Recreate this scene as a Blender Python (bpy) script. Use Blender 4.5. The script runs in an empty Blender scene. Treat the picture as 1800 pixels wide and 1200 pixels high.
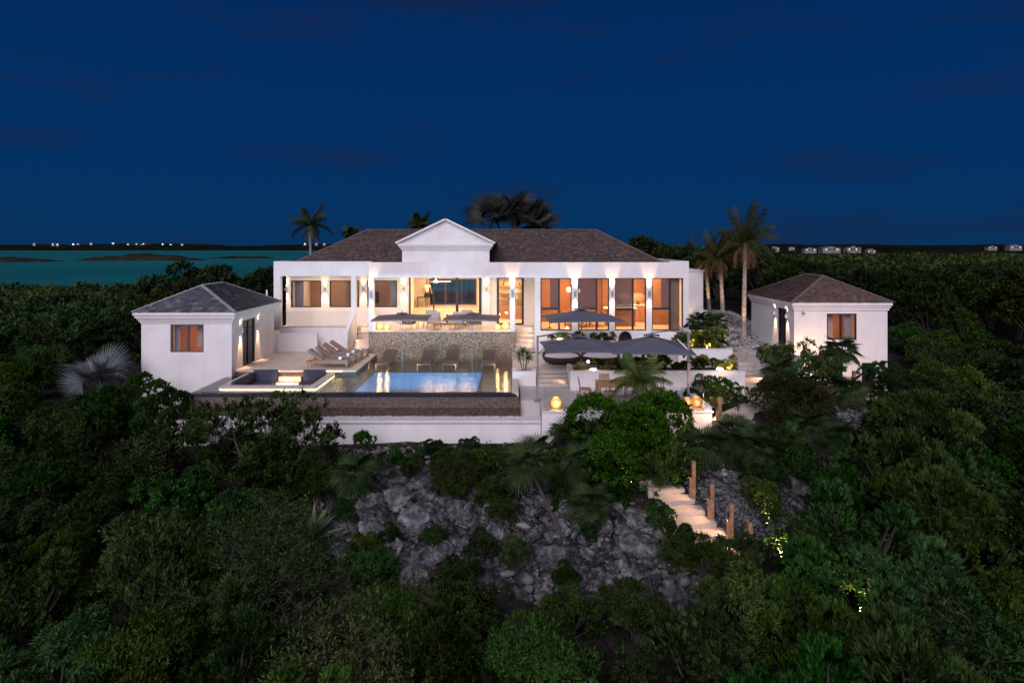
import bpy, math, random
import numpy as np
from mathutils import Vector, Matrix, noise as mnoise

scene = bpy.context.scene
COL = scene.collection
R = math.radians

# ------------------------------------------------------------------ camera
cam_data = bpy.data.cameras.new('camera')
cam = bpy.data.objects.new('camera', cam_data)
COL.objects.link(cam)
cam.location = (0, 0, 4.5)                 # main floor of the villa is z = 0, the lens looks along +Y, level
cam.rotation_euler = (R(90), 0, 0)
cam_data.lens = 24
cam_data.sensor_width = 36
cam_data.shift_y = -168 / 1800
cam_data.clip_start = 0.3
cam_data.clip_end = 30000
scene.camera = cam

# ------------------------------------------------------------------ world: blue hour dome, afterglow behind the camera
world = bpy.data.worlds.new('World')
scene.world = world
world.use_nodes = True
wn, wl = world.node_tree.nodes, world.node_tree.links
bg = wn['Background']
bg.inputs[1].default_value = 1.0
tc = wn.new('ShaderNodeTexCoord')
sep = wn.new('ShaderNodeSeparateXYZ'); wl.new(tc.outputs['Generated'], sep.inputs[0])
ramp = wn.new('ShaderNodeValToRGB'); wl.new(sep.outputs[2], ramp.inputs[0])
ramp.color_ramp.interpolation = 'B_SPLINE'
els = ramp.color_ramp.elements
els[0].position = 0.0;  els[0].color = (0.0026, 0.0315, 0.104, 1)
els[1].position = 0.55;  els[1].color = (0.0022, 0.0135, 0.064, 1)
for p, c in ((0.06, (0.0014, 0.0325, 0.122, 1)), (0.16, (0.0010, 0.0295, 0.130, 1)), (0.28, (0.0012, 0.0255, 0.120, 1)), (0.40, (0.0018, 0.0195, 0.094, 1))):
    e = els.new(p); e.color = c
# faint dusk clouds
mp = wn.new('ShaderNodeMapping'); wl.new(tc.outputs['Generated'], mp.inputs[0]); mp.inputs['Scale'].default_value = (2.2, 2.2, 11)
nz = wn.new('ShaderNodeTexNoise'); wl.new(mp.outputs[0], nz.inputs[0]); nz.inputs['Scale'].default_value = 1.6; nz.inputs['Detail'].default_value = 5
cr = wn.new('ShaderNodeValToRGB'); wl.new(nz.outputs['Fac'], cr.inputs[0])
cr.color_ramp.elements[0].position = 0.55; cr.color_ramp.elements[0].color = (0, 0, 0, 1)
cr.color_ramp.elements[1].position = 0.74; cr.color_ramp.elements[1].color = (0.6, 0.6, 0.6, 1)
mixc = wn.new('ShaderNodeMixRGB'); wl.new(cr.outputs[0], mixc.inputs[0]); wl.new(ramp.outputs[0], mixc.inputs[1])
mixc.inputs[2].default_value = (0.0095, 0.017, 0.050, 1)
# afterglow towards -Y, smooth and wide
m1 = wn.new('ShaderNodeMath'); m1.operation = 'MULTIPLY'; m1.inputs[1].default_value = -1; wl.new(sep.outputs[1], m1.inputs[0])
mr = wn.new('ShaderNodeMapRange'); mr.interpolation_type = 'SMOOTHSTEP'; wl.new(m1.outputs[0], mr.inputs[0])
mr.inputs[1].default_value = -0.35; mr.inputs[2].default_value = 1.0; mr.inputs[3].default_value = 0; mr.inputs[4].default_value = 1
mz = wn.new('ShaderNodeMapRange'); mz.interpolation_type = 'SMOOTHSTEP'; wl.new(sep.outputs[2], mz.inputs[0])
mz.inputs[1].default_value = 0.95; mz.inputs[2].default_value = 0.0; mz.inputs[3].default_value = 0; mz.inputs[4].default_value = 1
mm = wn.new('ShaderNodeMath'); mm.operation = 'MULTIPLY'; wl.new(mr.outputs[0], mm.inputs[0]); wl.new(mz.outputs[0], mm.inputs[1])
glow = wn.new('ShaderNodeMixRGB'); glow.blend_type = 'MIX'; wl.new(mm.outputs[0], glow.inputs[0]); wl.new(mixc.outputs[0], glow.inputs[1])
glow.inputs[2].default_value = (0.36, 0.30, 0.46, 1)
wl.new(glow.outputs[0], bg.inputs[0])

# the last soft light of the afterglow, from behind the camera and a little to its left
sun_d = bpy.data.lights.new('sun', 'SUN'); sun = bpy.data.objects.new('sun', sun_d); COL.objects.link(sun)
sun_d.energy = 2.6; sun_d.angle = R(50); sun_d.color = (0.98, 0.89, 1.0)
sun.rotation_euler = (R(56), 0, R(-14))

vs = scene.view_settings
vs.view_transform = 'Standard'; vs.look = 'None'; vs.exposure = 0.0; vs.gamma = 1.0; vs.use_curve_mapping = False
scene.cycles.use_denoising = True
scene.cycles.max_bounces = 7; scene.cycles.diffuse_bounces = 3; scene.cycles.glossy_bounces = 3
scene.cycles.transparent_max_bounces = 24; scene.cycles.transmission_bounces = 3
scene.cycles.caustics_reflective = False; scene.cycles.caustics_refractive = False
scene.cycles.sample_clamp_indirect = 4.0
scene.cycles.use_light_tree = True

# ------------------------------------------------------------------ helpers
F = 1200.0
def X(px, y): return (px - 900) * y / F           # metres east of the camera axis of something y metres away
def Z(py, y): return 4.5 - (py - 432) * y / F     # its height
WARM = (1.0, 0.57, 0.30)
LK = 2.9        # all lamps together

class MB:
    def __init__(s): s.v = []; s.f = []
    def add(s, vs_, fs):
        b = len(s.v); s.v += [tuple(v) for v in vs_]; s.f += [tuple(i + b for i in f) for f in fs]; return s
    def box(s, x0, x1, y0, y1, z0, z1):
        return s.add([(x0,y0,z0),(x1,y0,z0),(x1,y1,z0),(x0,y1,z0),(x0,y0,z1),(x1,y0,z1),(x1,y1,z1),(x0,y1,z1)],
                     [(0,3,2,1),(4,5,6,7),(0,1,5,4),(1,2,6,5),(2,3,7,6),(3,0,4,7)])
    def obox(s, c, size, rot=None):
        hx, hy, hz = size[0]/2, size[1]/2, size[2]/2
        m = rot if rot is not None else Matrix.Identity(3)
        vs_ = [Vector(c) + m @ Vector(p) for p in ((-hx,-hy,-hz),(hx,-hy,-hz),(hx,hy,-hz),(-hx,hy,-hz),(-hx,-hy,hz),(hx,-hy,hz),(hx,hy,hz),(-hx,hy,hz))]
        return s.add(vs_, [(0,3,2,1),(4,5,6,7),(0,1,5,4),(1,2,6,5),(2,3,7,6),(3,0,4,7)])
    def bbox(s, x0, x1, y0, y1, z0, z1, b=0.02):    # box with bevelled edges (cushions, mattresses)
        def ring(z, i): return [(x0+i,y0,z),(x1-i,y0,z),(x1,y0+i,z),(x1,y1-i,z),(x1-i,y1,z),(x0+i,y1,z),(x0,y1-i,z),(x0,y0+i,z)]
        def inset(z): return [(x0+b*2,y0+b,z),(x1-b*2,y0+b,z),(x1-b,y0+b*2,z),(x1-b,y1-b*2,z),(x1-b*2,y1-b,z),(x0+b*2,y1-b,z),(x0+b,y1-b*2,z),(x0+b,y0+b*2,z)]
        v = inset(z0) + ring(z0+b, b) + ring(z1-b, b) + inset(z1)
        f = [tuple(range(7,-1,-1)), tuple(range(24,32))]
        for k in range(3):
            for i in range(8):
                j = (i+1) % 8; f.append((k*8+i, k*8+j, k*8+8+j, k*8+8+i))
        return s.add(v, f)
    def tube(s, pts, rad, n=6, cap=True):
        pts = [Vector(p) for p in pts]
        if not hasattr(rad, '__len__'): rad = [rad]*len(pts)
        v = []; up = Vector((0,0,1))
        for i, p in enumerate(pts):
            d = (pts[min(i+1, len(pts)-1)] - pts[max(i-1, 0)])
            d = d.normalized() if d.length > 1e-9 else up
            a = d.cross(up if abs(d.z) < .95 else Vector((1,0,0))).normalized(); b = d.cross(a)
            for k in range(n):
                t = 2*math.pi*k/n; v.append(p + (a*math.cos(t) + b*math.sin(t))*rad[i])
        f = []
        for i in range(len(pts)-1):
            for k in range(n):
                j = (k+1) % n; f.append((i*n+k, i*n+j, (i+1)*n+j, (i+1)*n+k))
        if cap: f += [tuple(range(n-1,-1,-1)), tuple(range((len(pts)-1)*n, len(pts)*n))]
        return s.add(v, f)
    def lathe(s, prof, c=(0,0,0), n=16, a0=0, a1=2*math.pi):
        v = []; full = abs(a1-a0) > 6.28; m = n if full else n+1
        for r, z in prof:
            for k in range(m):
                t = a0 + (a1-a0)*k/n; v.append((c[0]+r*math.cos(t), c[1]+r*math.sin(t), c[2]+z))
        f = []
        for i in range(len(prof)-1):
            for k in range(n):
                j = (k+1) % m if full else k+1
                f.append((i*m+k, i*m+j, (i+1)*m+j, (i+1)*m+k))
        return s.add(v, f)
    def prism(s, poly, axis, a, b):     # polygon (u,v) extruded along axis from a to b
        n = len(poly)
        def P(u, v, w): return {'x': (w,u,v), 'y': (u,w,v), 'z': (u,v,w)}[axis]
        v = [P(u,w_,a) for u,w_ in poly] + [P(u,w_,b) for u,w_ in poly]
        f = [tuple(range(n-1,-1,-1)), tuple(range(n,2*n))] + [(i,(i+1)%n,n+(i+1)%n,n+i) for i in range(n)]
        return s.add(v, f)
    def quad(s, a, b, c, d): return s.add([a,b,c,d], [(0,1,2,3)])

def BASE(parent): return Vector(parent.location) if parent is not None and parent.type == 'EMPTY' else Vector((0,0,0))

def obj(name, mb, mat=None, parent=None, smooth=False, label=None, stuff=False, fix=True):
    me = bpy.data.meshes.new(name)
    if isinstance(mb, MB):
        me.from_pydata(mb.v, [], mb.f)
        if fix:
            import bmesh
            bm = bmesh.new(); bm.from_mesh(me); bmesh.ops.recalc_face_normals(bm, faces=bm.faces); bm.to_mesh(me); bm.free()
    else: me = mb
    if smooth: me.polygons.foreach_set('use_smooth', [True]*len(me.polygons))
    if mat: me.materials.append(mat) if len(me.materials) == 0 else None
    o = bpy.data.objects.new(name, me); COL.objects.link(o)
    if parent is not None:
        o.parent = parent; o.location = -BASE(parent)
    if label: o['label'] = label
    if stuff: o['kind'] = 'stuff'
    return o

def thing(name, label, cat, loc=(0,0,0), group=None, rotz=0):
    o = bpy.data.objects.new(name, None); COL.objects.link(o); o.location = loc; o.rotation_euler = (0,0,rotz)
    o.empty_display_size = .2
    o['label'] = label; o['category'] = cat
    if group: o['group'] = group
    return o
def tag(o, label, cat, group=None):
    o['label'] = label; o['category'] = cat
    if group: o['group'] = group
    return o
def struct(name, mb, mat, smooth=False, label=None):
    o = obj(name, mb, mat, smooth=smooth); o['kind'] = 'structure'
    if label: o['label'] = label
    return o
KIDS = {}
def dup(root, loc=None, rotz=None, label=None, scale=None, rot=None):
    """copy a thing with its parts and their sub-parts (mesh data shared)"""
    def rec(o, parent):
        c = o.copy(); COL.objects.link(c); c.parent = parent
        for ch in list(KIDS_OF(o)): rec(ch, c)
        return c
    r = rec(root, None)
    if loc is not None: r.location = loc
    if rotz is not None: r.rotation_euler = (0, 0, rotz)
    if rot is not None: r.rotation_euler = rot
    if scale is not None: r.scale = (scale,)*3 if not hasattr(scale, '__len__') else scale
    if label: r['label'] = label
    return r
_kc = {}
def KIDS_OF(o):
    k = o.name
    if k not in _kc: _kc[k] = list(o.children)
    return _kc[k]
def place(root, loc, rotz=0, label=None, scale=None):
    root.location = loc; root.rotation_euler = (0,0,rotz)
    if label: root['label'] = label
    if scale is not None: root.scale = (scale,)*3 if not hasattr(scale, '__len__') else scale
    return root
def inst(proto, used, loc, rotz=0, label=None, scale=None):
    if proto.name not in used: used.add(proto.name); KIDS_OF(proto); return place(proto, loc, rotz, label, scale)
    return dup(proto, loc, rotz, label, scale)

def spot(name, loc, d, power, size=70, blend=.6, color=WARM, parent=None, r=.02):
    l = bpy.data.lights.new(name, 'SPOT'); l.energy = power*LK; l.spot_size = R(size); l.spot_blend = blend; l.color = color; l.shadow_soft_size = r
    o = bpy.data.objects.new(name, l); COL.objects.link(o)
    o.rotation_euler = Vector(d).to_track_quat('-Z', 'Y').to_euler(); o.location = Vector(loc)
    if parent is not None: o.parent = parent; o.location = Vector(loc) - BASE(parent)
    return o
def point(name, loc, power, color=WARM, r=.05, parent=None):
    l = bpy.data.lights.new(name, 'POINT'); l.energy = power*LK; l.color = color; l.shadow_soft_size = r
    o = bpy.data.objects.new(name, l); COL.objects.link(o); o.location = Vector(loc)
    if parent is not None: o.parent = parent; o.location = Vector(loc) - BASE(parent)
    return o
def area(name, loc, d, power, sx, sy, color=WARM, parent=None):
    l = bpy.data.lights.new(name, 'AREA'); l.energy = power*LK; l.color = color; l.shape = 'RECTANGLE'; l.size = sx; l.size_y = sy
    o = bpy.data.objects.new(name, l); COL.objects.link(o); o.location = Vector(loc)
    o.rotation_euler = Vector(d).to_track_quat('-Z', 'Y').to_euler()
    if parent is not None: o.parent = parent; o.location = Vector(loc) - BASE(parent)
    return o

# ------------------------------------------------------------------ materials
def mat(name, col, rough=.7, vary=None, bump=None, metal=0, spec=.5, emit=None, trans=0, col2=None, objrand=0):
    """col base; vary=(scale, amount) noise between col and col2 (or darker col); bump=(scale, strength)"""
    m = bpy.data.materials.new(name); m.use_nodes = True
    n, l = m.node_tree.nodes, m.node_tree.links
    b = n['Principled BSDF']
    b.inputs['Base Color'].default_value = (*col, 1); b.inputs['Roughness'].default_value = rough
    b.inputs['Metallic'].default_value = metal; b.inputs['Specular IOR Level'].default_value = spec
    t = n.new('ShaderNodeTexCoord')
    if vary:
        z = n.new('ShaderNodeTexNoise'); z.inputs['Scale'].default_value = vary[0]; z.inputs['Detail'].default_value = 6; z.inputs['Roughness'].default_value = .62
        l.new(t.outputs['Object'], z.inputs[0])
        c2 = col2 or tuple(c*(1-vary[1]) for c in col)
        r = n.new('ShaderNodeValToRGB'); r.color_ramp.elements[0].position = .36; r.color_ramp.elements[1].position = .64
        r.color_ramp.elements[0].color = (*c2, 1); r.color_ramp.elements[1].color = (*col, 1)
        l.new(z.outputs['Fac'], r.inputs[0]); l.new(r.outputs[0], b.inputs['Base Color'])
    if bump:
        z2 = n.new('ShaderNodeTexNoise'); z2.inputs['Scale'].default_value = bump[0]; z2.inputs['Detail'].default_value = 4
        l.new(t.outputs['Object'], z2.inputs[0])
        bp = n.new('ShaderNodeBump'); bp.inputs['Strength'].default_value = bump[1]; bp.inputs['Distance'].default_value = .02
        l.new(z2.outputs['Fac'], bp.inputs['Height']); l.new(bp.outputs[0], b.inputs['Normal'])
    if emit:
        b.inputs['Emission Color'].default_value = (*emit[0], 1); b.inputs['Emission Strength'].default_value = emit[1]
    return m

def stone_mat(name, scale, cols, rough=.55, gap=.25, bump=.6):
    """small set stones / mosaic: one colour per voronoi cell with dark joints"""
    m = bpy.data.materials.new(name); m.use_nodes = True
    n, l = m.node_tree.nodes, m.node_tree.links; b = n['Principled BSDF']; b.inputs['Roughness'].default_value = rough
    t = n.new('ShaderNodeTexCoord')
    v = n.new('ShaderNodeTexVoronoi'); v.inputs['Scale'].default_value = scale; l.new(t.outputs['Object'], v.inputs[0])
    v2 = n.new('ShaderNodeTexVoronoi'); v2.feature = 'DISTANCE_TO_EDGE'; v2.inputs['Scale'].default_value = scale; l.new(t.outputs['Object'], v2.inputs[0])
    r = n.new('ShaderNodeValToRGB'); sp = n.new('ShaderNodeSeparateColor'); l.new(v.outputs['Color'], sp.inputs[0]); l.new(sp.outputs[0], r.inputs[0])
    e = r.color_ramp.elements
    e[0].color = (*cols[0], 1); e[1].color = (*cols[-1], 1)
    for i, c in enumerate(cols[1:-1]): q = e.new((i+1)/(len(cols)-1)); q.color = (*c, 1)
    k = n.new('ShaderNodeMapRange'); l.new(v2.outputs['Distance'], k.inputs[0]); k.inputs[1].default_value = .02; k.inputs[2].default_value = .1
    mx = n.new('ShaderNodeMixRGB'); l.new(k.outputs[0], mx.inputs[0]); mx.inputs[1].default_value = (*[c*gap for c in cols[0]], 1); l.new(r.outputs[0], mx.inputs[2])
    l.new(mx.outputs[0], b.inputs['Base Color'])
    bp = n.new('ShaderNodeBump'); bp.inputs['Strength'].default_value = bump; bp.inputs['Distance'].default_value = .02; l.new(k.outputs[0], bp.inputs['Height']); l.new(bp.outputs[0], b.inputs['Normal'])
    return m

def leaf_mat(name, c1, c2, rough=.5, trans=.25):
    """dark to light along the sprays; every plant leans a little to yellow, olive or blue green"""
    m = bpy.data.materials.new(name); m.use_nodes = True
    n, l = m.node_tree.nodes, m.node_tree.links; n.remove(n['Principled BSDF'])
    out = n['Material Output']
    at = n.new('ShaderNodeAttribute'); at.attribute_name = 'tint'
    oi = n.new('ShaderNodeObjectInfo')
    ad = n.new('ShaderNodeMath'); ad.operation = 'MULTIPLY_ADD'; l.new(oi.outputs['Random'], ad.inputs[0]); ad.inputs[1].default_value = .5; l.new(at.outputs['Fac'], ad.inputs[2])
    sb = n.new('ShaderNodeMath'); sb.operation = 'SUBTRACT'; l.new(ad.outputs[0], sb.inputs[0]); sb.inputs[1].default_value = .25; sb.use_clamp = True
    r = n.new('ShaderNodeValToRGB'); r.color_ramp.elements[0].color = (*c1, 1); r.color_ramp.elements[1].color = (*c2, 1); l.new(sb.outputs[0], r.inputs[0])
    wn_ = n.new('ShaderNodeTexWhiteNoise'); wn_.noise_dimensions = '1D'; l.new(oi.outputs['Random'], wn_.inputs['W'])
    hr = n.new('ShaderNodeMapRange'); l.new(wn_.outputs['Value'], hr.inputs[0]); hr.inputs[3].default_value = .475; hr.inputs[4].default_value = .545
    sr = n.new('ShaderNodeMapRange'); sc_ = n.new('ShaderNodeSeparateColor'); l.new(wn_.outputs['Color'], sc_.inputs[0]); l.new(sc_.outputs[1], sr.inputs[0]); sr.inputs[3].default_value = .78; sr.inputs[4].default_value = 1.04
    vr = n.new('ShaderNodeMapRange'); l.new(sc_.outputs[2], vr.inputs[0]); vr.inputs[3].default_value = .70; vr.inputs[4].default_value = 1.35
    hs = n.new('ShaderNodeHueSaturation'); l.new(hr.outputs[0], hs.inputs['Hue']); l.new(sr.outputs[0], hs.inputs['Saturation']); l.new(vr.outputs[0], hs.inputs['Value']); l.new(r.outputs[0], hs.inputs['Color'])
    d = n.new('ShaderNodeBsdfPrincipled'); d.inputs['Roughness'].default_value = rough; d.inputs['Specular IOR Level'].default_value = .12
    l.new(hs.outputs[0], d.inputs['Base Color'])
    tr = n.new('ShaderNodeBsdfTranslucent'); l.new(hs.outputs[0], tr.inputs[0])
    mx = n.new('ShaderNodeMixShader'); mx.inputs[0].default_value = trans; l.new(d.outputs[0], mx.inputs[1]); l.new(tr.outputs[0], mx.inputs[2])
    l.new(mx.outputs[0], out.inputs[0])
    return m

def glass_mat(name, tint=(1,1,1), ior=1.45, rough=.0, opac=None, opcol=(.3,.3,.3)):
    m = bpy.data.materials.new(name); m.use_nodes = True
    n, l = m.node_tree.nodes, m.node_tree.links; n.remove(n['Principled BSDF'])
    out = n['Material Output']
    t = n.new('ShaderNodeBsdfTransparent'); t.inputs[0].default_value = (*tint, 1)
    g = n.new('ShaderNodeBsdfGlossy'); g.inputs['Roughness'].default_value = rough
    f = n.new('ShaderNodeFresnel'); f.inputs[0].default_value = ior
    mx = n.new('ShaderNodeMixShader'); l.new(f.outputs[0], mx.inputs[0])
    if opac:
        d = n.new('ShaderNodeBsdfDiffuse'); d.inputs[0].default_value = (*opcol, 1)
        m2 = n.new('ShaderNodeMixShader'); m2.inputs[0].default_value = opac; l.new(t.outputs[0], m2.inputs[1]); l.new(d.outputs[0], m2.inputs[2]); l.new(m2.outputs[0], mx.inputs[1])
    else: l.new(t.outputs[0], mx.inputs[1])
    l.new(g.outputs[0], mx.inputs[2]); l.new(mx.outputs[0], out.inputs[0])
    return m, mx, f, g, t

S = {}
S['stucco'] = mat('stucco', (.80,.78,.77), .85, (.9, .10), (60, .15))
S['stucco_warm'] = mat('stucco_terrace', (.76,.74,.72), .85, (.8, .08), (60, .15))
def weather(m, amt=.055):
    n, l = m.node_tree.nodes, m.node_tree.links; b = n['Principled BSDF']; src = b.inputs['Base Color'].links[0].from_socket
    t = n.new('ShaderNodeTexCoord'); mp_ = n.new('ShaderNodeMapping'); mp_.inputs['Scale'].default_value = (1.5, 1.5, .3); l.new(t.outputs['Object'], mp_.inputs[0])
    z = n.new('ShaderNodeTexNoise'); z.inputs['Scale'].default_value = 1.6; z.inputs['Detail'].default_value = 7; z.inputs['Roughness'].default_value = .65; l.new(mp_.outputs[0], z.inputs[0])
    r = n.new('ShaderNodeValToRGB'); l.new(z.outputs['Fac'], r.inputs[0]); r.color_ramp.elements[0].position = .30; r.color_ramp.elements[1].position = .60
    r.color_ramp.elements[0].color = (1-amt, 1-amt*1.15, 1-amt*1.4, 1); r.color_ramp.elements[1].color = (1,1,1,1)
    mx = n.new('ShaderNodeMixRGB'); mx.blend_type = 'MULTIPLY'; mx.inputs[0].default_value = 1; l.new(src, mx.inputs[1]); l.new(r.outputs[0], mx.inputs[2]); l.new(mx.outputs[0], b.inputs['Base Color'])
weather(S['stucco']); weather(S['stucco_warm'])
S['cap'] = mat('coping_stone', (.74,.73,.72), .6, (2, .12), (30, .1))
S['soffit'] = mat('soffit_paint', (.78,.72,.66), .8)
S['travertine'] = mat('travertine', (.60,.53,.47), .55, (3.0, .18), (25, .1))
S['tread'] = mat('stair_stone', (.56,.49,.43), .6, (5.0, .2), (25, .12))
S['path'] = mat('path_stone', (.50,.44,.39), .75, (4.0, .2), (20, .25))
S['grey_tile'] = mat('grey_terrace_tile', (.50,.47,.46), .55, (1.6, .12), (25, .1))
S['frame'] = mat('black_aluminium', (.020,.017,.017), .45)
S['frame_grey'] = mat('grey_aluminium', (.075,.085,.10), .45)
S['steel'] = mat('brushed_steel', (.42,.42,.44), .35, metal=.8)
S['pole'] = mat('grey_powder_coat', (.20,.20,.22), .45)
S['wood'] = mat('teak', (.40,.22,.12), .55, (9, .35), (40, .1))
S['post'] = mat('cedar_post', (.42,.22,.115), .7, (7, .45), (30, .3))
S['cushion'] = mat('taupe_cushion', (.26,.20,.175), .9, bump=(80, .2))
S['sling'] = mat('brown_sling', (.082,.060,.056), .75, bump=(120, .2))
S['slingframe'] = mat('bronze_frame', (.10,.075,.065), .5)
S['canvas'] = mat('charcoal_canvas', (.105,.115,.150), .9, (1.3, .12), (90, .15))
S['canvas_t'] = mat('taupe_canvas', (.17,.14,.145), .9, (1.3, .12), (90, .15))
S['navy'] = mat('navy_cushion', (.040,.048,.085), .9, bump=(60, .2))
S['linen'] = mat('linen_cushion', (.62,.60,.62), .9, bump=(60, .2))
S['greyfab'] = mat('grey_cushion', (.30,.29,.30), .9, bump=(60, .2))
S['towel'] = mat('white_towel', (.78,.78,.80), .95, bump=(60, .5))
S['towelband'] = mat('navy_band', (.05,.07,.13), .95, bump=(60, .5))
S['wicker'] = mat('dark_wicker', (.045,.030,.026), .7, (60, .5), (50, .8))
S['int_wall'] = mat('interior_wall', (.72,.63,.52), .8)
S['int_floor'] = mat('interior_floor', (.58,.47,.36), .45, (2, .12))
S['int_dark'] = mat('dark_interior', (.10,.07,.055), .8, (3, .2))
S['brownwall'] = mat('brown_wall', (.30,.20,.14), .8)
S['panel'] = mat('walnut_panel', (.30,.15,.075), .5, (14, .35))
S['cabinet'] = mat('oak_cabinet', (.42,.23,.11), .5, (9, .3))
S['curtain'] = mat('grey_curtain', (.38,.38,.40), .9)
S['curtain_o'] = mat('sheer_curtain', (.62,.48,.36), .9)
S['black'] = mat('matt_black', (.012,.012,.013), .5)
S['white'] = mat('white_paint', (.78,.78,.78), .5)
S['pebble'] = stone_mat('pebble_cladding', 21, [(.11,.08,.058),(.33,.24,.165),(.56,.43,.31),(.23,.16,.11),(.66,.53,.40),(.40,.29,.20)], .6)
S['mosaic'] = stone_mat('brown_mosaic', 17, [(.045,.030,.024),(.12,.075,.050),(.075,.050,.04),(.19,.125,.075)], .35)
S['mosaic_top'] = stone_mat('dark_mosaic', 17, [(.012,.018,.035),(.03,.04,.06),(.02,.028,.045)], .15)
S['basin'] = stone_mat('blue_pool_mosaic', 10, [(.012,.17,.40),(.022,.25,.50),(.016,.21,.45)], .4, gap=.7)
S['shelf'] = stone_mat('brown_pool_mosaic', 13, [(.075,.050,.040),(.13,.090,.072),(.17,.12,.095)], .45, gap=.5)
S['gravel'] = mat('white_pebbles', (.66,.65,.66), .8, (6, .3))
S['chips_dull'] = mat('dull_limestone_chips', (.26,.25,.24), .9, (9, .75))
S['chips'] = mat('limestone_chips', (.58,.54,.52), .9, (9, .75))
S['trunk'] = mat('grey_bark', (.065,.052,.042), .9, (7, .4), (20, .6))
S['twig'] = mat('pale_bark', (.075,.065,.052), .9, (7, .3), (20, .4))
S['palmtrunk'] = mat('palm_bark', (.34,.29,.25), .9, (6, .35), (14, .7))
S['frond_dead'] = mat('dry_frond', (.17,.10,.055), .9, (5, .4))
S['glass'] = glass_mat('window_glass')[0]
S['railglass'] = glass_mat('rail_glass', (.93,.96,.96), 1.35)[0]
S['blind'] = glass_mat('roller_blind', (.9,.9,.9), 1.2, .5, .62, (.22,.17,.155))[0]
def ripple(m, fres, gl, scale, strength):
    n, l = m.node_tree.nodes, m.node_tree.links
    t = n.new('ShaderNodeTexCoord'); mpn = n.new('ShaderNodeMapping'); mpn.inputs['Scale'].default_value = (.7, 2.2, 1); l.new(t.outputs['Object'], mpn.inputs[0])
    z = n.new('ShaderNodeTexNoise'); z.inputs['Scale'].default_value = scale; z.inputs['Detail'].default_value = 3; l.new(mpn.outputs[0], z.inputs[0])
    bp = n.new('ShaderNodeBump'); bp.inputs['Strength'].default_value = strength; bp.inputs['Distance'].default_value = .03; l.new(z.outputs['Fac'], bp.inputs['Height'])
    l.new(bp.outputs[0], fres.inputs['Normal']); l.new(bp.outputs[0], gl.inputs['Normal'])
_m, _mx, _f, _g, _t = glass_mat('pool_water_surface', (.88,.93,.97), 1.45, .02)
ripple(_m, _f, _g, 4.5, .34); S['water'] = _m
def roof_mat(name, cols, rnd='isl'):
    m = bpy.data.materials.new(name); m.use_nodes = True
    n, l = m.node_tree.nodes, m.node_tree.links; b = n['Principled BSDF']; b.inputs['Roughness'].default_value = .75
    at = n.new('ShaderNodeAttribute'); at.attribute_name = 'tint'
    r = n.new('ShaderNodeValToRGB'); l.new(at.outputs['Fac'], r.inputs[0]); e = r.color_ramp.elements
    e[0].color = (*cols[0],1); e[1].color = (*cols[-1],1)
    for i, c in enumerate(cols[1:-1]): q = e.new((i+1)/(len(cols)-1)); q.color = (*c,1)
    t = n.new('ShaderNodeTexCoord'); z = n.new('ShaderNodeTexNoise'); z.inputs['Scale'].default_value = 9; z.inputs['Detail'].default_value = 6; l.new(t.outputs['Object'], z.inputs[0])
    mx = n.new('ShaderNodeMixRGB'); mx.blend_type = 'MULTIPLY'; mx.inputs[0].default_value = .5; l.new(r.outputs[0], mx.inputs[1]); l.new(z.outputs['Color'], mx.inputs[2])
    l.new(mx.outputs[0], b.inputs['Base Color']); return m
S['slate'] = roof_mat('grey_slate', [(.035,.038,.052),(.095,.10,.125),(.055,.058,.075),(.17,.18,.21)])
S['cedar'] = roof_mat('weathered_cedar', [(.040,.024,.020),(.095,.062,.052),(.060,.038,.032),(.15,.105,.092)])
S['cedar_r'] = roof_mat('brown_cedar', [(.055,.032,.026),(.13,.078,.062),(.085,.050,.040),(.18,.115,.095)])
S['hip'] = mat('hip_tile', (.16,.12,.11), .8, (5, .3))
S['roofdeck'] = mat('roof_felt', (.05,.04,.04), .9)

def uniq(seq, used=set()): return seq
def add_tint(me, vals, domain='POINT'):
    a = me.attributes.new('tint', 'FLOAT', domain); a.data.foreach_set('value', np.asarray(vals, dtype=np.float32))
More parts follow.
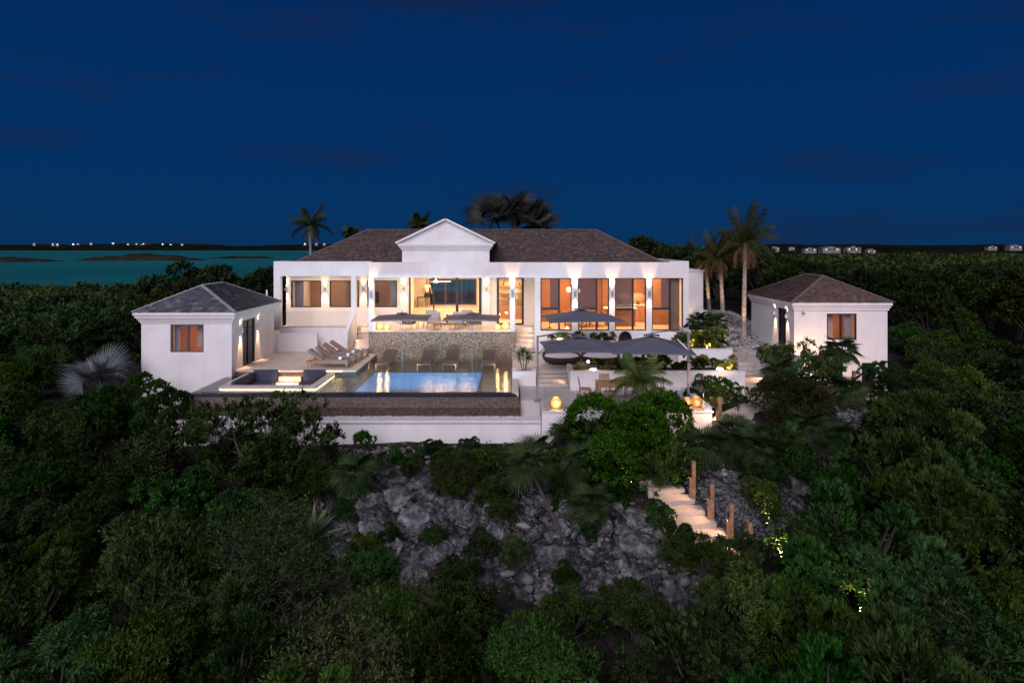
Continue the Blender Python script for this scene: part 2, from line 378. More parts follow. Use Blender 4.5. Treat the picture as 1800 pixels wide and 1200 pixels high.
# ================================================================== TERRAIN
CP = np.array([
 # front slope under the pool wall
 (-30,26,-3.3),(-22,26,-3.2),(-16,26,-3.1),(-10,26,-3.0),(-4,26,-2.95),(1,26,-2.95),(3.5,25,-3.0),(6,24.3,-2.65),(7.6,24.6,-2.2),(8.3,25.8,-2.2),(9.3,27.4,-1.95),
 (-30,22,-3.9),(-20,22,-3.7),(-12,22,-3.6),(-6,22,-3.35),(-2,22,-3.3),(3,22,-3.4),(8,22.5,-3.0),(12,23,-2.9),(18,23,-3.3),(28,24,-3.4),
 (4.9,22.6,-3.2),(5.3,21.4,-3.5),(5.8,20.4,-3.75),(6.3,19.3,-4.05),(7.5,20,-3.55),(9,20,-3.6),
 (-26,18,-4.7),(-16,18,-4.6),(-9,18.5,-4.2),(-4,18.5,-4.0),(0,18,-4.15),(4,18,-4.3),(8,17.5,-4.3),(16,18,-4.4),(26,18,-4.4),
 (-20,14,-5.7),(-10,14,-5.5),(0,14,-5.4),(10,14,-5.5),(20,14,-5.6),(-14,8,-7.2),(0,8,-7.2),(14,8,-7.2),(0,0,-9),(-30,4,-8.4),(30,4,-8.4),(0,-20,-11),(-60,-20,-12),(60,-20,-12),
 # below the buildings
 (-16,30,-3.2),(-10,30,-3.3),(-4,30,-3.3),(2,30,-3.4),(6,29,-3.3),(-14,36,-2.6),(-6,36,-2.6),(2,35,-2.6),(7,33,-2.6),(9.4,31,-2.2),(-12,41,-1.3),(-2,41,-1.3),(8,40,-1.2),(-12,47,-.5),(0,48,-.4),(10,48,-.3),
 # garden between villa and right-hand cottage
 (11.1,38.5,-.35),(11.9,36.2,-.62),(12.4,38.6,-.15),(12.4,42,.15),(13,47,.2),(12.3,34.2,-.98),(11.5,33.2,-1.1),(10.6,31,-1.6),(10.4,29,-1.75),(12.6,30.6,-1.55),
 (14,31.5,-2.4),(16,31.8,-2.62),(19,32.4,-2.68),(14,28.3,-1.95),(16.5,29,-2.55),(11,26.2,-2.1),(13,24.8,-2.5),(18,26,-3.0),(22,30,-3.0),(16,38,-1.6),(21,40,-1.4),(24,46,-1.0),
 # far left and the shore
 (-20,33,-3.0),(-25,42,-3.1),(-20,55,-3.3),(-34,60,-4.2),(-60,60,-5.2),(-60,100,-7.2),(-30,100,-6),(-40,160,-9.2),(-110,160,-9.2),(-80,215,-10.25),(-140,215,-10.25),(-30,215,-10.25),(-100,255,-11.2),(-40,255,-11.2),(-180,250,-11.2),(0,262,-11.2),(-60,400,-15),(-300,400,-15),(-800,800,-16),(-600,300,-14),(-400,120,-9),(-150,40,-7),
 # behind and right: the low plateau
 (0,60,-.8),(15,60,0.0),(30,62,-.6),(60,60,-1.6),(0,100,-3.6),(40,110,-3.2),(90,110,-3.6),(10,200,-9.5),(70,220,-5.6),(160,200,-5.2),(120,350,-7.2),(250,350,-7.0),(40,420,-12),(160,560,-8.6),(330,560,-8.3),(500,600,-8.3),(120,700,-12),(260,730,-12),(500,760,-12),(300,200,-6),(500,200,-6),(900,600,-9),(900,200,-8),(900,900,-14),(0,1200,-16),(500,1200,-16),(-900,1400,-16),(1200,1400,-16),
], dtype=float)
def _rbf():
    P = CP[:, :2]; n = len(P)
    K = np.sqrt(((P[:,None]-P[None])**2).sum(-1))
    A = np.zeros((n+3, n+3)); A[:n,:n] = K; A[:n,n] = 1; A[n,:n] = 1; A[:n,n+1:] = P; A[n+1:,:n] = P.T
    return np.linalg.solve(A, np.r_[CP[:,2], 0, 0, 0])
_W = _rbf()
def tz_np(x, y):
    x = np.asarray(x, float); y = np.asarray(y, float); sh = x.shape; q = np.stack([x.ravel(), y.ravel()], 1)
    out = np.empty(len(q))
    for i in range(0, len(q), 20000):
        s = q[i:i+20000]
        K = np.sqrt(((s[:,None]-CP[None,:,:2])**2).sum(-1))
        out[i:i+20000] = K @ _W[:-3] + _W[-3] + s @ _W[-2:]
    return out.reshape(sh)
def tz(x, y): return float(tz_np([x], [y])[0])

def rocky(x, y):      # 0..1: where bare limestone shows between the bushes
    a = np.exp(-(((x+1.8)/4.6)**2 + ((y-20.6)/3.0)**2)**2)
    b = np.exp(-(((x-2.9)/2.6)**2 + ((y-18.6)/2.0)**2)**2)
    c = np.exp(-(((x-7.7)/1.9)**2 + ((y-21.2)/1.9)**2)**2)
    d = np.exp(-(((x-14.0)/1.8)**2 + ((y-26.6)/1.4)**2)**2) + np.exp(-(((x-7.6)/1.6)**2 + ((y-24.2)/1.2)**2)**2)
    return np.clip(a+b+c+d, 0, 1)
def _axis(segs):
    out = []
    for a, b, st in segs: out += list(np.arange(a, b, st))
    return np.array(out + [segs[-1][1]])
gx = _axis([(-1500,-400,90),(-400,-100,20),(-100,-30,3),(-30,-11,.8),(-11,10,.14),(10,30,.8),(30,100,3),(100,400,20),(400,1500,90)])
gy = _axis([(-40,4,4),(4,14,.8),(14,25.4,.14),(25.4,48,.7),(48,100,2.5),(100,300,9),(300,1500,40)])
GX, GY = np.meshgrid(gx, gy)
GZ = tz_np(GX, GY)
rk = rocky(GX, GY)
for j in range(len(gy)):
    yy = gy[j]
    if not (13 < yy < 26): continue
    for i in range(len(gx)):
        xx = gx[i]
        if -11.5 < xx < 10.5:
            p = Vector((xx, yy, 0)); w = rk[j, i]
            h = mnoise.fractal(p*.55, 1.0, 2.0, 4)*.22
            if w > .02:
                q = Vector((xx*.42 + mnoise.noise(p*.7)*.5, yy*.62, 3.1))
                d, _ = mnoise.voronoi(q)
                h += w*((.55*min(d[1]-d[0], .42)*2 - .20)) + w*(.14-abs(mnoise.fractal(p*1.5, .8, 2.1, 5))*.45) + w*.16*round(2.2*mnoise.noise(p*.8+Vector((3,1,0))))
            if 4 < xx < 8 and 18.4 < yy < 23.4: h *= .12
            GZ[j, i] += h
ny_, nx_ = GX.shape
me = bpy.data.meshes.new('ground')
idx = np.arange(ny_*nx_).reshape(ny_, nx_)
quads = np.stack([idx[:-1,:-1], idx[:-1,1:], idx[1:,1:], idx[1:,:-1]], -1).reshape(-1, 4)
def np_mesh(me, co, faces, k):
    co = np.asarray(co, dtype=np.float32)
    me.vertices.add(len(co)); me.vertices.foreach_set('co', co.ravel())
    me.loops.add(len(faces)*k); me.loops.foreach_set('vertex_index', np.asarray(faces, dtype=np.int32).ravel())
    me.polygons.add(len(faces)); me.polygons.foreach_set('loop_start', np.arange(0, len(faces)*k, k, dtype=np.int32))
    me.update(calc_edges=True)
np_mesh(me, np.stack([GX, GY, GZ], -1).reshape(-1, 3), quads, 4)
me.polygons.foreach_set('use_smooth', [True]*len(me.polygons))
a = me.attributes.new('rock', 'FLOAT', 'POINT'); a.data.foreach_set('value', rk.ravel().astype(np.float32))
gm = bpy.data.materials.new('hillside_soil_and_limestone'); gm.use_nodes = True
n, l = gm.node_tree.nodes, gm.node_tree.links; b = n['Principled BSDF']; b.inputs['Roughness'].default_value = .95; b.inputs['Specular IOR Level'].default_value = .2
at = n.new('ShaderNodeAttribute'); at.attribute_name = 'rock'
t = n.new('ShaderNodeTexCoord')
def N(scale, detail=6, rough=.6):
    z = n.new('ShaderNodeTexNoise'); z.inputs['Scale'].default_value = scale; z.inputs['Detail'].default_value = detail; z.inputs['Roughness'].default_value = rough; l.new(t.outputs['Object'], z.inputs[0]); return z
n1, n2, n3 = N(1.1), N(4.2, 9, .72), N(26, 3)
rr = n.new('ShaderNodeValToRGB'); l.new(n2.outputs['Fac'], rr.inputs[0]); e = rr.color_ramp.elements
e[0].position = .34; e[0].color = (.014,.014,.015,1); e[1].position = .68; e[1].color = (.34,.335,.33,1)
q = e.new(.45); q.color = (.055,.058,.064,1); q = e.new(.54); q.color = (.125,.128,.135,1)
so = n.new('ShaderNodeValToRGB'); l.new(n2.outputs['Fac'], so.inputs[0]); e = so.color_ramp.elements
e[0].position = .35; e[0].color = (.014,.013,.010,1); e[1].position = .7; e[1].color = (.050,.042,.032,1)
ad = n.new('ShaderNodeMath'); ad.operation = 'ADD'; l.new(at.outputs['Fac'], ad.inputs[0])
sb = n.new('ShaderNodeMapRange'); l.new(n1.outputs['Fac'], sb.inputs[0]); sb.inputs[1].default_value = .3; sb.inputs[2].default_value = .7; sb.inputs[3].default_value = -.45; sb.inputs[4].default_value = .35
l.new(sb.outputs[0], ad.inputs[1])
st = n.new('ShaderNodeMapRange'); l.new(ad.outputs[0], st.inputs[0]); st.inputs[1].default_value = .28; st.inputs[2].default_value = .42
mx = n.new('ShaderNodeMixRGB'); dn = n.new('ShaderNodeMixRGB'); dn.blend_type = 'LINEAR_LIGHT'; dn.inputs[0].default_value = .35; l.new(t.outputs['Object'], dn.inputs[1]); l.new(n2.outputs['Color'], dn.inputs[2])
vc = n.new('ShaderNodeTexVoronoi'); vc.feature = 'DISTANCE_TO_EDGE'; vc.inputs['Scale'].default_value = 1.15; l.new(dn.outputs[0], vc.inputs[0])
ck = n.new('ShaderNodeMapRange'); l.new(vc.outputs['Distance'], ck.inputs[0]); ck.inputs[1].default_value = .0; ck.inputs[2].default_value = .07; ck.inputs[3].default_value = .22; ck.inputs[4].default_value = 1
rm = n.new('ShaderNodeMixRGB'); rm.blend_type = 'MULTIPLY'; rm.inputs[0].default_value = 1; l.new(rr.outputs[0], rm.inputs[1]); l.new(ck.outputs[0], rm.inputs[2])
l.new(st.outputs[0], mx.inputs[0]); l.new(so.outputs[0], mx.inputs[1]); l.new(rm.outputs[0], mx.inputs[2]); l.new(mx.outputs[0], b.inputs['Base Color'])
bp = n.new('ShaderNodeBump'); bp.inputs['Strength'].default_value = .9; bp.inputs['Distance'].default_value = .06; l.new(n3.outputs['Fac'], bp.inputs['Height'])
bp2 = n.new('ShaderNodeBump'); bp2.inputs['Strength'].default_value = .8; bp2.inputs['Distance'].default_value = .15; cm2 = n.new('ShaderNodeMath'); cm2.operation = 'MULTIPLY_ADD'; l.new(ck.outputs[0], cm2.inputs[0]); cm2.inputs[1].default_value = .6; l.new(n2.outputs['Fac'], cm2.inputs[2]); l.new(cm2.outputs[0], bp2.inputs['Height']); l.new(bp.outputs[0], bp2.inputs['Normal']); l.new(bp2.outputs[0], b.inputs['Normal'])
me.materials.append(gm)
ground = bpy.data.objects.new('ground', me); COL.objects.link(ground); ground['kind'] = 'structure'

# sea
SEA = -10.5
sm, sx_, sf_, sg_, st_ = glass_mat('turquoise_sea', (1,1,1), 1.33, .25)
n, l = sm.node_tree.nodes, sm.node_tree.links
dd = n.new('ShaderNodeBsdfDiffuse'); dd.inputs[0].default_value = (.006,.17,.155,1)
sn = n.new('ShaderNodeTexNoise'); sn.inputs['Scale'].default_value = .004; sn.inputs['Detail'].default_value = 5; tcn = n.new('ShaderNodeTexCoord'); l.new(tcn.outputs['Object'], sn.inputs[0])
sr = n.new('ShaderNodeValToRGB'); l.new(sn.outputs['Fac'], sr.inputs[0]); sr.color_ramp.elements[0].position=.35; sr.color_ramp.elements[0].color=(.003,.105,.110,1); sr.color_ramp.elements[1].position=.65; sr.color_ramp.elements[1].color=(.006,.150,.150,1)
l.new(sr.outputs[0], dd.inputs[0]); l.new(dd.outputs[0], sx_.inputs[1])
for lk in list(sf_.outputs[0].links): l.remove(lk)
sx_.inputs[0].default_value = .16
wv = n.new('ShaderNodeTexNoise'); wv.inputs['Scale'].default_value = .35; wv.inputs['Detail'].default_value = 4; l.new(tcn.outputs['Object'], wv.inputs[0])
bpn = n.new('ShaderNodeBump'); bpn.inputs['Strength'].default_value = .5; bpn.inputs['Distance'].default_value = .4; l.new(wv.outputs['Fac'], bpn.inputs['Height']); l.new(bpn.outputs[0], dd.inputs['Normal']); l.new(bpn.outputs[0], sg_.inputs['Normal'])
sea = struct('sea', MB().quad((-14000,150,SEA),(14000,150,SEA),(14000,14000,SEA),(-14000,14000,SEA)), sm)

# far shores and islets
hm = mat('far_scrub', (.012,.016,.010), 1, (.02, .5), spec=0)
hm2 = mat('islet_scrub', (.035,.034,.026), 1, (.05, .6), spec=0)
def ridge(name, x0, x1, y, depth, hfun, nseg=160, mt=None):
    mb = MB(); v = []; m = 7
    for i in range(nseg+1):
        t_ = i/nseg; xx = x0+(x1-x0)*t_; h = max(hfun(t_, xx), 0)
        for k in range(m):
            u = k/(m-1); v.append((xx, y+(u-.3)*depth, SEA-1.0+(h+1.0)*math.sin(math.pi*min(1, u*1.25) if u < .8 else math.pi*(1-(1-u)*0))**.6 if 0 < u < .8 else SEA-1))
    f = [(i*m+k, i*m+k+1, (i+1)*m+k+1, (i+1)*m+k) for i in range(nseg) for k in range(m-1)]
    mb.add(v, f); return struct(name, mb, mt or hm, smooth=True)
rg = random.Random(5)
def nz1(x, s, seed=0): return mnoise.fractal(Vector((x*s, seed, .3)), .9, 2.0, 5)
ridge('hills', -2600, -480, 2350, 700, lambda t_, x: (21 + 9*nz1(x,.0022,1) + 2.5*nz1(x,.02,3))*min(1, (1-t_)*14), 240)
ridge('hills', -900, 500, 2500, 500, lambda t_, x: (20 + 7*nz1(x,.003,7) + 3*nz1(x,.02,3)), 200)
ridge('hills', 380, 3200, 1250, 500, lambda t_, x: (17 + 4.5*nz1(x,.004,9) + 1.6*nz1(x,.03,4))*min(1, t_*30), 260)
ridge('hills', 640, 1600, 1000, 160, lambda t_, x: (4.6 + 4*nz1(x,.006,11) + 1*nz1(x,.03,4))*min(1, t_*12), 160)
def islet(px0, px1, pyb, hgt, seed):
    y = F*(4.5-SEA)/(pyb-432)
    return ridge('islet', X(px0,y), X(px1,y), y+14, 60, lambda t_, x: hgt*(math.sin(math.pi*t_)**.6)*(1+.5*nz1(x,.05,seed)), 60, hm2)
islet(-160, 72, 460.5, 4.6, 1); islet(122, 342, 458.5, 5.6, 2); islet(356, 468, 454.5, 3.0, 3)

# distant houses, each a thing; lit ones carry a lamp
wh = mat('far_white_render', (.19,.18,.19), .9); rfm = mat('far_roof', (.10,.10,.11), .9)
winm = mat('lit_window', (.9,.8,.6), .5, emit=((1,.82,.60), .22)); lampm = mat('harbour_lamp', (.9,.95,1), .5, emit=((.80,.93,1.0), 22.0))
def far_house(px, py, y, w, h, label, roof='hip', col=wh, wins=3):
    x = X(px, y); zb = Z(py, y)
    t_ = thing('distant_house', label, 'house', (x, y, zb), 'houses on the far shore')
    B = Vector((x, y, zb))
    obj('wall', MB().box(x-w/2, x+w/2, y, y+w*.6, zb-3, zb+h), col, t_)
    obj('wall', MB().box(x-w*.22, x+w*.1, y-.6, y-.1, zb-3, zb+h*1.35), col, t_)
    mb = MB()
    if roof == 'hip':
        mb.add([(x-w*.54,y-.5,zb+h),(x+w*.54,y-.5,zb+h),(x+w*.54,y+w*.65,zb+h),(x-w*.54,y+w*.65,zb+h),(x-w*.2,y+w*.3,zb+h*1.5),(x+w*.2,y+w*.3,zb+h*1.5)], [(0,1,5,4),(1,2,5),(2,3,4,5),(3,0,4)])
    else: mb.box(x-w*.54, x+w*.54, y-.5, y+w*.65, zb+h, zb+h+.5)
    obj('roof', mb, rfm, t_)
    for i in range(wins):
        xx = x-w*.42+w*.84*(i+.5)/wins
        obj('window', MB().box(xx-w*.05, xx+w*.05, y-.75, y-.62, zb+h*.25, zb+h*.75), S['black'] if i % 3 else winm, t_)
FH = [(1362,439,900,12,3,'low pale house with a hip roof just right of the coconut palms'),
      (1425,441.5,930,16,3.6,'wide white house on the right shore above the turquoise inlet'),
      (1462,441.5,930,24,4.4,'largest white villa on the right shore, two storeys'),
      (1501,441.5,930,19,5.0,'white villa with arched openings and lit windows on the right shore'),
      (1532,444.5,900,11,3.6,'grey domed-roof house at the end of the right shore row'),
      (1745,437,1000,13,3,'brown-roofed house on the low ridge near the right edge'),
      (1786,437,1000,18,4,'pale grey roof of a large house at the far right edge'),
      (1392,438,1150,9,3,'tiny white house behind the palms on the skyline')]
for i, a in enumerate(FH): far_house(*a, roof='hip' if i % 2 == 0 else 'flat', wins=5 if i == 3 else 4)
lh = random.Random(9)
pl_ = [(93,428.5),(101,429),(129,428.6),(137,429),(232,430.5),(248,430.3),(256,430),(263,430.5),(286,428.8),(199,427),(218,431.5),(225,429),(240,428.5),(252,428),(60,428),(160,427.8),(536,428.2),(556,427.8),(570,428.4),(300,429.5),(320,429.2)]
hou = None
for i, (px, py) in enumerate(pl_):
    y = 2290 + lh.uniform(-20, 20); x = X(px, y); zb = Z(py, y) - 3
    big = i in (2, 5, 7, 8, 16)
    t_ = thing('distant_house', 'tiny lamp-lit house on the dark far shore beyond the lagoon', 'house', (x, y, zb), 'lit houses across the lagoon')
    obj('wall', MB().box(x-5, x+5, y, y+8, zb-8, zb+3.5), wh, t_)
    obj('roof', MB().add([(x-6,y-1,zb+3.5),(x+6,y-1,zb+3.5),(x+6,y+9,zb+3.5),(x-6,y+9,zb+3.5),(x,y+4,zb+6)], [(0,1,4),(1,2,4),(2,3,4),(3,0,4)]), rfm, t_)
    s = (.85 if big else .36)*lh.uniform(.7,1.25)
    obj('lamp', MB().box(x-s*1.3, x+s*1.3, y-1.5, y-1.0, zb+1.6, zb+1.6+s*1.2), lampm, t_)

# ================================================================== POOL
px0, px1, py0, py1, WZ = -12.65, 0.0, 27.1, 36.0, -1.30
LX0, LX1, LY0, LY1 = -11.85, -7.95, 27.62, 30.6         # sunken lounge
pool = thing('swimming_pool', 'long infinity pool with brown mosaic walls below the terrace', 'pool', (-6, 31, -3))
obj('water', MB().quad((px0,py0,WZ),(px1,py0,WZ),(px1,LY0,WZ),(px0,LY0,WZ)).quad((LX1,LY0,WZ),(px1,LY0,WZ),(px1,LY1,WZ),(LX1,LY1,WZ)).quad((px0,LY0,WZ),(LX0,LY0,WZ),(LX0,LY1,WZ),(px0,LY1,WZ)).quad((-7.0,LY1,WZ),(px1,LY1,WZ),(px1,py1,WZ),(-7.0,py1,WZ)), S['water'], pool)
sh = MB(); dz = -1.62; dx0, dx1, dy1 = -6.6, -1.45, 32.9
sh.box(px0, LX1, py0-.3, LY0-.02, -3, dz).box(px0, LX0-.02, LY0-.02, LY1, -3, dz-.001).box(LX1, dx0, py0-.3, LY1, -3, dz)
sh.box(-7.0, dx0, LY1, py1, -3, dz).box(dx0, dx1, dy1, py1, -3, dz).box(dx1, px1, py0-.3, py1, -3, dz)
obj('shelf', sh, S['shelf'], pool)
ba = MB(); ba.quad((dx0,py0,-2.9),(dx1,py0,-2.9),(dx1,dy1,-2.9),(dx0,dy1,-2.9))
for a_, b_ in (((dx0,dy1),(dx1,dy1)), ((dx0,py0),(dx0,dy1)), ((dx1,dy1),(dx1,py0)), ((dx1,py0),(dx0,py0))):
    (xa, ya), (xb, yb) = a_, b_
    cx, cy = (dx0+dx1)/2, (py0+dy1)/2; e_ = .004
    sgx = lambda v: v + (e_ if v < cx else -e_); sgy = lambda v: v + (e_ if v < cy else -e_)
    ba.quad((sgx(xa),sgy(ya),-2.9),(sgx(xb),sgy(yb),-2.9),(sgx(xb),sgy(yb),dz+.003),(sgx(xa),sgy(ya),dz+.003))
obj('basin', ba, S['basin'], pool)
# infinity weir: chamfered lip running into a mosaic face, returning along the right-hand side
def loft(mb, rings):
    v = []; 
    for r in rings: v += r
    k = len(rings[0]); f = [(i*k+j, i*k+j+1, (i+1)*k+j+1, (i+1)*k+j) for i in range(len(rings)-1) for j in range(k-1)]
    mb.add(v, f)
def wring(o, z, yb): return [(px0-o, 31.0, z), (px0-o, py0-o*1.5, z), (px1+o, py0-o*1.5, z), (px1+o, yb, z)]
lip = MB(); loft(lip, [wring(-.06, WZ-.006, 31.0), wring(0, WZ-.008, 31.0), wring(.10, WZ-.03, 31.0), wring(.22, WZ-.13, 31.0)])
obj('weir_lip', lip, S['mosaic_top'], pool)
fc = MB(); loft(fc, [wring(.22, WZ-.13, 31.0), wring(.30, WZ-.30, 31.0), wring(.33, WZ-.5, 31.0), wring(.33, -2.5, 31.0)])
obj('weir_wall', fc, S['mosaic'], pool)
sidecap = MB().box(px1+.004, px1+.26, 27.0, 30.9, WZ-.6, WZ+.02)
obj('side_coping', sidecap, S['travertine'], pool)
for x_ in (-5.6, -4.0, -2.4):
    area('pool_light', (x_, py0+.02, -2.0), (0, 1, -.12), 80, .3, .3, (.40,.82,1.0), pool)
for x_ in (-6.9, -4.9, -2.6, -.7):
    spot('pool_light', (x_, 33.02, -1.45), (.10, 1, .36), 34, 120, .9, (1,.66,.42), pool, .05)
obj('back_wall', MB().box(-7.56, .165, 36.0, 36.24, -2.6, -.04), S['pebble'], pool)
obj('coping', MB().box(-7.56, .165, 35.97, 36.4, -.04, .004), S['travertine'], pool)
# catch basin: gravel ledge and white retaining wall with a coping
rw = thing('retaining_wall', 'long white retaining wall with a moulded coping below the infinity pool', 'wall', (-6, 26, -4))
obj('wall', MB().box(-13.6, 1.1, 26.02, 26.28, -6, -2.22).box(-13.6, -13.36, 26.28, 30.1, -6, -2.22).box(.86, 1.1, 26.28, 26.6, -6, -2.22), S['stucco'], rw)
obj('coping', MB().box(-13.68, 1.18, 25.94, 26.3, -2.22, -2.13).box(-13.64, 1.14, 25.98, 26.3, -2.27, -2.222).box(-13.68, -13.34, 26.302, 30.1, -2.22, -2.132).box(.84, 1.18, 26.302, 26.9, -2.22, -2.132), S['cap'], rw)
obj('basin_floor', MB().box(-13.36, .86, 26.28, 30, -2.6, -2.2), S['cap'], rw)
def pebbles(name, area_f, n_, rmin, rmax, mt, seed=3, label=None, cat=None, parent=None, zf=None):
    rs = np.random.RandomState(seed); base = np.array([(1,0,0),(-1,0,0),(0,1,0),(0,-1,0),(0,0,1),(0,0,-1)], float)
    fcs = np.array([(0,2,4),(2,1,4),(1,3,4),(3,0,4),(2,0,5),(1,2,5),(3,1,5),(0,3,5)])
    pts = area_f(rs, n_); r_ = rs.uniform(rmin, rmax, len(pts))[:,None,None]
    v = base[None]*r_*rs.uniform(.6,1.25,(len(pts),6,1)); ang = rs.uniform(0, 6.28, len(pts)); c, s_ = np.cos(ang), np.sin(ang)
    vx = v[...,0]*c[:,None]-v[...,1]*s_[:,None]; vy = v[...,0]*s_[:,None]+v[...,1]*c[:,None]
    v = np.stack([vx, vy, v[...,2]*.75], -1) + pts[:,None]
    f = (fcs[None] + (np.arange(len(pts))*6)[:,None,None]).reshape(-1, 3)
    me = bpy.data.meshes.new(name); np_mesh(me, v.reshape(-1,3), f, 3)
    return obj(name, me, mt, parent, stuff=True, smooth=False)
g_ = pebbles('gravel', lambda rs, n_: np.stack([rs.uniform(-13.3,.84,n_), rs.uniform(26.32,26.62,n_), np.full(n_,-2.19)+rs.uniform(0,.05,n_)],1), 5200, .025, .06, S['gravel'])
g_ = pebbles('gravel', lambda rs, n_: np.stack([rs.uniform(-13.3,-12.95,n_), rs.uniform(26.4,30,n_), np.full(n_,-2.19)+rs.uniform(0,.05,n_)],1), 1200, .025, .06, S['gravel'], 4)

# ================================================================== DECK with sunken lounge
struct('deck', MB().box(-12.4, -7.0, LY1, 35.3, -3, -1.08).box(-12.4, -7.53, 35.3, 36.8, -3, -1.0801), S['travertine'])
struct('deck_edge', MB().box(-12.4, -6.985, LY1-.02, LY1, -3, -1.15).box(-7.0, -6.98, LY1, 35.3, -3, -1.15), S['shelf'])
lounge = thing('sunken_lounge', 'sunken seating pit with glowing rim set into the pool corner', 'seating pit', (-9.9, 29, -2))
rim = MB(); w_ = .32; zt = -1.19
rim.box(LX0-.02, LX1+.02, LY0-.02, LY0+w_, zt-.10, zt).box(LX0-.02, LX0+w_, LY0+w_, LY1-.03, zt-.10, zt).box(LX1-w_, LX1+.02, LY0+w_, LY1-.03, zt-.10, zt)
obj('rim', rim, S['travertine'], lounge)
inw = MB().box(LX0+.05, LX1-.05, LY0+.05, LY0+w_-.05, -2.2, zt-.1).box(LX0+.05, LX0+w_-.05, LY0+w_-.05, LY1-.02, -2.2, zt-.1).box(LX1-w_+.05, LX1-.05, LY0+w_-.05, LY1-.02, -2.2, zt-.1)
obj('pit_wall', inw, S['stucco_warm'], lounge)
obj('pit_floor', MB().box(LX0+.1, LX1-.1, LY0+.1, LY1, -2.4, -1.95), S['travertine'], lounge)
led = mat('led_strip', (1,.8,.5), .5, emit=((1.0,.70,.34), 4.2))
obj('light_strip', MB().box(LX0+.0, LX1, LY0-.012, LY0+.046, zt-.155, zt-.102).box(LX1-.046, LX1+.012, LY0+.05, LY1-.05, zt-.155, zt-.103).box(LX0-.012, LX0+.046, LY0+.05, LY0+1.4, zt-.155, zt-.103), led, lounge)
for k in range(3):
    obj('stair_tread', MB().box(-10.35, -9.35, LY1-.34*(k+1), LY1-.34*k-.004, -2.3, -1.30-.2*k), S['tread'], lounge)
spot('stair_light', (-9.85, LY1-1.5, -1.0), (0,1,-.5), 45, 80, .8, WARM, lounge)
point('pit_light', (-9.85, 29.7, -1.5), 7, WARM, .1, lounge)
cm = S['navy']
for nm, bx in (('seat_cushion', (LX0+w_, -10.42, LY1-.95, LY1-.30, -1.62, -1.48)), ('seat_cushion', (-9.28, LX1-w_, LY1-.95, LY1-.30, -1.62, -1.48)),
               ('seat_cushion', (LX0+w_, LX0+w_+.68, LY0+w_+.05, LY1-1.0, -1.62, -1.48)), ('seat_cushion', (LX1-w_-.68, LX1-w_, LY0+w_+.05, LY1-1.0, -1.62, -1.48)),
               ('back_cushion', (-11.5, -10.42, LY1-.29, LY1-.08, -1.62, -1.02)), ('back_cushion', (-9.28, -8.30, LY1-.29, LY1-.08, -1.62, -1.02)),
               ('back_cushion', (LX0+w_-.02, LX0+w_+.16, LY0+w_+.1, LY1-.35, -1.47, -1.08)), ('back_cushion', (LX1-w_-.16, LX1-w_+.02, LY0+w_+.1, LY1-.35, -1.47, -1.08))):
    obj(nm, MB().bbox(*bx, b=.035), cm, lounge)
obj('seat_base', MB().box(LX0+w_-.04, LX0+w_+.66, LY0+w_, LY1-.3, -2.2, -1.63).box(LX1-w_-.66, LX1-w_+.04, LY0+w_, LY1-.3, -2.2, -1.63).box(LX0+w_, -10.45, LY1-.93, LY1-.02, -2.2, -1.632).box(-9.25, LX1-w_, LY1-.93, LY1-.02, -2.2, -1.632), S['stucco_warm'], lounge)
obj('light_strip', MB().box(LX0+.3, -10.4, LY1-.06, LY1-.025, -1.12, -1.085).box(-9.3, -7.6, LY1-.06, LY1-.025, -1.12, -1.085), led, lounge)

# ================================================================== TERRACES on the right
TZ, LZ = -1.08, -1.60
struct('upper_terrace', MB().box(.02, 7.9, 30.62, 36.3, -4, TZ).box(7.9, 9.9, 30.62, 32.3, -4, TZ), S['grey_tile'])
struct('lower_terrace', MB().box(1.1, 7.3, 25.2, 30.7, -5, LZ).box(.34, 1.1, 26.95, 30.7, -5, LZ-.001), S['grey_tile'])
lw = thing('terrace_wall', 'white wall below the lower dining terrace, right of the pool wall', 'wall', (4, 25.2, -4))
obj('wall', MB().box(1.1, 7.34, 25.12, 25.2, -5, LZ-.02).box(7.3, 7.38, 25.2, 29.0, -5, LZ-.02), S['stucco'], lw)
obj('kerb', MB().box(7.14, 7.38, 25.2, 28.8, LZ, LZ+.16), S['cap'], lw)
obj('coping', MB().box(1.12, 7.40, 25.08, 25.22, LZ-.02, LZ+.02), S['cap'], lw)
# steps between the terraces
stp = thing('garden_stairs', 'short flight of four pale steps between the two pool-side terraces', 'stairs', (1.8, 30.2, LZ))
for k in range(3):
    obj('step', MB().box(1.08, 2.44, 30.62-.33*(k+1), 30.62-.33*k-.003, LZ-.05, TZ-.13*(k+1)), S['tread'], stp)
spot('step_light', (2.36, 29.75, -1.33), (-1,0.1,-.6), 5, 110, .9, WARM, stp)
# planter walls
def planter(name, label, x0, x1, y0, y1, zt, zb=-3.2, t=.16, soil=.14):
    p = thing(name, label, 'planter', ((x0+x1)/2, (y0+y1)/2, zb))
    obj('wall', MB().box(x0, x1, y0, y0+t, zb, zt).box(x0, x0+t, y0+t, y1, zb, zt-.001).box(x1-t, x1, y0+t, y1, zb, zt-.001), S['stucco'], p)
    obj('coping', MB().box(x0-.02, x1+.02, y0-.02, y0+t+.01, zt, zt+.03).box(x0-.02, x0+t+.01, y0+t+.01, y1, zt-.001, zt+.029).box(x1-t-.01, x1+.02, y0+t+.01, y1, zt-.001, zt+.029), S['cap'], p)
    obj('soil', MB().box(x0+t, x1-t, y0+t, y1, zb+.02, zt-soil), S['soil'], p)
    return p
S['soil'] = mat('planter_soil', (.045,.032,.024), 1, (8, .5), (20, .6))
planter('planter_box', 'square white planter box holding a small palm beside the pool', .02, 1.04, 29.75, 30.6, -1.0)
